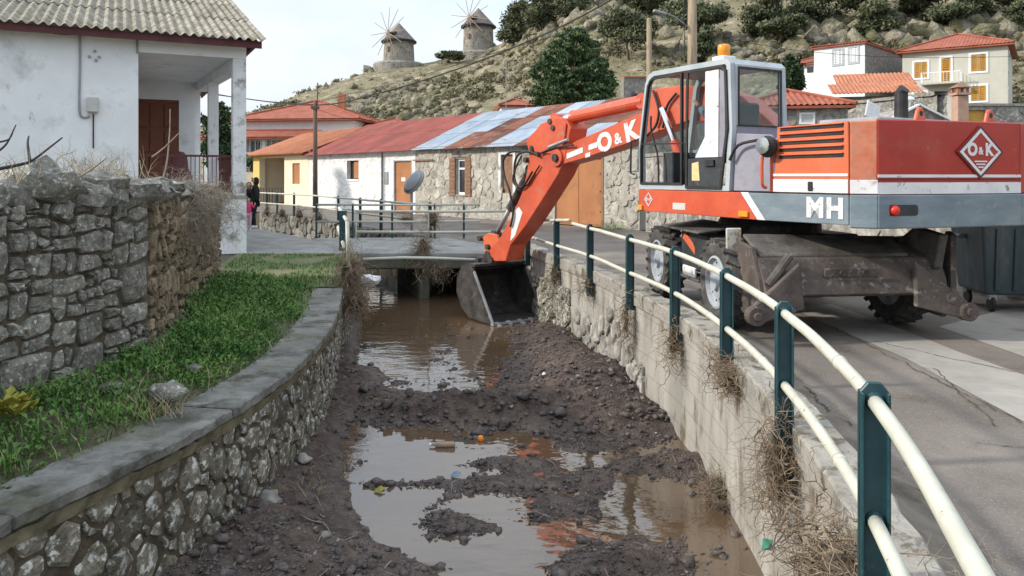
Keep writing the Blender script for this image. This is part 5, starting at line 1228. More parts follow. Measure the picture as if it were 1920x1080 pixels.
# ---------------------------------------------------------------- windmills
def windmill(px, pyb, pyt, Y, label, phase, skip, hub):
    base = at(px, pyb, Y); zt = at(px, pyt, Y).z - base.z; ro = 57 / F * Y / 2
    T = thing('windmill', label, 'windmill', base, 'windmills on the ridge')
    b = MB(); b.lathe([(ro * 1.02, -4), (ro * 1.02, 0), (ro * .99, zt * .5), (ro * .96, zt)], 40); b.build('tower', 'mill_stone', T, smooth=False)
    MB().lathe([(ro * 1.16, zt - .25), (ro * 1.16, zt + .05), (ro * 1.10, zt + .12)], 32).build('cap_rim', 'black', T)
    MB().lathe([(ro * 1.12, zt + .10), (ro * .56, zt + 1.9), (ro * .06, zt + 3.5), (0.02, zt + 3.65)], 32).build('cap', 'mill_cap', T)
    hb = Vector((-ro * .42, -ro * .95, zt + 1.15)); ax = Vector((-.62, -.75, .1)).normalized(); hub_p = hb + ax * .6
    MB().tube([hb - ax * 1.5, hub_p], .28, 8).build('axle', 'black', T)
    u = ax.cross(Vector((0, 0, 1))).normalized(); v = u.cross(ax)
    bd = MB(); bd.bar(hb - ax * .9 - u * .6, hb - ax * .9 + u * .6, .5, .9); bd.build('dormer', 'black', T)
    for k in range(12):
        if k in skip: continue
        a = phase + k * math.pi / 6; d = u * math.cos(a) + v * math.sin(a); MB().tube([hub_p, hub_p + d * 4.9], [.075, .05], 5).build('sail_arm', 'shutter_tan', T)
    b = MB(); b.lathe([(ro * 1.75, -4), (ro * 1.7, -.2), (ro * 1.6, .15)], 18, (0, 0, -.4)); b.build('plinth', 'mill_stone', T)
    a = -2.2; c = Vector((math.cos(a) * ro * .99, math.sin(a) * ro * .99, zt * .55)); b = MB(); b.box(c, (.5, .5, .9), rz=a); b.build('window', 'wood_brown', T)
    return T
windmill(748, 117, 78, 150, 'stone windmill with conical roof and bare sail arms, left one on the ridge', .0, (), 0)
windmill(897, 98, 50, 150, 'stone windmill with conical roof and bare sail arms, right one on the ridge', .2, (), 0)
p = at(690, 134, 150); RU = thing('ruin', 'small ruined stone hut on the ridge left of the windmills', 'ruin', (p.x, p.y, p.z - 1.0))
b = MB(); b.prism([(-.9, 0, 0), (1.6, 0, 0), (1.3, 0, 1.5), (.3, 0, 2.1), (-.9, 0, 2.3)], (0, 0, 0), (0, 1.6, 0)); b.build('wall', 'stone_facade', RU)
# ---------------------------------------------------------------- trees
def tree(name, label, base, h, crown, leafm, nclump, leaf, seed, trunk_r=.2, trunk_h=.4, group=None, cat='tree', up=.35, leaves=46, spread=.16):
    """crown: list of ellipsoids (cx, cy, cz, rx, ry, rz) relative to base; clumps of leaf quads fill their shells and volume"""
    T = thing(name, label, cat, base, group); rg = np.random.default_rng(seed); rng = random.Random(seed)
    b = MB(); tp = Vector((rng.uniform(-.1, .1) * h, rng.uniform(-.05, .05) * h, h * .72))
    b.tube(catmull([Vector((0, 0, -1.0)), Vector((0, 0, h * .15)), tp * .5, tp], 4), [trunk_r * (1 - .75 * i / 12) for i in range(13)], 7)
    vol = [e[3] * e[4] * e[5] for e in crown]; tot = sum(vol); P = []; C = []
    for e, v_ in zip(crown, vol):
        n = max(3, int(nclump * v_ / tot)); d = rg.normal(size=(n, 3)); d /= np.linalg.norm(d, axis=1)[:, None]; r = rg.uniform(.45, 1.0, n) ** .6
        c = d * r[:, None] * np.array(e[3:6]) + np.array(e[:3]); C.append(c)
        k = min(4, n)
        for i in range(k):
            q = Vector(c[i]); b.tube(catmull([tp * (.45 + .4 * rng.random()), (tp * .5 + q) * .55 + Vector((0, 0, .1)), q], 3), [trunk_r * .4 * (1 - .8 * j / 6) for j in range(7)], 5)
    b.build('trunk', 'bark', T)
    C = np.concatenate(C); sp = spread * max(1e-3, (tot / len(crown)) ** (1 / 3))
    P = (C[:, None, :] + rg.normal(size=(len(C), leaves, 3)) * sp * np.array([1, 1, .55])).reshape(-1, 3)
    V, Fc = leaf_quads(P, leaf, rg, up, 1.7); mesh_np('crown', V, Fc, leafm, T)
    return T
# the big pine behind the row
p = at(1072, 215, 58); hh = at(1072, 48, 58).z - p.z
sc_ = 58 / F
tree('pine_tree', 'big dense dark green pine rising behind the rusty roof', (p.x, p.y, p.z - 1.5), hh + 1.5,
     [(0, 0, 1.5 + 40 * sc_, 82 * sc_, 75 * sc_, 42 * sc_), (-5 * sc_, 0, 1.5 + 82 * sc_, 72 * sc_, 66 * sc_, 44 * sc_), (4 * sc_, 0, 1.5 + 122 * sc_, 52 * sc_, 48 * sc_, 36 * sc_), (-6 * sc_, 0, 1.5 + 146 * sc_, 26 * sc_, 26 * sc_, 20 * sc_), (48 * sc_, 0, 1.5 + 64 * sc_, 34 * sc_, 40 * sc_, 34 * sc_)],
     'leaf_pine', 520, .14, 5, .3, leaves=62, spread=.078, up=.6)
def hill_tree(px0, px1, py0, py1, Y, label, seed, m='leaf_tree', n=150, flat=False, name='pine_tree', leaf=.25):
    c = hill_hit((px0 + px1) / 2, py1) if Y > 100 else at((px0 + px1) / 2, py1, Y); Y = c.y; s = Y / F; leaf = leaf * (Y / 115 if Y > 100 else 1); zb = c.z - .3 if Y > 75 else min(hz(c.x, Y), c.z); h = (py1 - py0) * s + (c.z - zb); w = (px1 - px0) * s / 2; o = c.z - zb; H_ = (py1 - py0) * s; rng = random.Random(seed); cr = []
    if flat:
        for i in range(5): cr.append((rng.uniform(-.6, .6) * w, rng.uniform(-.5, .5) * w, o + H_ * rng.uniform(.5, .92), w * rng.uniform(.4, .62), w * .5, H_ * .13))
        cr.append((0, 0, o + H_ * .75, w * .9, w * .7, H_ * .16))
    else:
        for i in range(6):
            f = (i + .5) / 6; cr.append((rng.uniform(-.3, .3) * w, rng.uniform(-.3, .3) * w, o + H_ * (.15 + .78 * f), w * (1 - .6 * f) * rng.uniform(.75, 1.05), w * .7, H_ * .17))
    return tree(name, label, (c.x, c.y, zb), h, cr, m, n, leaf, seed, .22, leaves=52, spread=.30, group='trees on the hillside')
HT = [(1300, 1345, 55, 118, 112, 'small dark pine on the slope left of the white house roof', 13, 0), (1600, 1680, 5, 70, 112, 'grey green tree on the rocks above the white house', 14, 0), (1420, 1500, 40, 92, 112, 'grey green scrub tree on the rocks above the cab', 15, 1), (1740, 1830, 10, 62, 112, 'dark spreading tree on the crag above the beige roof', 16, 1), (1880, 1945, 5, 60, 112, 'grey green tree on the crag at the right edge', 17, 0),
      (936, 1000, 5, 82, 150, 'ragged pine on the ridge just right of the right windmill', 1, 0), (985, 1045, -30, 60, 152, 'dark pine on the ridge above the big pine', 2, 0), (1120, 1235, 28, 112, 112, 'spreading dark pine on the slope between the big pine and the poles', 3, 1),
      (1250, 1372, 8, 90, 112, 'spreading pine on the slope behind the thick pole', 4, 1), (1395, 1480, -20, 70, 125, 'bushy tree on the slope straight above the cab', 5, 0), (1470, 1560, -35, 55, 128, 'bushy tree on the upper slope above the white house', 6, 0),
      (1560, 1680, -40, 48, 130, 'broad pine on the upper slope above the red hipped roof', 7, 1), (1690, 1790, -40, 55, 128, 'broad pine above the beige house roof', 8, 1), (1780, 1850, -45, 45, 126, 'dark tree right of the broad pine near the top right', 9, 0), (1840, 1940, -40, 50, 124, 'dark pine at the top right corner', 10, 1),
      (1165, 1255, -20, 50, 150, 'dark scrubby pine high on the ridge behind the lamp', 11, 1), (1040, 1120, -45, 35, 150, 'pale green pine at the top of the ridge', 12, 0)]
for (a, b_, c, d_, Y, lb, sd, fl_) in HT: hill_tree(a, b_, c, d_, Y, lb, sd, flat=bool(fl_), n=190 if fl_ else 150)
hill_tree(1462, 1508, 108, 175, 45, 'leafy dark tree against the white house just right of the cab', 21, 'leaf_hedge', 110, leaf=.13, name='broadleaf_tree')
hill_tree(812, 868, 100, 118, 148, 'low dark bush on the ridge between the two windmills', 22, 'leaf_tree', 60, flat=True, name='bush', leaf=.28)
hill_tree(380, 445, 195, 330, 40, 'dark green bush behind the porch of the white house', 23, 'leaf_hedge', 130, leaf=.13, name='bush')
hill_tree(455, 520, 290, 385, 56, 'dark hedge bush at the far end of the footpath', 24, 'leaf_hedge', 90, leaf=.14, name='bush')
# ---------------------------------------------------------------- wheeled excavator
EXC = Vector((3.52, 10.12, 0)); EX = thing('wheeled_excavator', 'red wheeled excavator with grey cab reaching its bucket down into the canal', 'excavator', EXC)
TH_U = R(30); TH_C = R(6.5); TH_B = R(36)
MU = Matrix.Rotation(TH_U, 4, 'Z'); MC = Matrix.Translation((-.10, .12, 0)) @ Matrix.Rotation(TH_C, 4, 'Z')
def U(b, name, m, par=EX, bevel=.012, **k): return b.build(name, m, par, M=MU, bevel=bevel, **k)
def Cc(b, name, m, par=EX, bevel=.012, **k): return b.build(name, m, par, M=MC, bevel=bevel, **k)
# --- undercarriage
TR = .515; TW_ = .27
def wheel(x, y, side, dbl=True):
    b = MB(); pr = [(.30, -TW_ / 2 + .02), (.36, -TW_ / 2), (.44, -TW_ / 2 - .008), (.485, -TW_ / 2 + .03), (.49, 0), (.485, TW_ / 2 - .03), (.44, TW_ / 2 + .008), (.36, TW_ / 2), (.30, TW_ / 2 - .02)]
    b.lathe(pr, 40, (x, y, TR - .005), 'X', cap=False)
    for k in range(22):
        a = 2 * math.pi * k / 22
        for sgn in (-1, 1):
            aa = a + (math.pi / 22 if sgn > 0 else 0); c = Vector((x + sgn * .075, y + math.cos(aa) * .492, TR - .005 + math.sin(aa) * .492))
            M3 = Matrix.Rotation(aa - math.pi / 2, 3, 'X') @ Matrix.Rotation(sgn * .5, 3, 'Z'); b.box(c, (.15, .055, .05), M=M3)
    w = Cc(b, 'wheel', 'rubber', bevel=0)
    r = MB(); s = side
    def P(r_, h): return (r_, h * s)
    r.lathe([P(.302, -.11), P(.31, .128), P(.285, .135), P(.268, .085), P(.20, .07), P(.19, .10), P(.10, .11), P(.09, .15), P(.02, .155)], 28, (x, y, TR - .005), 'X'); ri = Cc(r, 'rim', 'rim_grey', w, 0)
    n = MB()
    for k in range(10):
        a = 2 * math.pi * k / 10; n.lathe([(.014, .045 * s), (.014, .085 * s)], 6, (x, y + math.cos(a) * .235, TR - .005 + math.sin(a) * .235), 'X')
    Cc(n, 'wheel_nut', 'dark_steel', w, 0)
WBs = 2.25
for yy in (-WBs / 2, WBs / 2):
    for sd in (-1, 1): wheel(sd * 1.06, yy - .02, sd)
    b = MB(); b.tube([(-.95, yy, TR), (-.4, yy, TR), (-.25, yy, TR), (.25, yy, TR), (.4, yy, TR), (.95, yy, TR)], [.11, .12, .2, .2, .12, .11], 10); Cc(b, 'axle', 'chassis_dirty', bevel=0)
b = MB(); bx(b, -.42, .42, -1.55, 1.5, .55, .92); bx(b, -.62, .62, -.6, .6, .60, .98); Cc(b, 'chassis_frame', 'chassis_dirty')
b = MB(); b.lathe([(.62, .98), (.66, 1.02), (.66, 1.12), (.60, 1.24)], 28); Cc(b, 'slew_ring', 'dark_steel', bevel=0)
# side boxes and steps between the wheels
for sd in (-1, 1):
    b = MB(); x0, x1 = sorted((sd * .60, sd * 1.02)); bx(b, x0, x1, -.42, .52, .50, 1.0); bxx = Cc(b, 'tool_box', 'panel_black')
    b = MB(); xx = sd * 1.0; b.bar((xx, -.45, .42), (xx, .50, .42), .28, .035); b.bar((xx, -.42, .42), (xx, -.42, .60), .03, .03); b.bar((xx, .45, .42), (xx, .45, .60), .03, .03); Cc(b, 'step', 'chassis_dirty')
b = MB(); b.add([(-1.18, .95, 1.02), (-.55, .95, 1.10), (-.55, -.55, 1.10), (-1.18, -.55, 1.02), (-1.18, .95, 1.05), (-.55, .95, 1.13), (-.55, -.55, 1.13), (-1.18, -.55, 1.05)], [(0, 1, 2, 3), (4, 5, 6, 7), (0, 1, 5, 4), (1, 2, 6, 5), (2, 3, 7, 6), (3, 0, 4, 7)]); Cc(b, 'mudguard', 'chassis_dirty')
b = MB(); b.bar((-1.05, .30, .95), (-.95, -.25, .60), .05, .10); Cc(b, 'tie_bar', 'ex_orange')
b = MB(); bx(b, -1.10, -1.06, -.2, .25, .42, .56); Cc(b, 'number_plate', 'ex_white')
# marker board standing beside the left rear wheel
b = MB(); bx(b, -1.16, -.98, -1.42, -1.39, .66, 1.16); Cc(b, 'marker_board', 'board_worn'); 
# dozer blade, towards the camera
by = -1.74
prof = [(by - .28, .16), (by - .36, .22), (by - .35, .52), (by - .26, .80), (by - .14, .96), (by + .06, 1.0), (by + .10, .94), (by - .08, .86), (by - .2, .70), (by - .27, .5), (by - .27, .25)]
def blade_prof(dz): return [(y, z + dz) for y, z in prof]
b = MB(); pp = [(by - .30, .46), (by - .40, .50), (by - .34, .62), (by - .20, .86), (by + .16, .98), (by + .18, .90), (by - .12, .78), (by - .24, .56)]
b.prism([(-1.02, y, z) for y, z in pp], (0, 0, 0), (2.06, 0, 0)); bl_ = Cc(b, 'dozer_blade', 'blade_paint', bevel=.01)
for sd in (-1, 1):     # swept side plates with pin eyes
    x = 1.04 * sd; b = MB()
    if sd < 0: poly = [(0, by + .2, 1.02), (0, by - .12, .98), (0, by - .30, .66), (0, by - .38, .36), (0, by - .30, .22), (0, by + .1, .24), (0, by + .45, .55), (0, by + .45, .95)]
    else: poly = [(0, by + .2, 1.02), (0, by - .12, .98), (0, by - .30, .66), (0, by - .38, .36), (0, by - .30, .22), (0, by + .1, .24), (0, by + .45, .55), (0, by + .45, .95)]
    b.prism([(x, p[1], p[2]) for p in poly], (-.03, 0, 0), (.03, 0, 0)); Cc(b, 'side_plate', 'blade_paint', bl_)
    b = MB(); q0 = Vector((x * .90, by - .40, .56)); 
    wp = [(x * .62, by - .36, .84), (x * 1.18, by - .46, .38), (x * 1.20, by - .48, .26), (x * 1.10, by - .48, .23), (x * .60, by - .42, .36)]
    b.prism([(p[0], p[1], p[2]) for p in wp], (0, -.035, 0), (0, .035, 0)); Cc(b, 'blade_wing', 'blade_paint', bl_)
    b = MB(); b.lathe([(.10, -.06), (.10, .06)], 16, (x * 1.13, by - .48, .31), 'Y'); b.lathe([(.045, -.08), (.045, .08)], 12, (x * 1.13, by - .48, .31), 'Y'); Cc(b, 'pin_eye', 'blade_paint', bl_, bevel=.008)
    b = MB(); b.lathe([(.075, -.05), (.075, .05)], 14, (x * .98, by - .44, .46), 'Y'); Cc(b, 'pin_eye', 'blade_paint', bl_, bevel=.006)
b = MB(); b.prism([(-.98, by - .16, .90), (.72, by - .16, .90), (.80, by + .3, 1.06), (-.98, by + .3, 1.10)], (0, 0, -.04), (0, 0, .0)); Cc(b, 'blade_top', 'chassis_dirty', bl_)
b = MB(); b.bar((-.35, by - .335, .72), (.28, by - .335, .72), .02, .10); Cc(b, 'stiffener', 'blade_paint', bl_)
for x in (-.15, .10): b = MB(); b.lathe([(.035, -.02), (.035, .02)], 12, (x, by - .36, .72), 'Y'); Cc(b, 'bolt', 'dark_steel', bl_, bevel=0)
for sd in (-.55, .55): b = MB(); b.bar((sd, by + .1, .55), (sd, -1.1, .70), .12, .22); Cc(b, 'blade_arm', 'chassis_dirty')
b = MB(); b.tube([(-.98, by - .35, .60), (-.72, by - .30, .90)], .05, 10); Cc(b, 'hydraulic_cylinder', 'chassis_dirty', bevel=0)
# right stabiliser bracket
b = MB(); b.prism([(.92, -1.5, .55), (.92, -2.05, .75), (.92, -2.15, 1.12), (.92, -1.7, 1.18), (.92, -1.3, .95)], (0, 0, 0), (.10, 0, 0)); Cc(b, 'stabiliser_arm', 'chassis_dirty')
b = MB(); b.prism([(1.30, by - .10, .20), (1.30, by - .10, 1.10), (1.42, by + .15, 1.12), (1.42, by + .3, .6), (1.38, by + .1, .2)], (-.04, 0, 0), (.04, 0, 0)); Cc(b, 'side_shield', 'blade_paint')
# --- upper structure. local x right, y forward
SW_ = 1.25; FR = 1.36; SB = -1.97
ZB, ZT, ZH = 1.25, 1.56, 2.31
arc = [(-1.12, -2.20), (-.6, -2.36), (-.1, -2.47), (.35, -2.56), (.72, -2.62)]
RSIDE = [(.72, -2.62), (.95, -2.60), (1.15, -2.48), (1.25, -2.25)]; SW2 = 1.25
rearo = [(-SW_, SB)] + arc + RSIDE[1:]
def outline(front): return rearo + [(SW2, front), (-SW_, front)]
def plan_prism(poly, z0, z1): return MB().prism([(p[0], p[1], 0) for p in poly], (0, 0, z0), (0, 0, z1))
inset = lambda pl, k: [(p[0] * k, p[1] * k + 0) for p in pl]
U(plan_prism([(p[0] * .96, p[1] * .97) for p in outline(FR - .05)], ZB + .03, ZT - .01), 'platform', 'black', bevel=0)
def wallstrip(pts, z0, z1, th=.03):   # vertical band following plan points
    b = MB(); P = [Vector((p[0], p[1], 0)) for p in pts]; nrm = []
    for i, p in enumerate(P):
        d = (P[min(i + 1, len(P) - 1)] - P[max(i - 1, 0)]).normalized(); nrm.append(Vector((-d.y, d.x, 0)))
    vs = []; fs = []
    for p, n_ in zip(P, nrm): vs += [(p.x, p.y, z0), (p.x, p.y, z1), (p.x + n_.x * th, p.y + n_.y * th, z1), (p.x + n_.x * th, p.y + n_.y * th, z0)]
    for i in range(len(P) - 1):
        for k in range(4):
            k2 = (k + 1) % 4; fs.append((i * 4 + k, i * 4 + k2, i * 4 + 4 + k2, i * 4 + 4 + k))
    n4 = (len(P) - 1) * 4; fs += [(0, 1, 2, 3), (n4 + 3, n4 + 2, n4 + 1, n4)]
    b.add(vs, fs); return b
# left skirt: red front, white slash, blue-grey rear
def side_poly(pts, name, m, off=0.0, th=.03, par=EX): b = MB(); b.prism([(-SW_ - off, p[0], p[1]) for p in pts], (0, 0, 0), (th, 0, 0)); return U(b, name, m, par, bevel=.006)
sk = side_poly([(FR, ZB + .02), (FR, ZT), (-.50, ZT), (-.76, ZB - .005)], 'skirt', 'ex_red')
side_poly([(-.505, ZT), (-.62, ZT), (-.88, ZB - .005), (-.765, ZB - .005)], 'slash', 'ex_white', par=sk)
side_poly([(-.625, ZT - .004), (SB + .012, ZT - .004), (SB + .012, ZB + .0), (-.885, ZB - .005)], 'skirt_rear', 'ex_blue', par=sk)
U(bx(MB(), -SW_ + .032, SW_ - .03, FR - .03, FR, ZB + .02, ZT), 'front_skirt', 'ex_red'); U(bx(MB(), SW_ - .03, SW_, -2.24, FR - .032, ZB + .02, ZT), 'right_skirt', 'ex_blue')
U(wallstrip([(-SW_, SB), (-1.12, -2.20)], ZB - .03, ZT, .04), 'corner_band', 'conc_strip_paint' if False else 'ex_blue')
U(wallstrip(arc, ZB - .03, ZT, .05), 'rear_band', 'ex_blue'); U(wallstrip(RSIDE, ZB - .03, ZT, .04), 'corner_band', 'ex_blue')
# hood and counterweight
hs_ = [(-SW_ + .006, -.98), (-SW_ + .006, SB)]
hoodside = side_poly([(-.99, ZT + .01), (-.99 - .06, ZH - .02), (SB + .02, ZH), (SB + .012, ZT + .01)], 'hood_side', 'ex_orange', off=-.004)
for (z0, z1, m_, o_) in ((ZT + .012, ZT + .155, 'ex_white', .004), (ZT + .185, ZT + .215, 'ex_white', .004)): side_poly([(-.995, z0), (-.995, z1), (SB + .016, z1), (SB + .016, z0)], 'stripe', m_, off=o_, par=hoodside, th=.008)
side_poly([(-1.47, ZT + .03), (-1.47, ZT + .13), (-1.53, ZT + .13), (-1.53, ZT + .03)], 'latch', 'black', off=.018, th=.014, par=hoodside)
for i in range(5):
    z = ZT + .38 + i * .076; fo_ = -.04 - .012 * i
    side_poly([(-1.06 + fo_ * .3, z), (-1.06 + fo_ * .3 - .01, z + .034), (-1.90, z + .040), (-1.90, z + .004)], 'louvre', 'black', off=.003, th=.01, par=hoodside)
    side_poly([(-1.06 + fo_ * .3, z + .034), (-1.06 + fo_ * .3, z + .05), (-1.90, z + .056), (-1.90, z + .040)], 'louvre_lip', 'ex_orange', off=.022, th=.03, par=hoodside)
U(wallstrip([(-SW_ + .01, SB), (-1.11, -2.185)], ZT + .004, ZH, .04), 'hood_corner', 'ex_worn')
U(wallstrip([(-SW_ + .002, SB - .004), (-1.114, -2.192)], ZT + .01, ZT + .15, .006), 'stripe', 'ex_white')
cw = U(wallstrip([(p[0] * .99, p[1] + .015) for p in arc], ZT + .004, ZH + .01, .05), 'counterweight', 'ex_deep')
for (z0, z1, m_) in ((ZT + .008, ZT + .125, 'ex_white'), (ZT + .175, ZT + .205, 'ex_white'), (ZT + .150, ZT + .160, 'panel_black')): U(wallstrip([(p[0] * .992, p[1] + .008) for p in arc], z0, z1, .006), 'stripe', m_, cw, bevel=0)
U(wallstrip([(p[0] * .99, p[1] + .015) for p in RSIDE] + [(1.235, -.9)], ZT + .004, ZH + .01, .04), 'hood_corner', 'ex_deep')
tp_ = [(-SW_ + .03, -1.03)] + [(-SW_ + .03, SB + .01)] + [(p[0] * .97, p[1] + .05) for p in arc] + [(.95, -2.53), (1.17, -2.25), (SW_ - .03, -.9)]
U(plan_prism(tp_, ZT, ZH - .012), 'engine_hood', 'ex_worn', bevel=0)
U(plan_prism([(-.75, -1.2), (-.75, -1.95), (.75, -1.95), (.75, -1.0), (-.3, -1.0)], ZH - .01, ZH + .07), 'hood_lid', 'grey_metal', bevel=.02)
for x, y in ((-.5, -2.24), (.42, -2.44)):
    b = MB(); b.prism([(x - .10, y, ZH - .02), (x + .10, y, ZH - .02), (x + .055, y, ZH + .11), (x + .03, y, ZH + .15), (x - .03, y, ZH + .15), (x - .055, y, ZH + .11)], (0, -.02, 0), (0, .02, 0)); le = U(b, 'lifting_eye', 'ex_red')
    b = MB(); b.lathe([(.028, -.024), (.028, .024)], 12, (x, y, ZH + .085), 'Y'); U(b, 'eye_hole', 'black', le, bevel=0)
b = MB(); b.tube([(.02, -1.7, ZH), (.02, -1.7, ZH + .38), (.02, -1.74, ZH + .42)], [.075, .07, .065], 14); U(b, 'exhaust_pipe', 'black', bevel=0)
# logo on the counterweight: white diamond with letters and base lines
def rear_frame(x):    # frame tangent to the rear arc at local x
    y = float(np.interp(x, [p[0] for p in arc], [p[1] for p in arc])); x2 = x + .05; y2 = float(np.interp(x2, [p[0] for p in arc], [p[1] for p in arc])); d = Vector((x2 - x, y2 - y, 0)).normalized(); n_ = Vector((d.y, -d.x, 0))
    return Matrix(((d.x, 0, n_.x, x), (d.y, 0, n_.y, y), (0, 1, 0, 0), (0, 0, 0, 1)))
LX = .12; LF = MU @ rear_frame(LX) @ Matrix.Translation((0, ZT + .44, -.004))
def diamond(a, h, w_): return [(0, h), (a, 0), (0, -h), (-a, 0)]
def dia_ring(a, h, t_, M_, m_, nm, par, ext=.006, z=0):
    b = MB(); o_ = diamond(a, h, 0); k = 1 - t_ / min(a, h) * 1.25; i_ = [(p[0] * k, p[1] * k) for p in o_]
    for q in range(4):
        r = (q + 1) % 4; b.prism([(o_[q][0], o_[q][1], z), (o_[r][0], o_[r][1], z), (i_[r][0], i_[r][1], z), (i_[q][0], i_[q][1], z)], (0, 0, 0), (0, 0, ext))
    return b.build(nm, m_, par, M=M_)
lg = dia_ring(.285, .245, .032, LF, 'ex_white', 'emblem', cw, .01)
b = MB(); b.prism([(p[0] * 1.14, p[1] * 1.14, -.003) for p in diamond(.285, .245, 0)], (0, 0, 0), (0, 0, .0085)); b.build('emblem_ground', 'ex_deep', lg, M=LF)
dia_ring(.315, .272, .012, LF, 'panel_black', 'emblem_edge', lg, .009)
add_letters('O&K', .175, LF @ Matrix.Translation((0, .02, .008)), 'ex_white', lg, .008, .115, .9)
b = MB()
for i, (wd_, zz) in enumerate(((.085, -.105), (.060, -.135), (.035, -.165))): b.prism([(-wd_, zz, .006), (wd_, zz, .006), (wd_, zz + .014, .006), (-wd_, zz + .014, .006)], (0, 0, 0), (0, 0, .006))
b.build('emblem_lines', 'ex_white', lg, M=LF)
# rear light recess
RL = MU @ rear_frame(-.86) @ Matrix.Translation((0, ZT - .155, -.002)); b = MB(); b.prism([(-.14, -.055, 0), (.17, -.055, 0), (.19, -.035, 0), (.19, .035, 0), (.17, .055, 0), (-.14, .055, 0)], (0, 0, 0), (0, 0, .006)); lr = b.build('light_recess', 'panel_black', EX, M=RL)
MB().lathe([(.05, 0), (.048, .03), (.03, .05), (.005, .055)], 16, (-.09, 0, .004)).build('tail_light', 'red_lens', lr, M=RL, smooth=True)
# side lettering and emblem, amber lamps, plate
SFm = MU @ Matrix(((0, 0, -1, -SW_ - .002), (-1, 0, 0, 0), (0, 1, 0, 0), (0, 0, 0, 1)))      # text frame on the left side: x -> rearwards
add_letters('MH', .285, SFm @ Matrix.Translation((1.68, ZT - .155, .002)), 'ex_white', sk, .013, .245, 1.02)
sl_ = dia_ring(.085, .095, .011, SFm @ Matrix.Translation((-1.14, ZT - .13, .001)), 'ex_white', 'emblem', sk, .005)
add_letters('O&K', .055, SFm @ Matrix.Translation((-1.14, ZT - .13, .002)), 'ex_white', sl_, .002, .036, .8)
side_poly([(FR - .01, ZB + .03), (FR - .01, ZB + .10), (FR - .10, ZB + .10), (FR - .10, ZB + .03)], 'amber_lamp', 'amber', off=.03, par=sk); side_poly([(-.50, ZB + .02), (-.50, ZB + .09), (-.64, ZB + .09), (-.64, ZB + .02)], 'amber_lamp', 'amber', off=.03, par=sk)
side_poly([(.66, ZB + .06), (.66, ZB + .15), (.42, ZB + .15), (.42, ZB + .06)], 'type_plate', 'curtain', off=.006, th=.008, par=sk)
# --- cab
CX0, CX1 = -SW_ + .01, -.28; CY0, CY1 = -.34, FR; CZ0, CZ1 = ZT + .01, 3.17
side_prof = [(CY1, CZ0), (CY1 + .02, CZ0 + .55), (CY1 - .13, CZ1 - .16), (CY1 - .20, CZ1 - .04), (CY1 - .30, CZ1), (CY0 + .06, CZ1), (CY0, CZ1 - .06), (CY0 - .03, CZ0 + .75), (CY0 + .02, CZ0)]
def offset_in(poly, d):
    out = []; n = len(poly)
    A = sum(poly[i][0] * poly[(i + 1) % n][1] - poly[(i + 1) % n][0] * poly[i][1] for i in range(n)); s = 1 if A > 0 else -1
    for i in range(n):
        p0 = Vector(poly[i - 1]); p1 = Vector(poly[i]); p2 = Vector(poly[(i + 1) % n]); d1 = (p1 - p0).normalized(); d2 = (p2 - p1).normalized()
        n1 = Vector((-d1.y, d1.x)) * s; n2 = Vector((-d2.y, d2.x)) * s; bi = (n1 + n2).normalized(); out.append(tuple(p1 + bi * (d / max(.5, bi.dot(n1)))))
    return out
def ring_prism(b, outer, inner, x0, x1):
    n = len(outer)
    for i in range(n):
        j = (i + 1) % n; b.prism([(x0, *outer[i]), (x0, *outer[j]), (x0, *inner[j]), (x0, *inner[i])], (0, 0, 0), (x1 - x0, 0, 0))
CAB = MB(); ring_prism(CAB, side_prof, offset_in(side_prof, .065), CX0, CX0 + .07); ring_prism(CAB, side_prof, offset_in(side_prof, .065), CX1 - .07, CX1)
cab = U(CAB, 'cab', 'cab_grey', bevel=0)
b = MB()     # roof, rear and front cross members
ip = side_prof
b.prism([(CX0 + .071, p[0], p[1]) for p in [ip[3], ip[4], ip[5], ip[6], (CY0 + .03, CZ1 - .06), (CY1 - .24, CZ1 - .06)]], (0, 0, 0), (CX1 - CX0 - .142, 0, 0)); U(b, 'cab_roof', 'cab_grey', cab, bevel=0)
b = MB(); bx(b, CX0 + .071, CX1 - .071, CY0 - .02, CY0 + .03, CZ0, CZ0 + .78); U(b, 'cab_back', 'cab_purple', cab)
b = MB()
for x0, x1 in ((CX0 + .071, CX0 + .12), (CX1 - .12, CX1 - .071)): bx(b, x0, x1, CY0 - .025, CY0 + .02, CZ0 + .781, CZ1 - .062)
bx(b, CX0 + .12, CX1 - .12, CY0 - .025, CY0 + .02, CZ1 - .12, CZ1 - .062); U(b, 'rear_window_frame', 'cab_grey', cab)
bx_ = bx(MB(), CX0 + .121, CX1 - .121, CY0 - .012, CY0 - .006, CZ0 + .79, CZ1 - .122); U(bx_, 'rear_window', 'cab_glass', cab, bevel=0)
b = MB(); y_ = CY0 - .028
for (x0, x1, z0, z1) in ((CX0 + .10, CX0 + .125, CZ0 + .78, CZ1 - .10), (CX1 - .125, CX1 - .10, CZ0 + .78, CZ1 - .10), (CX0 + .125, CX1 - .125, CZ1 - .125, CZ1 - .10), (CX0 + .125, CX1 - .125, CZ0 + .78, CZ0 + .80)): bx(b, x0, x1, y_ - .006, y_ + .002, z0, z1)
U(b, 'window_seal', 'black', cab, bevel=0)
b = MB(); bx(b, CX0 + .071, CX1 - .071, CY1 - .03, CY1, CZ0, CZ0 + .10); U(b, 'front_sill', 'cab_grey', cab); b = MB(); bx(b, CX0 + .02, CX1 - .02, CY0 + .03, CY1 - .03, CZ0, CZ0 + .04); U(b, 'cab_floor', 'black', cab)
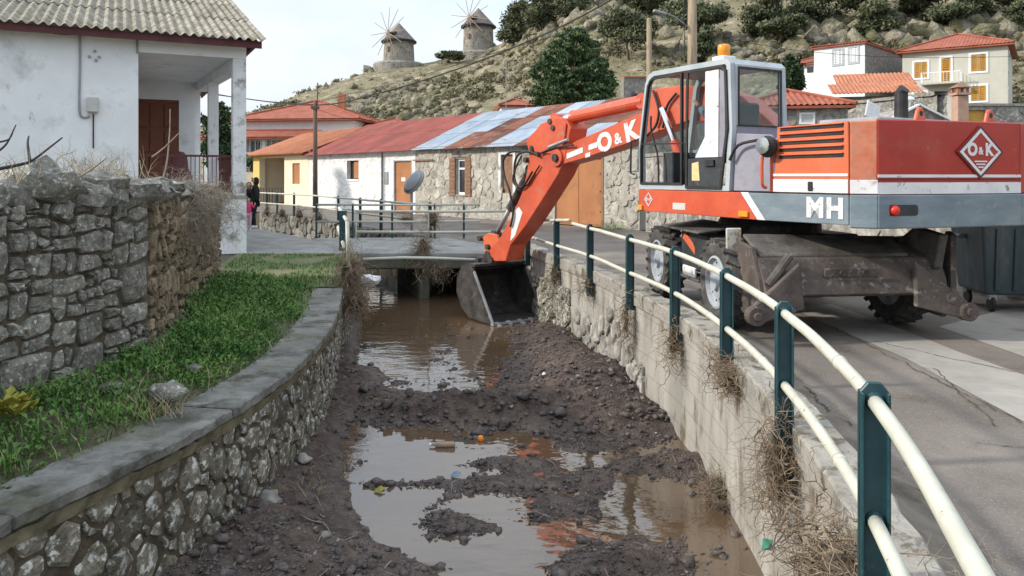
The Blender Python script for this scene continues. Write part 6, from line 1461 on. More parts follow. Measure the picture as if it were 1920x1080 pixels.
# door: black seal, lower panel, white pillar panel, glass
DY0, DY1 = CY0 + .02, .42
def cabside(pts, name, m, off=.0, th=.02, par=cab, bev=.004): b = MB(); b.prism([(CX0 - off, p[0], p[1]) for p in pts], (0, 0, 0), (th, 0, 0)); return U(b, name, m, par, bevel=bev)
door_o = [(DY1, CZ0 + .02), (DY1 - .02, CZ1 - .07), (CY0 + .12, CZ1 - .07), (CY0 + .05, CZ1 - .14), (CY0 + .02, CZ0 + .75), (CY0 + .14, CZ0 + .02)]
b = MB(); ring_prism(b, door_o, offset_in(door_o, .035), CX0 - .022, CX0 + .0); dor = U(b, 'door', 'black', cab, bevel=0)
dz = CZ0 + .40
cabside([(DY1 - .04, CZ0 + .05), (DY1 - .045, dz), (CY0 + .075, dz), (CY0 + .125, CZ0 + .05)], 'door_panel', 'panel_black', .014, .02, dor)
cabside([(DY1 - .12, CZ0 + .12), (DY1 - .12, CZ0 + .34), (DY1 - .24, CZ0 + .36), (DY1 - .26, CZ0 + .12)], 'sticker', 'yellow_sticker', .018, .006, dor)
cabside([(.05, dz - .10), (.05, dz - .02), (-.10, dz - .02), (-.10, dz - .10)], 'door_handle', 'black', .04, .03, dor)
cabside([(.07, CZ1 - .12), (.08, dz + .27), (.25, dz + .01), (CY0 + .19, dz + .01), (CY0 + .18, CZ1 - .12)], 'door_pillar', 'ex_white', .010, .015, dor)
cabside([(CY0 + .17, CZ1 - .12), (CY0 + .18, dz + .01), (CY0 + .075, dz + .01), (CY0 + .085, CZ1 - .16)], 'door_rear_panel', 'cab_purple', .006, .012, dor)
cabside([(DY1 - .06, dz + .02), (DY1 - .06, CZ1 - .11), (.09, CZ1 - .11), (.09, dz + .28), (.26, dz + .02)], 'door_glass', 'cab_glass', .004, .006, dor, 0)
# front opening black seal
fo_o = offset_in([(CY1 - .0, CZ0 + .03), (CY1 + .0, CZ0 + .55), (CY1 - .15, CZ1 - .18), (CY1 - .22, CZ1 - .08), (CY1 - .32, CZ1 - .05), (DY1 + .03, CZ1 - .05), (DY1 + .03, CZ0 + .03)], .035)
b = MB(); ring_prism(b, fo_o, offset_in(fo_o, .028), CX0 - .018, CX0 + .02); U(b, 'front_window_seal', 'black', cab, bevel=0)
b = MB(); b.bar((CX0 + .0, CY1 - .06, CZ0 + .62), (CX0, DY1 + .04, CZ0 + .60), .02, .02); U(b, 'window_rail', 'black', cab, bevel=0)
b = MB(); b.tube(catmull([Vector((CX0 + .03, CY1 - .22, CZ1 - .6)), Vector((CX0 + .05, CY1 - .20, CZ0 + .8)), Vector((CX0 + .06, CY1 - .32, CZ0 + .45)), Vector((CX0 + .06, CY1 - .34, CZ0 + .08))], 5), .014, 6); U(b, 'wiper_hose', 'black', cab, bevel=0)
b = MB(); b.tube([(CX0 - .06, CY1 + .02, CZ0 + .20), (CX0 - .10, CY1 + .06, CZ0 + .22), (CX0 - .10, CY1 + .05, CZ0 + .66), (CX0 - .04, CY1 + .02, CZ0 + .68)], .014, 6); U(b, 'grab_rail', 'black', cab, bevel=0)
# seat, levers
b = MB(); bx(b, -.98, -.52, -.05, .42, CZ0 + .35, CZ0 + .48); bx(b, -.98, -.52, -.16, -.03, CZ0 + .45, CZ0 + 1.1); U(b, 'seat', 'black', cab, bevel=.03)
b = MB(); b.tube([(-.98, .75, CZ0 + .04), (-.98, .72, CZ0 + .62)], .014, 6); b.tube([(-.55, .75, CZ0 + .04), (-.55, .72, CZ0 + .62)], .014, 6); U(b, 'lever', 'black', cab, bevel=0)
b = MB(); bx(b, -1.08, -.46, .85, 1.05, CZ0 + .04, CZ0 + .50); U(b, 'console', 'panel_black', cab)
# beacon
b = MB(); b.box((-1.02, -.02, CZ1 + .035), (.22, .20, .07)); bb = U(b, 'beacon_base', 'ex_white', cab); b = MB(); b.lathe([(.075, 0), (.075, .12), (.065, .15), (.01, .16)], 16, (-1.02, -.02, CZ1 + .07)); U(b, 'beacon', 'amber', cab, bevel=0, smooth=True)
# purple-grey panel between cab and hood, lamp, handle, pipe
side_poly([(CY0 - .01, ZT + .012), (CY0 - .06, ZT + .70), (-.92, ZT + .66), (-.975, ZT + .60), (-.975, ZT + .012)], 'tank_panel', 'cab_purple', off=-.05)
b = MB(); bx(b, -SW_ + .085, -.1, -1.0, CY0 - .04, ZT, ZT + .62); U(b, 'tank', 'cab_purple')
b = MB(); b.lathe([(.04, -.08), (.10, -.05), (.125, .0), (.12, .03), (.02, .035)], 18, (-SW_ - .08, -.98, ZT + .52), 'X', None); wl_ = U(b, 'work_light', 'black', bevel=0)
b = MB(); b.lathe([(.095, 0), (.09, -.012), (.02, -.016)], 18, (-SW_ - .155, -.98, ZT + .53), 'X'); U(b, 'lens', 'mirror_glass', wl_, bevel=0)
b = MB(); b.tube(catmull([Vector((-SW_ - .04, -.93, ZT + .06)), Vector((-SW_ - .10, -.93, ZT + .10)), Vector((-SW_ - .10, -.93, ZT + .40)), Vector((-SW_ - .04, -.93, ZT + .44))], 3), .018, 8); U(b, 'grab_handle', 'ex_red', bevel=0)
side_poly([(-.955, ZT + .01), (-.955, ZT + .50), (-.99, ZT + .50), (-.99, ZT + .01)], 'hinge_plate', 'ex_red', off=.01)
b = MB(); b.tube(catmull([Vector((-SW_ - .02, CY0 - .02, ZT + .38)), Vector((-SW_ - .03, CY0 - .16, ZT + .55)), Vector((-SW_ - .03, -.80, ZT + .60))], 4), .018, 7); U(b, 'hose', 'black', bevel=0)
# mirror on stalk (right side)
b = MB(); b.tube([(.35, -1.1, ZH), (.30, -1.15, ZH + .12)], .012, 6); mr_ = U(b, 'mirror_stalk', 'black', bevel=0); b = MB(); b.box((.27, -1.17, ZH + .22), (.26, .02, .20), M=Matrix.Rotation(.3, 3, 'Y')); U(b, 'mirror', 'ex_white', mr_, bevel=.02)
# right side deck box so the boom stands in a gap
b = MB(); bx(b, .45, SW_ - .03, -.88, 1.2, ZT, ZT + .55); U(b, 'right_tank', 'ex_red')
# --- boom, stick and bucket, in one vertical plane turned a little further to the left
BO = Vector((3.46, 10.30, 0)); FB_ = Vector((-math.sin(TH_B), math.cos(TH_B), 0)); RB_ = Vector((math.cos(TH_B), math.sin(TH_B), 0))
def bp_(px, py, off=0.0):
    """point of the boom plane (offset along its normal) seen at a photo position -> (t, z)"""
    o = BO + RB_ * off; a = (px - 960) / F; t = (o.x - a * o.y) / (a * FB_.y - FB_.x); Y = o.y + FB_.y * t; return (t, EYE - (py - HOR) / F * Y)
MBm = Matrix.Translation(-EXC) @ Matrix(((FB_.x, RB_.x, 0, BO.x), (FB_.y, RB_.y, 0, BO.y), (0, 0, 1, 0), (0, 0, 0, 1)))   # local: x=t, y=normal, z
def plate(pts, y0, y1, name, m, par, bevel=.012): b = MB(); b.prism([(p[0], 0, p[1]) for p in pts], (0, y0, 0), (0, y1, 0)); return b.build(name, m, par, M=MBm, bevel=bevel)
BWD = .19
off = -BWD
bo_pts = [(1004, 322), (1085, 300), (1180, 268), (1285, 228), (1370, 228), (1440, 262), (1458, 240), (1390, 180), (1330, 160), (1255, 163), (1216, 184), (1202, 212), (1150, 234), (1080, 264), (1045, 288), (1010, 300)]
bt = [bp_(px, py, off) for px, py in bo_pts]
boom = plate(bt, -BWD, BWD, 'boom', 'ex_red', EX)
def rib(pts, name, m, par, y0=-BWD - .03, y1=-BWD - .001): return plate([bp_(px, py, off) for px, py in pts], y0, y1, name, m, par, .006)
rib([(1225, 168), (1280, 160), (1310, 180), (1296, 225), (1240, 245), (1214, 215)], 'boom_gusset', 'ex_red', boom)
# elbow lug plates
b = MB(); e0 = bp_(1046, 296, off); b.lathe([(.16, -BWD - .05), (.16, BWD + .05)], 18, (e0[0], 0, e0[1]), 'Y'); b.build('elbow_pin', 'ex_red', boom, M=MBm, bevel=.01)
b = MB(); b.lathe([(.07, -BWD - .09), (.07, BWD + .09)], 14, (e0[0], 0, e0[1]), 'Y'); b.build('pin', 'dark_steel', boom, M=MBm)
# stripes and lettering on the boom side
def boom_mark(pts, nm='mark'): return plate([bp_(px, py, off) for px, py in pts], -BWD - .006, -BWD - .001, nm, 'ex_white', boom, 0)
boom_mark([(1063, 288), (1093, 276), (1093, 286), (1063, 298)]); boom_mark([(1104, 272), (1120, 266), (1120, 276), (1104, 282)]); boom_mark([(1098, 288), (1107, 285), (1107, 293), (1098, 296)])
p0 = bp_(1128, 270, off); p1 = bp_(1190, 245, off); c = ((p0[0] + p1[0]) / 2, (p0[1] + p1[1]) / 2); ang = math.atan2(p1[1] - p0[1], -(p1[0] - p0[0])); wdt = math.hypot(p1[0] - p0[0], p1[1] - p0[1])
TF = MBm @ Matrix(((-1, 0, 0, c[0]), (0, 0, -1, -BWD - .002), (0, 1, 0, c[1]), (0, 0, 0, 1))) @ Matrix.Rotation(ang, 4, 'Z')
add_letters('O&K', .40, TF, 'ex_white', boom, .020, wdt * .40, 1.05)
# stick cylinder on top of the boom
def cyl(pa, pb, fr, r, nm, par, y=0.0, rodm='chrome', m='ex_red'):
    a = Vector((bp_(*pa)[0], y, bp_(*pa)[1])); c_ = Vector((bp_(*pb)[0], y, bp_(*pb)[1])); mid = a.lerp(c_, fr)
    b = MB(); b.tube([a, mid, mid + (c_ - a).normalized() * .05], [r, r, r * 1.12], 16); o_ = b.build(nm, m, par, M=MBm, smooth=False)
    b = MB(); b.tube([mid, c_], r * .55, 12); b.build('rod', rodm, o_, M=MBm, smooth=True)
    b = MB(); b.lathe([(r * 1.1, -r * .9), (r * 1.1, r * .9)], 14, (c_.x, y, c_.z), 'Y'); b.lathe([(r * 1.1, -r * .9), (r * 1.1, r * .9)], 14, (a.x, y, a.z), 'Y'); b.build('rod_eye', m, o_, M=MBm)
    return o_
cyl((1212, 190), (1048, 226), .78, .115, 'stick_cylinder', EX, -.02)
b = MB(); q = [bp_(1195, 205), bp_(1235, 165), bp_(1215, 158), bp_(1185, 195)]
plate([bp_(1190, 205, off), bp_(1208, 178, off), bp_(1222, 178, off), bp_(1235, 200, off)], -.10, .10, 'cylinder_lug', 'ex_red', boom)
# boom cylinder seen through the cab
a = Vector((bp_(1330, 300)[0], -.32, 1.5)); c_ = Vector((bp_(1268, 205)[0], -.32, bp_(1268, 205)[1])); b = MB(); b.tube([a, a.lerp(c_, .6)], .075, 12); o_ = b.build('boom_cylinder', 'ex_red', EX, M=MBm); b = MB(); b.tube([a.lerp(c_, .6), c_], .045, 12); b.build('rod', 'chrome', o_, M=MBm)
# stick
st_pts = [(1014, 234), (1036, 218), (1060, 222), (1070, 240), (1066, 262), (1058, 300), (1046, 328), (1020, 370), (985, 424), (957, 460), (948, 490), (926, 490), (916, 470), (938, 444), (962, 400), (978, 362), (988, 322), (992, 290), (986, 262)]
SWD = .20; st = [bp_(px, py, -SWD) for px, py in st_pts]
stick = plate(st, -SWD, SWD, 'stick', 'ex_red', EX)
plate([bp_(x, y, -SWD) for x, y in [(973, 388), (980, 398), (966, 442), (957, 452), (961, 420), (966, 395)]], -SWD - .006, -SWD - .001, 'worn_patch', 'ex_white', stick, 0)
plate([bp_(x, y, -SWD) for x, y in [(1016, 232), (1050, 219), (1064, 232), (1060, 270), (1040, 290), (1005, 285), (990, 266)]], -SWD - .035, -SWD - .001, 'cheek_plate', 'ex_red', stick)
plate([bp_(x, y, -SWD) for x, y in [(1016, 232), (1050, 219), (1064, 232), (1060, 270), (1040, 290), (1005, 285), (990, 266)]], SWD + .001, SWD + .035, 'cheek_plate', 'ex_red', stick)
for (x, y) in ((1034, 228), (1040, 240), (1000, 278), (988, 300)): p = bp_(x, y, -SWD); b = MB(); b.lathe([(.05, -SWD - .06), (.05, SWD + .06)], 12, (p[0], 0, p[1]), 'Y'); b.build('pin', 'dark_steel', stick, M=MBm)
# bucket cylinder along the front of the stick
cyl((996, 318), (930, 440), .55, .085, 'bucket_cylinder', EX, 0, 'grey_metal', 'dark_steel')
# bucket linkage
lk = plate([bp_(x, y, -.17) for x, y in [(904, 445), (915, 437), (930, 440), (936, 456), (925, 475), (916, 492), (906, 490), (908, 465)]], -.17, -.10, 'bucket_link', 'ex_orange', EX); plate([bp_(x, y, -.17) for x, y in [(904, 445), (915, 437), (930, 440), (936, 456), (925, 475), (916, 492), (906, 490), (908, 465)]], .10, .17, 'bucket_link', 'ex_orange', EX)
for (x, y) in ((915, 446), (930, 462), (912, 486), (938, 486)): p = bp_(x, y); b = MB(); b.lathe([(.055, -.24), (.055, .24)], 12, (p[0], 0, p[1]), 'Y'); b.build('link_pin', 'dark_steel', EX, M=MBm)
# hoses
def hose(pts, y, r=.022): P_ = [Vector((bp_(px, py, y if y < 0 else 0)[0], y, bp_(px, py, y if y < 0 else 0)[1])) for px, py in pts]; b = MB(); b.tube(catmull(P_, 5), r, 7); b.build('hose', 'black', EX, M=MBm, smooth=True)
hose([(1010, 288), (985, 284), (958, 285), (944, 300), (946, 330), (956, 360), (962, 400), (957, 425)], -.24); hose([(1010, 292), (990, 284), (970, 292), (964, 320), (968, 345), (980, 350), (998, 322)], -.26)
hose([(1075, 272), (1050, 275), (1030, 280), (1012, 288)], -.25, .018); hose([(978, 292), (966, 318), (962, 340), (972, 352)], -.28, .018); hose([(1012, 310), (998, 332), (990, 345), (978, 352), (968, 348)], -.24, .016)
hose([(1225, 170), (1235, 205), (1230, 235), (1212, 255)], -.26, .02); hose([(1268, 175), (1250, 200), (1243, 240)], -.26, .02)
b = MB(); p = bp_(1048, 268, -.22); b.tube([(bp_(1030, 276, -.22)[0], -.235, bp_(1030, 276, -.22)[1]), (bp_(1066, 262, -.22)[0], -.235, bp_(1066, 262, -.22)[1])], .03, 8); b.build('valve_block', 'grey_metal', EX, M=MBm)
# bucket
BWH = .62
bk = [bp_(x, y, -BWH) for x, y in [(884, 503), (912, 492), (930, 494)]]
lipt, lipz = bp_(925, 610, -BWH); topt, topz = bp_(889, 504, -BWH)
prof_b = [(topt, topz), (topt + .20, topz + .10), (topt + .42, topz + .02), (topt + .60, topz - .22), (topt + .62, topz - .52), (topt + .45, topz - .80), (topt + .15, topz - .98), (lipt, lipz)]
inner_b = offset_in(prof_b, .025)
bkt = MB()
n = len(prof_b)
for i in range(n - 1):
    a, c_ = prof_b[i], prof_b[i + 1]; d_ = inner_b[i]; e_ = inner_b[i + 1]; bkt.prism([(a[0], 0, a[1]), (c_[0], 0, c_[1]), (e_[0], 0, e_[1]), (d_[0], 0, d_[1])], (0, -BWH, 0), (0, BWH, 0))
bu = bkt.build('bucket', 'dark_steel', EX, M=MBm)
for s in (-1, 1): plate(prof_b, s * BWH, s * (BWH + .025), 'side_wall', 'dark_steel', bu, .004)
for s in (-1, 1): b = MB(); d0 = Vector((topt, 0, topz)); d1 = Vector((lipt, 0, lipz)); yy = s * (BWH + .012); b.bar((d0.x - .015, yy, d0.z - .05), (d1.x - .015, yy, d1.z + .02), .05, .03, up=(0, 1, 0)); b.build('side_cutter', 'grey_metal', bu, M=MBm)
b = MB(); b.bar((lipt, -BWH - .03, lipz + .01), (lipt, BWH + .03, lipz + .01), .10, .03); b.build('cutting_edge', 'grey_metal', bu, M=MBm)
for i in range(5):
    y = -BWH + .08 + i * (2 * BWH - .16) / 4; b = MB(); b.prism([(lipt + .03, y - .05, lipz + .03), (lipt - .13, y - .035, lipz - .03), (lipt - .13, y + .035, lipz - .03), (lipt + .03, y + .05, lipz + .03)], (0, 0, -.02), (0, 0, .02)); b.build('tooth', 'grey_metal', bu, M=MBm)
for s in (-.17, .17): plate([(topt + .02, topz + .02), (topt + .1, topz + .30), (topt + .25, topz + .32), (topt + .45, topz + .02), (topt + .2, topz + .05)], s - .02, s + .02, 'ear', 'dark_steel', bu)
b = MB(); b.bar((topt + .10, -BWH, topz + .06), (topt + .10, BWH, topz + .06), .24, .05); b.build('top_plate', 'dark_steel', bu, M=MBm)
# --- operator seated in the cab
def skin_body(name, verts, edges, radii, m, par=None, M=None, levels=2, root=0):
    me = bpy.data.meshes.new(name); me.from_pydata([tuple(v) for v in verts], edges, []); o = bpy.data.objects.new(name + '_rig', me); COL.objects.link(o)
    sk_ = o.modifiers.new('skin', 'SKIN'); lay = me.skin_vertices[0].data
    for i, r_ in enumerate(radii): lay[i].radius = (r_, r_) if not isinstance(r_, tuple) else r_; lay[i].use_root = (i == root)
    ss = o.modifiers.new('sub', 'SUBSURF'); ss.levels = levels; ss.render_levels = levels
    dg = bpy.context.evaluated_depsgraph_get(); dg.update(); me2 = bpy.data.meshes.new_from_object(o.evaluated_get(dg)); bpy.data.objects.remove(o)
    if M is not None: me2.transform(M)
    return finish(name, me2, m, par, smooth=True)
opo = EXC + MU @ Vector((-.75, .12, CZ0 + .45)); OPR = thing('person', 'excavator driver in a blue jacket sitting in the cab, arm raised', 'person', opo)
OM_ = MU.to_3x3().to_4x4()
vv = [(0, 0, .06), (0, .0, .28), (0, .02, .50), (0, .03, .60), (.17, .02, .50), (.24, .12, .28), (.16, .34, .22), (-.17, .02, .50), (-.25, .10, .46), (-.26, .30, .62), (.10, .05, .06), (.12, .42, .08), (.12, .48, -.35), (-.10, .05, .06), (-.12, .42, .08), (-.12, .48, -.35)]
ee = [(0, 1), (1, 2), (2, 3), (2, 4), (4, 5), (5, 6), (2, 7), (7, 8), (8, 9), (0, 10), (10, 11), (11, 12), (0, 13), (13, 14), (14, 15)]
rr_ = [.15, .16, .13, .06, .07, .055, .045, .07, .06, .05, .09, .075, .055, .09, .075, .055]
skin_body('body', vv, ee, rr_, 'cloth_blue', OPR, OM_)
hd = MB(); hd.lathe([(.02, -.12), (.06, -.10), (.078, -.04), (.085, .02), (.08, .07), (.05, .115), (.01, .125)], 14, (0, .05, .74)); hd.tube([(0, .03, .58), (0, .04, .66)], .05, 8); hd.box((0, .135, .74), (.025, .04, .035)); hd.build('head', 'skin', OPR, M=OM_, smooth=True)
hr = MB(); hr.lathe([(.088, .02), (.088, .07), (.06, .125), (.01, .138)], 14, (0, .042, .745)); hr.build('hair', 'hair', OPR, M=OM_, smooth=True)
def hand(name, par, base, dirv, upv, M=None, s=1.0, m='skin'):
    d = Vector(dirv).normalized(); u = Vector(upv); u = (u - d * u.dot(d)).normalized(); w = d.cross(u); base = Vector(base)
    V = [base, base + d * .05 * s]; E = [(0, 1)]; Rr = [.022 * s, .03 * s]
    for k, (o_, l) in enumerate(((-.03, .065), (-.01, .078), (.01, .073), (.03, .058))):
        i = len(V); V += [base + d * .085 * s + w * o_ * s, base + d * (.085 + l * .55) * s + w * o_ * s - u * .012 * s, base + d * (.085 + l * .9) * s + w * o_ * s - u * .035 * s]; E += [(1, i), (i, i + 1), (i + 1, i + 2)]; Rr += [.0095 * s, .0085 * s, .007 * s]
    i = len(V); V += [base + d * .05 * s + w * .045 * s, base + d * .085 * s + w * .06 * s - u * .015 * s]; E += [(1, i), (i, i + 1)]; Rr += [.011 * s, .009 * s]
    return skin_body(name, V, E, Rr, m, par, M, 1)
hand('hand', OPR, (-.26, .31, .63), (0, .5, .6), (0, -1, .6), OM_); hand('hand', OPR, (.16, .35, .22), (0, 1, -.1), (0, 0, 1), OM_)
# ---------------------------------------------------------------- railings
def flat_post(par, x, y, z0, z1, ang, w=.10, th=.022, m='rail_green'):
    d = Vector((math.cos(ang), math.sin(ang), 0)); n_ = Vector((-d.y, d.x, 0)); hw = w / 2
    pts = [(-hw, z0), (hw, z0), (hw, z1 - .035), (hw * .45, z1), (-hw * .45, z1), (-hw, z1 - .035)]
    b = MB(); b.prism([(x + d.x * p[0], y + d.y * p[0], p[1]) for p in pts], -n_ * th / 2, n_ * th / 2)
    fl = [(hw - .006, 1)]; b.prism([(x + d.x * p, y + d.y * p, q) for p, q in ((hw, z0), (hw, z1 - .035), (hw - .012, z1 - .035), (hw - .012, z0))], -n_ * .035, n_ * .035); b.prism([(x + d.x * p, y + d.y * p, q) for p, q in ((-hw, z0), (-hw, z1 - .035), (-hw + .012, z1 - .035), (-hw + .012, z0))], -n_ * .035, n_ * .035)
    return b.build('post', m, par, world=True, bevel=.004)
RA = thing('railing', 'dark green posts with cream pipe rails along the right canal wall', 'railing', (1.7, 7, 0))
for i, (x, y) in enumerate(POSTS):
    if i == 0: continue
    u = RC0.l[12 + i * 6] if 12 + i * 6 < len(RC0.l) else RC0.len; _, d = RC0.ev(u); ang = math.atan2(-d.x, d.y) if False else math.atan2(d.y, d.x) - math.pi / 2
    zt = 1.0 if i < 7 else (.98 if i == 7 else .86); ps = flat_post(RA, x, y, -.12 if i not in (3, 5) else .02, zt, ang)
    for zz in (.93, .5):
        if i == 8 and zz > .9: continue
        b = MB(); p = Vector((x, y, zz)); dd = Vector((d.x, d.y, 0)); b.tube([p - dd * .024, p - dd * .012, p + dd * .012, p + dd * .024], [.029, .036, .036, .029], 12); b.build('weld', 'rail_green', ps)
    b = MB(); nn = Vector((d.y, -d.x, 0)); b.box((x + nn.x * .025, y + nn.y * .025, .12), (.13, .02, .16), rz=ang); b.build('base_plate', 'rail_green', RA, world=True)
zr = 0.93
def rail_piece(u0, u1, z, nm, C=RC0, r=.027, par=RA, sag=0.0, m='rail_cream', z1=None, n=14):
    P_ = []
    for i in range(n + 1):
        f = i / n; u = u0 + (u1 - u0) * f; p = C.pt(u, 0, z + ((z1 - z) * f if z1 is not None else 0) - sag * math.sin(f * math.pi) + .004 * mnoise.noise(Vector((u * 2, z, 0)))); P_.append(p)
    b = MB(); b.tube(P_, r, 12); return b.build(nm, m, par, world=True, smooth=True)
us = [u_at_y(RC0, y) for x, y in POSTS]
u_start = u_at_y(RC0, -1.5)
rail_piece(u_start, us[1] + .02, zr, 'top_rail', n=26)
for i in range(1, 6): rail_piece(us[i] + .02, us[i + 1] + .02, zr, 'top_rail')
rail_piece(us[6] + .02, u_at_y(RC0, 12.9), zr, 'top_rail', z1=.95); rail_piece(u_at_y(RC0, 13.05), us[8] + .1, 1.0, 'top_rail', z1=.82)
rail_piece(u_start, us[1] + .02, .5, 'lower_rail', n=26)
for i in range(1, 8): rail_piece(us[i] + .02, us[i + 1] + .02, .5, 'lower_rail')
for i in range(1, 5):       # sleeve joints on the pipes
    for z in (zr, .5):
        uu = us[i] + .55; b = MB(); b.tube([RC0.pt(uu, 0, z), RC0.pt(uu + .05, 0, z)], .031, 12); b.build('sleeve', 'rail_cream', RA, world=True, smooth=True)
# bridge railings
def pipe_rail(name, label, p0, p1, posts, z0=.0, zt=.98, zm=.48, r=.03, pr=.03, group=None, bent=None, pm='rail_green', flat=False):
    p0 = Vector((p0[0], p0[1], 0)); p1 = Vector((p1[0], p1[1], 0)); T = thing(name, label, 'railing', p0.lerp(p1, .5), group)
    for f in posts:
        p = p0.lerp(p1, f)
        if flat: flat_post(T, p.x, p.y, z0, zt + .05, math.atan2((p1 - p0).y, (p1 - p0).x))
        else: b = MB(); b.tube([(p.x, p.y, z0), (p.x, p.y, zt)], pr, 8); b.build('post', pm, T, world=True)
    for z, nm in ((zt - .03, 'top_rail'), (zm, 'lower_rail')):
        b = MB(); b.tube([p0 + Vector((0, 0, z)), p0.lerp(p1, .5) + Vector((0, 0, z - .012)), p1 + Vector((0, 0, z))], r, 10); b.build(nm, 'rail_cream', T, world=True, smooth=True)
    return T
pipe_rail('railing', 'cream pipe railing along the near edge of the bridge', (-3.55, 17.5), (.15, 17.5), (.0, .445, .985), pm='rail_cream', pr=.018)
pipe_rail('railing', 'cream pipe railing along the far edge of the bridge with dark posts', (-5.45, 21.4), (-.9, 21.65), (.0, .22, .46, .72, .90), pm='rail_green', pr=.03)
# far bank railing
FRL = thing('railing', 'long cream railing with dark posts along the far canal bank', 'railing', (-6, 29, 0)); fu = 0.1; uf = []
FB2 = Curve2([(p[0] - .03, p[1] - .05) for p in R_far])
for (x, y) in [(-2.2, 21.7), (-3.2, 23.3), (-4.2, 25.0), (-5.2, 26.6), (-6.5, 29), (-8.0, 31.8), (-9.66, 34.3), (-10.8, 35.7), (-11.6, 36.6), (-12.7, 38.1)]:
    if (x, y) == (-3.2, 23.3): continue
    u = u_at_y(FB2, y); p, d = FB2.ev(u); flat_post(FRL, p.x, p.y, -.05, 1.02, math.atan2(d.y, d.x), .11)
for z, nm in ((.93, 'top_rail'), (.45, 'lower_rail')): rail_piece(u_at_y(FB2, 21.5), u_at_y(FB2, 39), z, nm, FB2, .035, FRL, n=40)
# broken railing at the end of the coping
BRK = thing('broken_railing', 'broken dark green post and bent cream rails at the end of the coping', 'railing', (-2.75, 12.3, 0))
def at_y(px, py, Y): return at(px, py, Y)
b = MB(); b.bar(at(643, 395, 12.6), at(643, 470, 12.6), .12, .03, up=(0, 1, 0)); b.build('post', 'rail_green', BRK, world=True, bevel=.004); b = MB(); b.bar(at(651, 412, 12.3), at(651, 480, 12.3), .05, .03, up=(0, 1, 0)); b.build('post', 'rail_green', BRK, world=True)
for (a_, c_, nm) in (((651, 415, 12.2), (653, 502, 12.2), 'bent_rail'), ((636, 390, 13.6), (650, 414, 12.2), 'top_rail'), ((634, 426, 13.4), (646, 465, 12.3), 'lower_rail')):
    b = MB(); b.tube([at(*a_), at(*c_)], .03, 10); b.build(nm, 'rail_cream', BRK, world=True, smooth=True)
# fallen rail caught in front of the bridge
a_ = at(680, 486, 16.6); c_ = at(895, 487, 16.4); b = MB(); b.tube([a_, a_.lerp(c_, .35) + Vector((0, 0, .035)), a_.lerp(c_, .6) + Vector((0, 0, .03)), c_], .032, 10); fr0 = b.build('fallen_rail', 'rail_cream', smooth=True); tag(fr0, 'loose cream pipe caught across the canal in front of the bridge', 'pipe')
# ---------------------------------------------------------------- flood debris: tangled dry roots
def tangle(name, label, c, ext, n, seed, m='root', hang=.0, r=(.004, .010), group='dry root clumps left by the flood', cat='debris', ln=(.2, .55), core=True):
    T = thing(name, label, cat, c, group); rng = random.Random(seed); b = MB()
    for k in range(int(n * 1.7)):
        p = Vector((rng.gauss(0, .42) * ext[0], rng.gauss(0, .42) * ext[1], rng.gauss(0, .45) * ext[2])); d = Vector((rng.gauss(0, 1), rng.gauss(0, 1), rng.gauss(0, .8) - hang)).normalized(); L_ = rng.uniform(*ln); pts = [p]
        for s in range(7):
            d = (d + Vector((rng.gauss(0, .7), rng.gauss(0, .7), rng.gauss(0, .6) - hang * .3)) - p * .35).normalized(); p = p + d * L_ / 7; pts.append(p)
        r0 = r[0] * .45 + (r[1] - r[0]) * .6 * rng.random() ** 3; b.tube(pts, [r0, r0, r0, r0 * .9, r0 * .8, r0 * .7, r0 * .5, r0 * .3], 3, cap=False)
    b.build('strands', m, T, kind='stuff')
    if core:
        V, Fc = BIGP[seed % 5]; q = MB(); q.add([(v[0] * ext[0] * .5, v[1] * ext[1] * .5, v[2] * ext[2] * .75) for v in V], [tuple(f) for f in Fc]); q.build('packed_silt', 'mortar_dark', T, smooth=True)
    return T
g3 = RC0
def near_post(i, du=0, dz=0, w=-.05): p = g3.pt(us[i] + du, w, dz + .20); return p
tangle('root_clump', 'dense dry root clump at the foot of the nearest post', near_post(1, .45, -.20, -.02), (.14, .60, .30), 380, 1, ln=(.15, .4)); tangle('root_clump', 'tangle of dry roots lying on the wall cap below the nearest rails', near_post(1, -.35, -.02, .22), (.26, .40, .12), 240, 2, 'root_grey', r=(.002, .006))
tangle('root_clump', 'hanging dry root clump under the second nearest post', near_post(2, .0, -.18), (.09, .18, .36), 240, 3, hang=.5, r=(.003, .008)); tangle('root_clump', 'bushy root clump spread round the third post', near_post(3, -.05, -.06, .0), (.13, .36, .17), 280, 4, r=(.003, .008), ln=(.15, .4))
tangle('root_clump', 'narrow root bundle hanging below the fourth post', near_post(4, -.06, -.20), (.04, .06, .26), 80, 5, hang=.8); tangle('root_clump', 'narrow dark root bundle stuck below the fifth post', near_post(5, .0, -.28), (.04, .06, .34), 90, 6, hang=.8); tangle('root_clump', 'short root bundle stuck at the sixth post', near_post(6, .0, -.14), (.04, .06, .20), 60, 7, hang=.6)
tangle('root_clump', 'root bundle beside the stick at the seventh post', near_post(7, .0, -.22), (.10, .12, .30), 80, 8, hang=.6); tangle('root_clump', 'root mass against the wall right of the bucket', near_post(8, .45, -.25, -.02), (.10, .22, .40), 120, 9, hang=.4)
tangle('root_clump', 'brown root ball half in the water at the concrete wall foot', gnd(1350, 925, -1.0) + Vector((0, 0, .04)), (.20, .22, .13), 220, 10, ln=(.1, .3), r=(.003, .008))
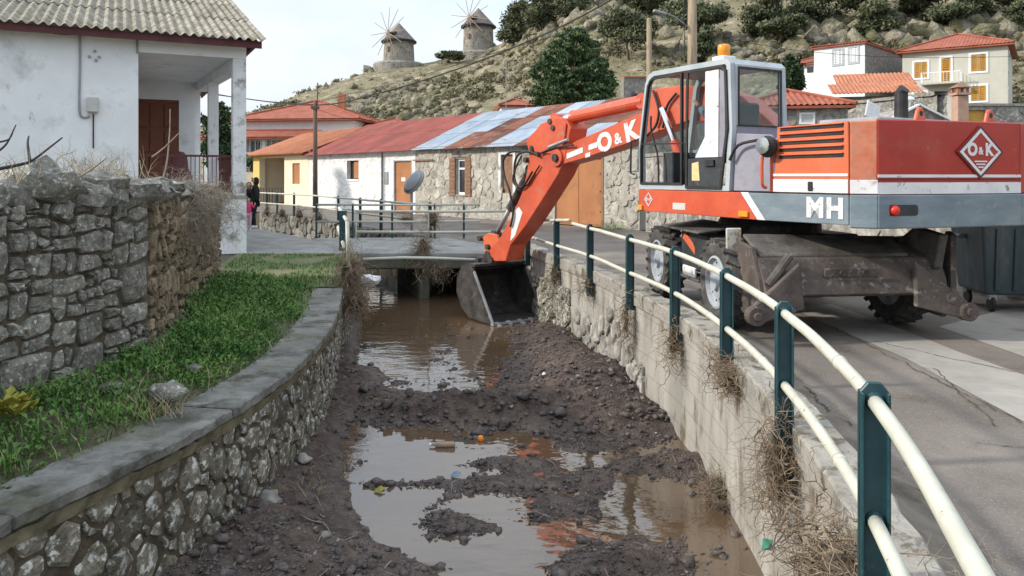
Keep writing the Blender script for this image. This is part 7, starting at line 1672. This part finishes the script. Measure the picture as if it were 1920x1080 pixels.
tangle('root_clump', 'root mat piled at the wall foot near the bucket', gnd(1130, 625, -1.0) + Vector((0, 0, .12)), (.3, .5, .18), 200, 11); tangle('root_clump', 'root mat hanging from the broken railing over the coping end', at(655, 515, 12.35), (.20, .22, .55), 330, 12, hang=.6, r=(.005, .013), ln=(.3, .7)); tangle('root_clump', 'lower root mass below the broken railing by the water', at(668, 560, 12.6), (.2, .25, .30), 200, 13, hang=.4, ln=(.3, .6))
tangle('root_clump', 'hanging root bunch on the bridge railing post', at(793, 462, 17.4), (.16, .12, .36), 140, 14, hang=.9, r=(.006, .014), ln=(.4, .8)); tangle('root_clump', 'thin roots dangling under the bridge edge', at(820, 505, 17.1), (.5, .15, .22), 60, 15, hang=1.2, core=False); tangle('root_clump', 'dark root lump on the road edge at the mirror pole', at(762, 412, 22.6), (.28, .22, .14), 90, 16)
for k, (px, py, Y, lb) in enumerate([(500, 398, 35.8, 'root lump at the far railing post nearest the people'), (528, 400, 35, 'root lump at the second far railing post'), (561, 402, 33, 'root lump at the third far railing post'), (597, 407, 31, 'root lump at the far post beside the dark pole'), (812, 412, 21.5, 'root lump at the right end of the far railing')]): tangle('root_clump', lb, at(px, py, Y), (.22, .2, .36), 60, 20 + k, r=(.01, .02))
# dry vine on the old wall and bare twigs
tangle('dry_vine', 'tangled leafless vine draped over the old stone wall', (-4.48, 10.6, 1.42), (.32, 1.7, .26), 1100, 31, 'root_grey', r=(.003, .008), group=None, cat='vine', ln=(.2, .55), core=False); tangle('dry_vine', 'thin dry creeper hanging down the brown side of the old wall', (-4.05, 9.7, 1.25), (.07, 1.6, .34), 900, 32, 'root_grey', hang=.5, r=(.003, .008), group=None, cat='vine', ln=(.25, .6), core=False)
tangle('dry_vine', 'pale dry stems along the top of the old wall', (-3.75, 6.6, 1.70), (.25, .9, .12), 120, 33, 'root_grey', r=(.003, .008), group=None, cat='vine', ln=(.25, .6), core=False)
def twig(name, label, pts, Y, r, m='twig'):
    T = thing(name, label, 'branch', at(*pts[0][0], Y)); b = MB()
    for k, pl in enumerate(pts): P_ = [at(px, py, Y + .08 * i) - Vector(T.location) for i, (px, py) in enumerate(pl)]; b.tube(catmull(P_, 4), [r * (1 - .5 * k / len(pts)) * (1 - .6 * i / (4 * (len(P_) - 1))) for i in range(4 * (len(P_) - 1) + 1)], 6)
    b.build('stem', m, T, smooth=True); return T
twig('branch', 'bare dark branch leaning over the top of the old wall', [[(-10, 318), (40, 308), (62, 300), (95, 275), (117, 258)], [(56, 302), (52, 270), (54, 255)], [(-10, 288), (12, 270), (30, 234)], [(-10, 268), (15, 262), (24, 250)]], 5.6, .014)
twig('branch', 'bare forked branch lying along the top of the old wall', [[(15, 342), (40, 362), (90, 360), (120, 345), (165, 322), (200, 296)], [(15, 342), (30, 360), (38, 375)], [(-5, 390), (20, 388), (36, 378)]], 5.7, .014, 'root_grey')
twig('branch', 'tall thin vine stem standing in front of the porch', [[(300, 350), (312, 310), (318, 250), (319, 205)], [(285, 295), (310, 275), (340, 245)], [(300, 350), (270, 330), (262, 300)], [(340, 350), (350, 330), (385, 330)]], 12.6, .018, 'root_grey')
# straw and grass tufts at the wall foot and along the railing
def tuft(label, c, n, seed, h=.25, sp=.15, m='dry_grass', cat='grass tuft'):
    T = thing('grass_tuft', label, cat, c, 'dry grass tufts'); rng = random.Random(seed); b = MB()
    for k in range(n):
        p = Vector((rng.gauss(0, sp), rng.gauss(0, sp), 0)); d = Vector((rng.gauss(0, .5), rng.gauss(0, .5), 1)); d.normalize(); l = h * rng.uniform(.5, 1.2); e = Vector((rng.gauss(0, .4), rng.gauss(0, .4), 0)); b.tube([p, p + d * l * .6, p + d * l + e * l * .4], [.003, .0025, .001], 3)
    b.build('blades', m, T, kind='stuff'); return T
tuft('dry grass tuft on the coping edge of the bank', gnd(290, 780, .0), 60, 1, .2, .10); tuft('pale dry grass on top of the old wall by the corner', (-3.75, 6.9, 1.72), 90, 2, .28, .2); tuft('dry grass on top of the old wall at the left edge', (-4.0, 5.6, 1.68), 80, 3, .3, .22)
tuft('dead grass beside the nearest post at the road edge', g3.pt(us[1] - .25, .35, 0), 160, 4, .22, .16); tuft('green weeds at the foot of the stone facade by the garage', FA + FU * .9 + FN * .25, 160, 5, .35, .35, 'leaf_weed'); tuft('straw lying on the mud by the curved wall', gnd(560, 925, -.98), 40, 6, .14, .10)
# litter
o = MB().lathe([(.01, -.035), (.025, -.028), (.036, 0), (.025, .028), (.01, .035)], 16).build('orange_fruit', 'orange_fruit', smooth=True); g = gnd(901, 826, WATER); o.location = (g.x, g.y, max(bedz(g.x, g.y), WATER) + .02); tag(o, 'orange fruit lying in the shallow brown water', 'orange')
g = gnd(832, 838, WATER); BT = thing('plastic_bottle', 'flattened pale plastic bottle floating at the edge of the pool', 'bottle', (g.x, g.y, WATER + .025)); MB().lathe([(.010, -.13), (.012, -.10), (.030, -.07), (.032, .09), (.027, .115), (.008, .12)], 12, axis='X').build('body', 'shutter_tan', BT, smooth=True); MB().lathe([(.013, -.15), (.013, -.128)], 10, axis='X').build('cap', 'litter_white', BT)
for (px, py, m_, lb, s) in [(712, 922, 'leaf_yellow', 'yellow leaf floating on the near pool', .05), (855, 893, 'cloth_blue', 'small blue scrap of litter on the shallow water', .05), (1020, 735, 'litter_white', 'white scrap on the heap of mud', .03)]:
    g = gnd(px, py, WATER); b = MB(); b.add([(-s, -s * .6, 0), (s * .4, -s * .8, .012), (s, .2 * s, .02), (.1 * s, s * .9, .03), (-.8 * s, .5 * s, .012), (0, 0, .04)], [(0, 1, 5), (1, 2, 5), (2, 3, 5), (3, 4, 5), (4, 0, 5)]); o = b.build('litter', m_); md = o.modifiers.new('th', 'SOLIDIFY'); md.thickness = .004; o.location = (g.x, g.y, max(bedz(g.x, g.y), WATER) + .008); tag(o, lb, 'litter')
p = g3.pt(us[2] - .1, -.12, -.42); b = MB(); b.add([(-.03, 0, -.03), (.03, .01, -.03), (.035, .0, .03), (-.02, .01, .035), (0, -.03, 0)], [(0, 1, 4), (1, 2, 4), (2, 3, 4), (3, 0, 4)]); o = b.build('litter', 'green_plastic'); o.location = p; tag(o, 'green plastic scrap caught in the roots below the second post', 'litter')
p = at(690, 525, 13.2); b = MB(); rng = random.Random(2); V, Fc = BIGP[1]; b.add([(v[0] * .16, v[1] * .10, v[2] * .14) for v in V], [tuple(f) for f in Fc]); o = b.build('plastic_sheet', 'litter_white'); o.location = p; tag(o, 'crumpled white plastic sheet caught in the roots by the bridge', 'litter')
# ---------------------------------------------------------------- convex mirror on pole
p = at(772, 420, 23.2); CMR = thing('convex_mirror', 'oval traffic mirror seen at an angle on a thin grey pole', 'mirror', (p.x, p.y, 0)); zc_ = at(775, 341, 23.2).z
MB().tube([(0, 0, -.1), (0, 0, zc_)], .04, 8).build('pole', 'grey_metal', CMR); mm_ = Matrix.Translation((.08, -.12, zc_)) @ Matrix.Rotation(R(38), 4, 'Y') @ Matrix.Rotation(R(-38), 4, 'Z') @ Matrix.Diagonal((.62, 1, 1.0, 1))
hd = MB().lathe([(.40, .06), (.42, .02), (.42, -.02), (.38, -.05)], 28, axis='Y').build('housing', 'grey_metal', CMR, M=mm_); MB().lathe([(.38, -.052), (.30, -.085), (.15, -.11), (.01, -.115)], 28, axis='Y').build('mirror_face', 'grey_metal', hd, M=mm_, smooth=True)
b = MB(); b.box((0, -.06, zc_), (.05, .12, .05)); b.build('bracket', 'grey_metal', CMR)
# ---------------------------------------------------------------- poles and wires
def pole(name, label, px, pyt, Y, r, m, zb=-.2): p = at(px, 330, Y); T = thing(name, label, 'pole', (p.x, p.y, zb)); zt = at(px, pyt, Y).z - zb; MB().tube([(0, 0, 0), (0, 0, zt * .5), (0, 0, zt)], [r * 1.12, r, r * .85], 10).build('shaft', m, T, smooth=True); return T, zt
PA, za = pole('utility_pole', 'dark thin utility pole in front of the whitewashed house', 591, 190, 37, .11, 'pole_dark'); b = MB(); b.box((0, 0, za - .3), (.35, .3, .12)); b.tube([(.1, 0, za - .2), (.12, 0, za + .9)], .03, 6); b.build('bracket', 'pole_dark', PA)
PB, zb_ = pole('utility_pole', 'pale wooden utility pole just left of the cab', 1217, 34, 27, .105, 'pole_wood'); PC, zc2 = pole('utility_pole', 'thick wooden utility pole rising behind the cab', 1298, -60, 25, .165, 'pole_wood')
p3 = Vector(PC.location); LMP = thing('street_lamp', 'grey street lamp on an arm fixed to the thick pole', 'street lamp', (p3.x, p3.y, at(1298, 60, 25).z)); a0 = at(1292, 52, 25) - Vector(LMP.location); a1 = at(1262, 30, 24.9) - Vector(LMP.location); a2 = at(1226, 20, 24.8) - Vector(LMP.location)
MB().tube(catmull([a0, a1, a2.lerp(a1, .3)], 4), .022, 8).build('arm', 'grey_metal', LMP); b = MB(); b.bar(a2 + Vector((-.02, 0, 0)), a1.lerp(a2, .35), .14, .09); b.build('lamp_head', 'grey_metal', LMP, bevel=.02)
b = MB(); q = at(1272, 95, 24.8) - p3
for k in range(3): c = at(1278 - k * 6, 85 + k * 8, 24.8); b.tube([c + Vector((math.cos(t_ / 8 * 6.28) * .12, 0, math.sin(t_ / 8 * 6.28) * .2)) - p3 for t_ in range(9)], .010, 5)
b.build('wire_coil', 'cable', PC); b = MB(); b.tube([at(1262, 110, 24.8) - p3, at(1288, 40, 24.8) - p3], .012, 5); b.tube([at(1283, -40, 24.8) - p3, at(1284, 110, 24.8) - p3], .012, 5); b.build('conduit', 'cable', PC)
def wire(label, pts, r=.012):
    P_ = [at(*p) for p in pts]; o0 = P_[0]; T = thing('wire', label, 'wire', o0, 'overhead wires'); MB().tube([p - o0 for p in catmull(P_, 10)], r, 5, cap=True).build('strand', 'cable', T)
wire('thick black overhead cable sweeping down from the upper right across the hill', [(1150, -2, 26), (1030, 60, 28), (870, 125, 31), (720, 172, 34), (592, 197, 37), (430, 181, 42), (300, 160, 48)], .030)
wire('thin wire from the dark pole to the right across the mills', [(592, 192, 37), (760, 150, 33), (960, 90, 29), (1217, 20, 27)], .012); wire('thin slanting wire crossing the big pine to the wooden pole', [(950, 190, 34), (1060, 140, 31), (1217, 60, 27)], .013)
wire('thin wire running to the right over the houses', [(1300, 60, 25), (1500, 95, 27), (1720, 108, 32), (1940, 105, 38)], .010); wire('thin wire from the dark pole behind the porch', [(592, 196, 37), (480, 188, 32), (385, 172, 27)], .010); wire('thin wire along the eaves of the low row', [(592, 205, 37), (700, 225, 40), (900, 190, 44)], .009)
for (px, y0, y1, Y, lb) in ((949, 110, 215, 55, 'thin aerial mast in front of the hill left of the pine'), (987, 195, 222, 58, 'short aerial on the small white house'), (835, 205, 222, 60, 'little aerial above the red roofs')):
    a_ = at(px, y1, Y); c_ = at(px, y0, Y); o = MB().tube([Vector((0, 0, -.8)), c_ - a_], .03, 6).build('aerial', 'grey_metal'); o.location = a_; tag(o, lb, 'aerial')
# ---------------------------------------------------------------- wheeled bin
g = gnd(1905, 588); WBN = thing('wheeled_bin', 'dark grey green four wheeled refuse bin beside the excavator', 'bin', (g.x + .30, g.y + .45, 0), rz=R(-8))
b = MB(); lo = [(-.56, -.42), (.56, -.42), (.56, .42), (-.56, .42)]; hi = [(-.64, -.50), (.64, -.50), (.64, .50), (-.64, .50)]
b.add([(p[0], p[1], .22) for p in lo] + [(p[0], p[1], 1.15) for p in hi], [(0, 1, 2, 3), (4, 5, 6, 7), (0, 1, 5, 4), (1, 2, 6, 5), (2, 3, 7, 6), (3, 0, 4, 7)]); bd = b.build('body', 'bin_green', WBN, bevel=.03, seg=2)
for i in range(5): f = -.44 + i * .22; b = MB(); b.add([(f - .03, -.425, .28), (f + .03, -.425, .28), (f + .035, -.495, 1.08), (f - .035, -.495, 1.08), (f - .03, -.455, .28), (f + .03, -.455, .28), (f + .035, -.525, 1.08), (f - .035, -.525, 1.08)], [(0, 1, 2, 3), (4, 5, 6, 7), (0, 1, 5, 4), (1, 2, 6, 5), (2, 3, 7, 6), (3, 0, 4, 7)]); b.build('rib', 'bin_green', bd, bevel=.008)
b = MB(); bx(b, -.68, .68, -.54, .54, 1.152, 1.20); b.build('rim', 'bin_green', WBN, bevel=.015); b = MB(); P_ = [(x, y, 1.20 + .22 * math.cos(y / .55 * 1.5)) for y in [-.54 + i * .108 for i in range(11)] for x in (-.66, .66)]
b.add(P_, [(2 * i, 2 * i + 1, 2 * i + 3, 2 * i + 2) for i in range(10)]); b.prism([(-.66, y, 1.205) for y in (-.5, .5)] + [(-.66, .3, 1.34), (-.66, -.3, 1.34)], (0, 0, 0), (1.32, 0, 0)); b.build('lid', 'bin_green', WBN)
for sx in (-.46, .46):
    for sy in (-.34, .34):
        b = MB(); b.lathe([(.085, -.025), (.10, -.018), (.10, .018), (.085, .025)], 18, (sx, sy, .10), 'X'); wl2 = b.build('castor', 'black', WBN); b = MB(); b.box((sx, sy, .19), (.09, .10, .07)); b.build('fork', 'grey_metal', wl2)
b = MB(); b.lathe([(.03, -.12), (.03, .12)], 10, (-.74, 0, .95), 'Y'); b.box((-.68, 0, .95), (.1, .06, .06)); b.build('trunnion', 'bin_green', WBN)
# ---------------------------------------------------------------- people on the footpath
def person(label, base, h, face, coat, legs, pose, hood=True, kid=False):
    T = thing('person', label, 'person', base, None, rz=face); s = h / 1.68
    S = lambda *p: Vector(p) * s
    k = 1.12 if kid else 1.0
    tors = [S(0, 0, .88), S(0, 0, 1.05), S(0, 0, 1.26), S(0, 0, 1.40), S(0, 0, 1.47)]; V = tors[:]; E = [(0, 1), (1, 2), (2, 3), (3, 4)]; Rr = [.15 * s * k, .14 * s * k, .155 * s * k, .09 * s, .055 * s]
    for sd in (-1, 1):
        i = len(V); arm = pose['arm' + ('R' if sd > 0 else 'L')]; V += [S(.17 * sd, 0, 1.36), S(*arm[0]), S(*arm[1])]; E += [(3, i), (i, i + 1), (i + 1, i + 2)]; Rr += [.075 * s, .058 * s, .045 * s]
    body = skin_body('body', V, E, Rr, coat, T)
    V = [S(0, 0, .92)]; E = []; Rr = [.14 * s]
    for sd in (-1, 1):
        i = len(V); kn, an = pose['legR' if sd > 0 else 'legL']; V += [S(.085 * sd, 0, .84), S(*kn), S(*an)]; E += [(0, i), (i, i + 1), (i + 1, i + 2)]; Rr += [.095 * s, .066 * s, .048 * s]
        sh = MB(); a_ = S(*an); sh.tube([a_ + S(0, -.08, -.045), a_ + S(0, -.02, -.035), a_ + S(0, .08, -.05), a_ + S(0, .15, -.06)], [.035 * s, .048 * s, .042 * s, .025 * s], 10); sh.build('shoe', 'shoe', T, smooth=True)
    skin_body('trousers', V, E, Rr, legs, T)
    hz_ = 1.57; hk = 1.18 if kid else 1.0
    hd_ = MB(); hd_.lathe([(.02 * s, -.115 * s * hk), (.055 * s * hk, -.10 * s * hk), (.072 * s * hk, -.04 * s * hk), (.08 * s * hk, .02 * s * hk), (.074 * s * hk, .07 * s * hk), (.045 * s * hk, .11 * s * hk), (.008 * s, .12 * s * hk)], 14, S(0, .01, hz_)); hd_.box(S(0, .09 * hk, hz_), S(.022, .035, .032)); hd_.box(S(.078 * hk, 0, hz_), S(.02, .035, .05)); hd_.box(S(-.078 * hk, 0, hz_), S(.02, .035, .05)); h0 = hd_.build('head', 'skin', T, smooth=True)
    for sd in (-1, 1): MB().lathe([(.002, -.008 * s), (.009 * s, 0), (.002, .008 * s)], 8, S(.028 * sd, .083 * hk, hz_ + .015)).build('eye', 'black', h0)
    MB().box(S(0, .083 * hk, hz_ - .055), S(.045, .012, .010)).build('mouth', 'cloth_pink', h0)
    hr_ = MB(); hr_.lathe([(.06 * s * hk, -.13 * s), (.093 * s * hk, -.06 * s), (.098 * s * hk, .03 * s), (.088 * s * hk, .085 * s * hk), (.05 * s, .132 * s * hk), (.005, .14 * s * hk)], 14, S(0, -.022, hz_ + .005)); hr_.build('hood' if hood else 'hair', coat if hood else 'hair', T, smooth=True)
    for sd in (-1, 1):
        arm = pose['arm' + ('R' if sd > 0 else 'L')]; a_, c_ = S(*arm[0]), S(*arm[1]); hand('hand', T, c_, c_ - a_, (sd * .5, .5, .3), None, s * (1.1 if kid else 1.0))
    return T
walk = dict(armL=((-.24, -.02, 1.12), (-.22, .10, .90)), armR=((.24, -.03, 1.12), (.24, .06, .90)), legL=((-.09, .06, .48), (-.09, .02, .09)), legR=((.09, .05, .48), (.10, .10, .09)))
g = gnd(479, 428); person('woman dressed all in black with her hood up walking on the footpath', (g.x, g.y, .0), 1.68, R(110), 'cloth_black', 'cloth_black', walk)
kidp = dict(armL=((-.26, .02, 1.16), (-.30, .04, 1.30)), armR=((.26, .02, 1.10), (.24, .14, .95)), legL=((-.09, .04, .48), (-.09, .0, .09)), legR=((.09, .04, .48), (.09, .05, .09)))
g = gnd(466, 431); person('small child in a pink jacket and pale pink trousers beside the woman', (g.x, g.y, .0), 1.02, R(200), 'cloth_pink', 'cloth_lilac', kidp, hood=False, kid=True)
g = gnd(459, 428.5); person('figure in dark clothes mostly hidden behind the white porch column', (g.x, g.y + .4, .0), 1.52, R(190), 'cloth_black', 'cloth_black', walk, hood=False)
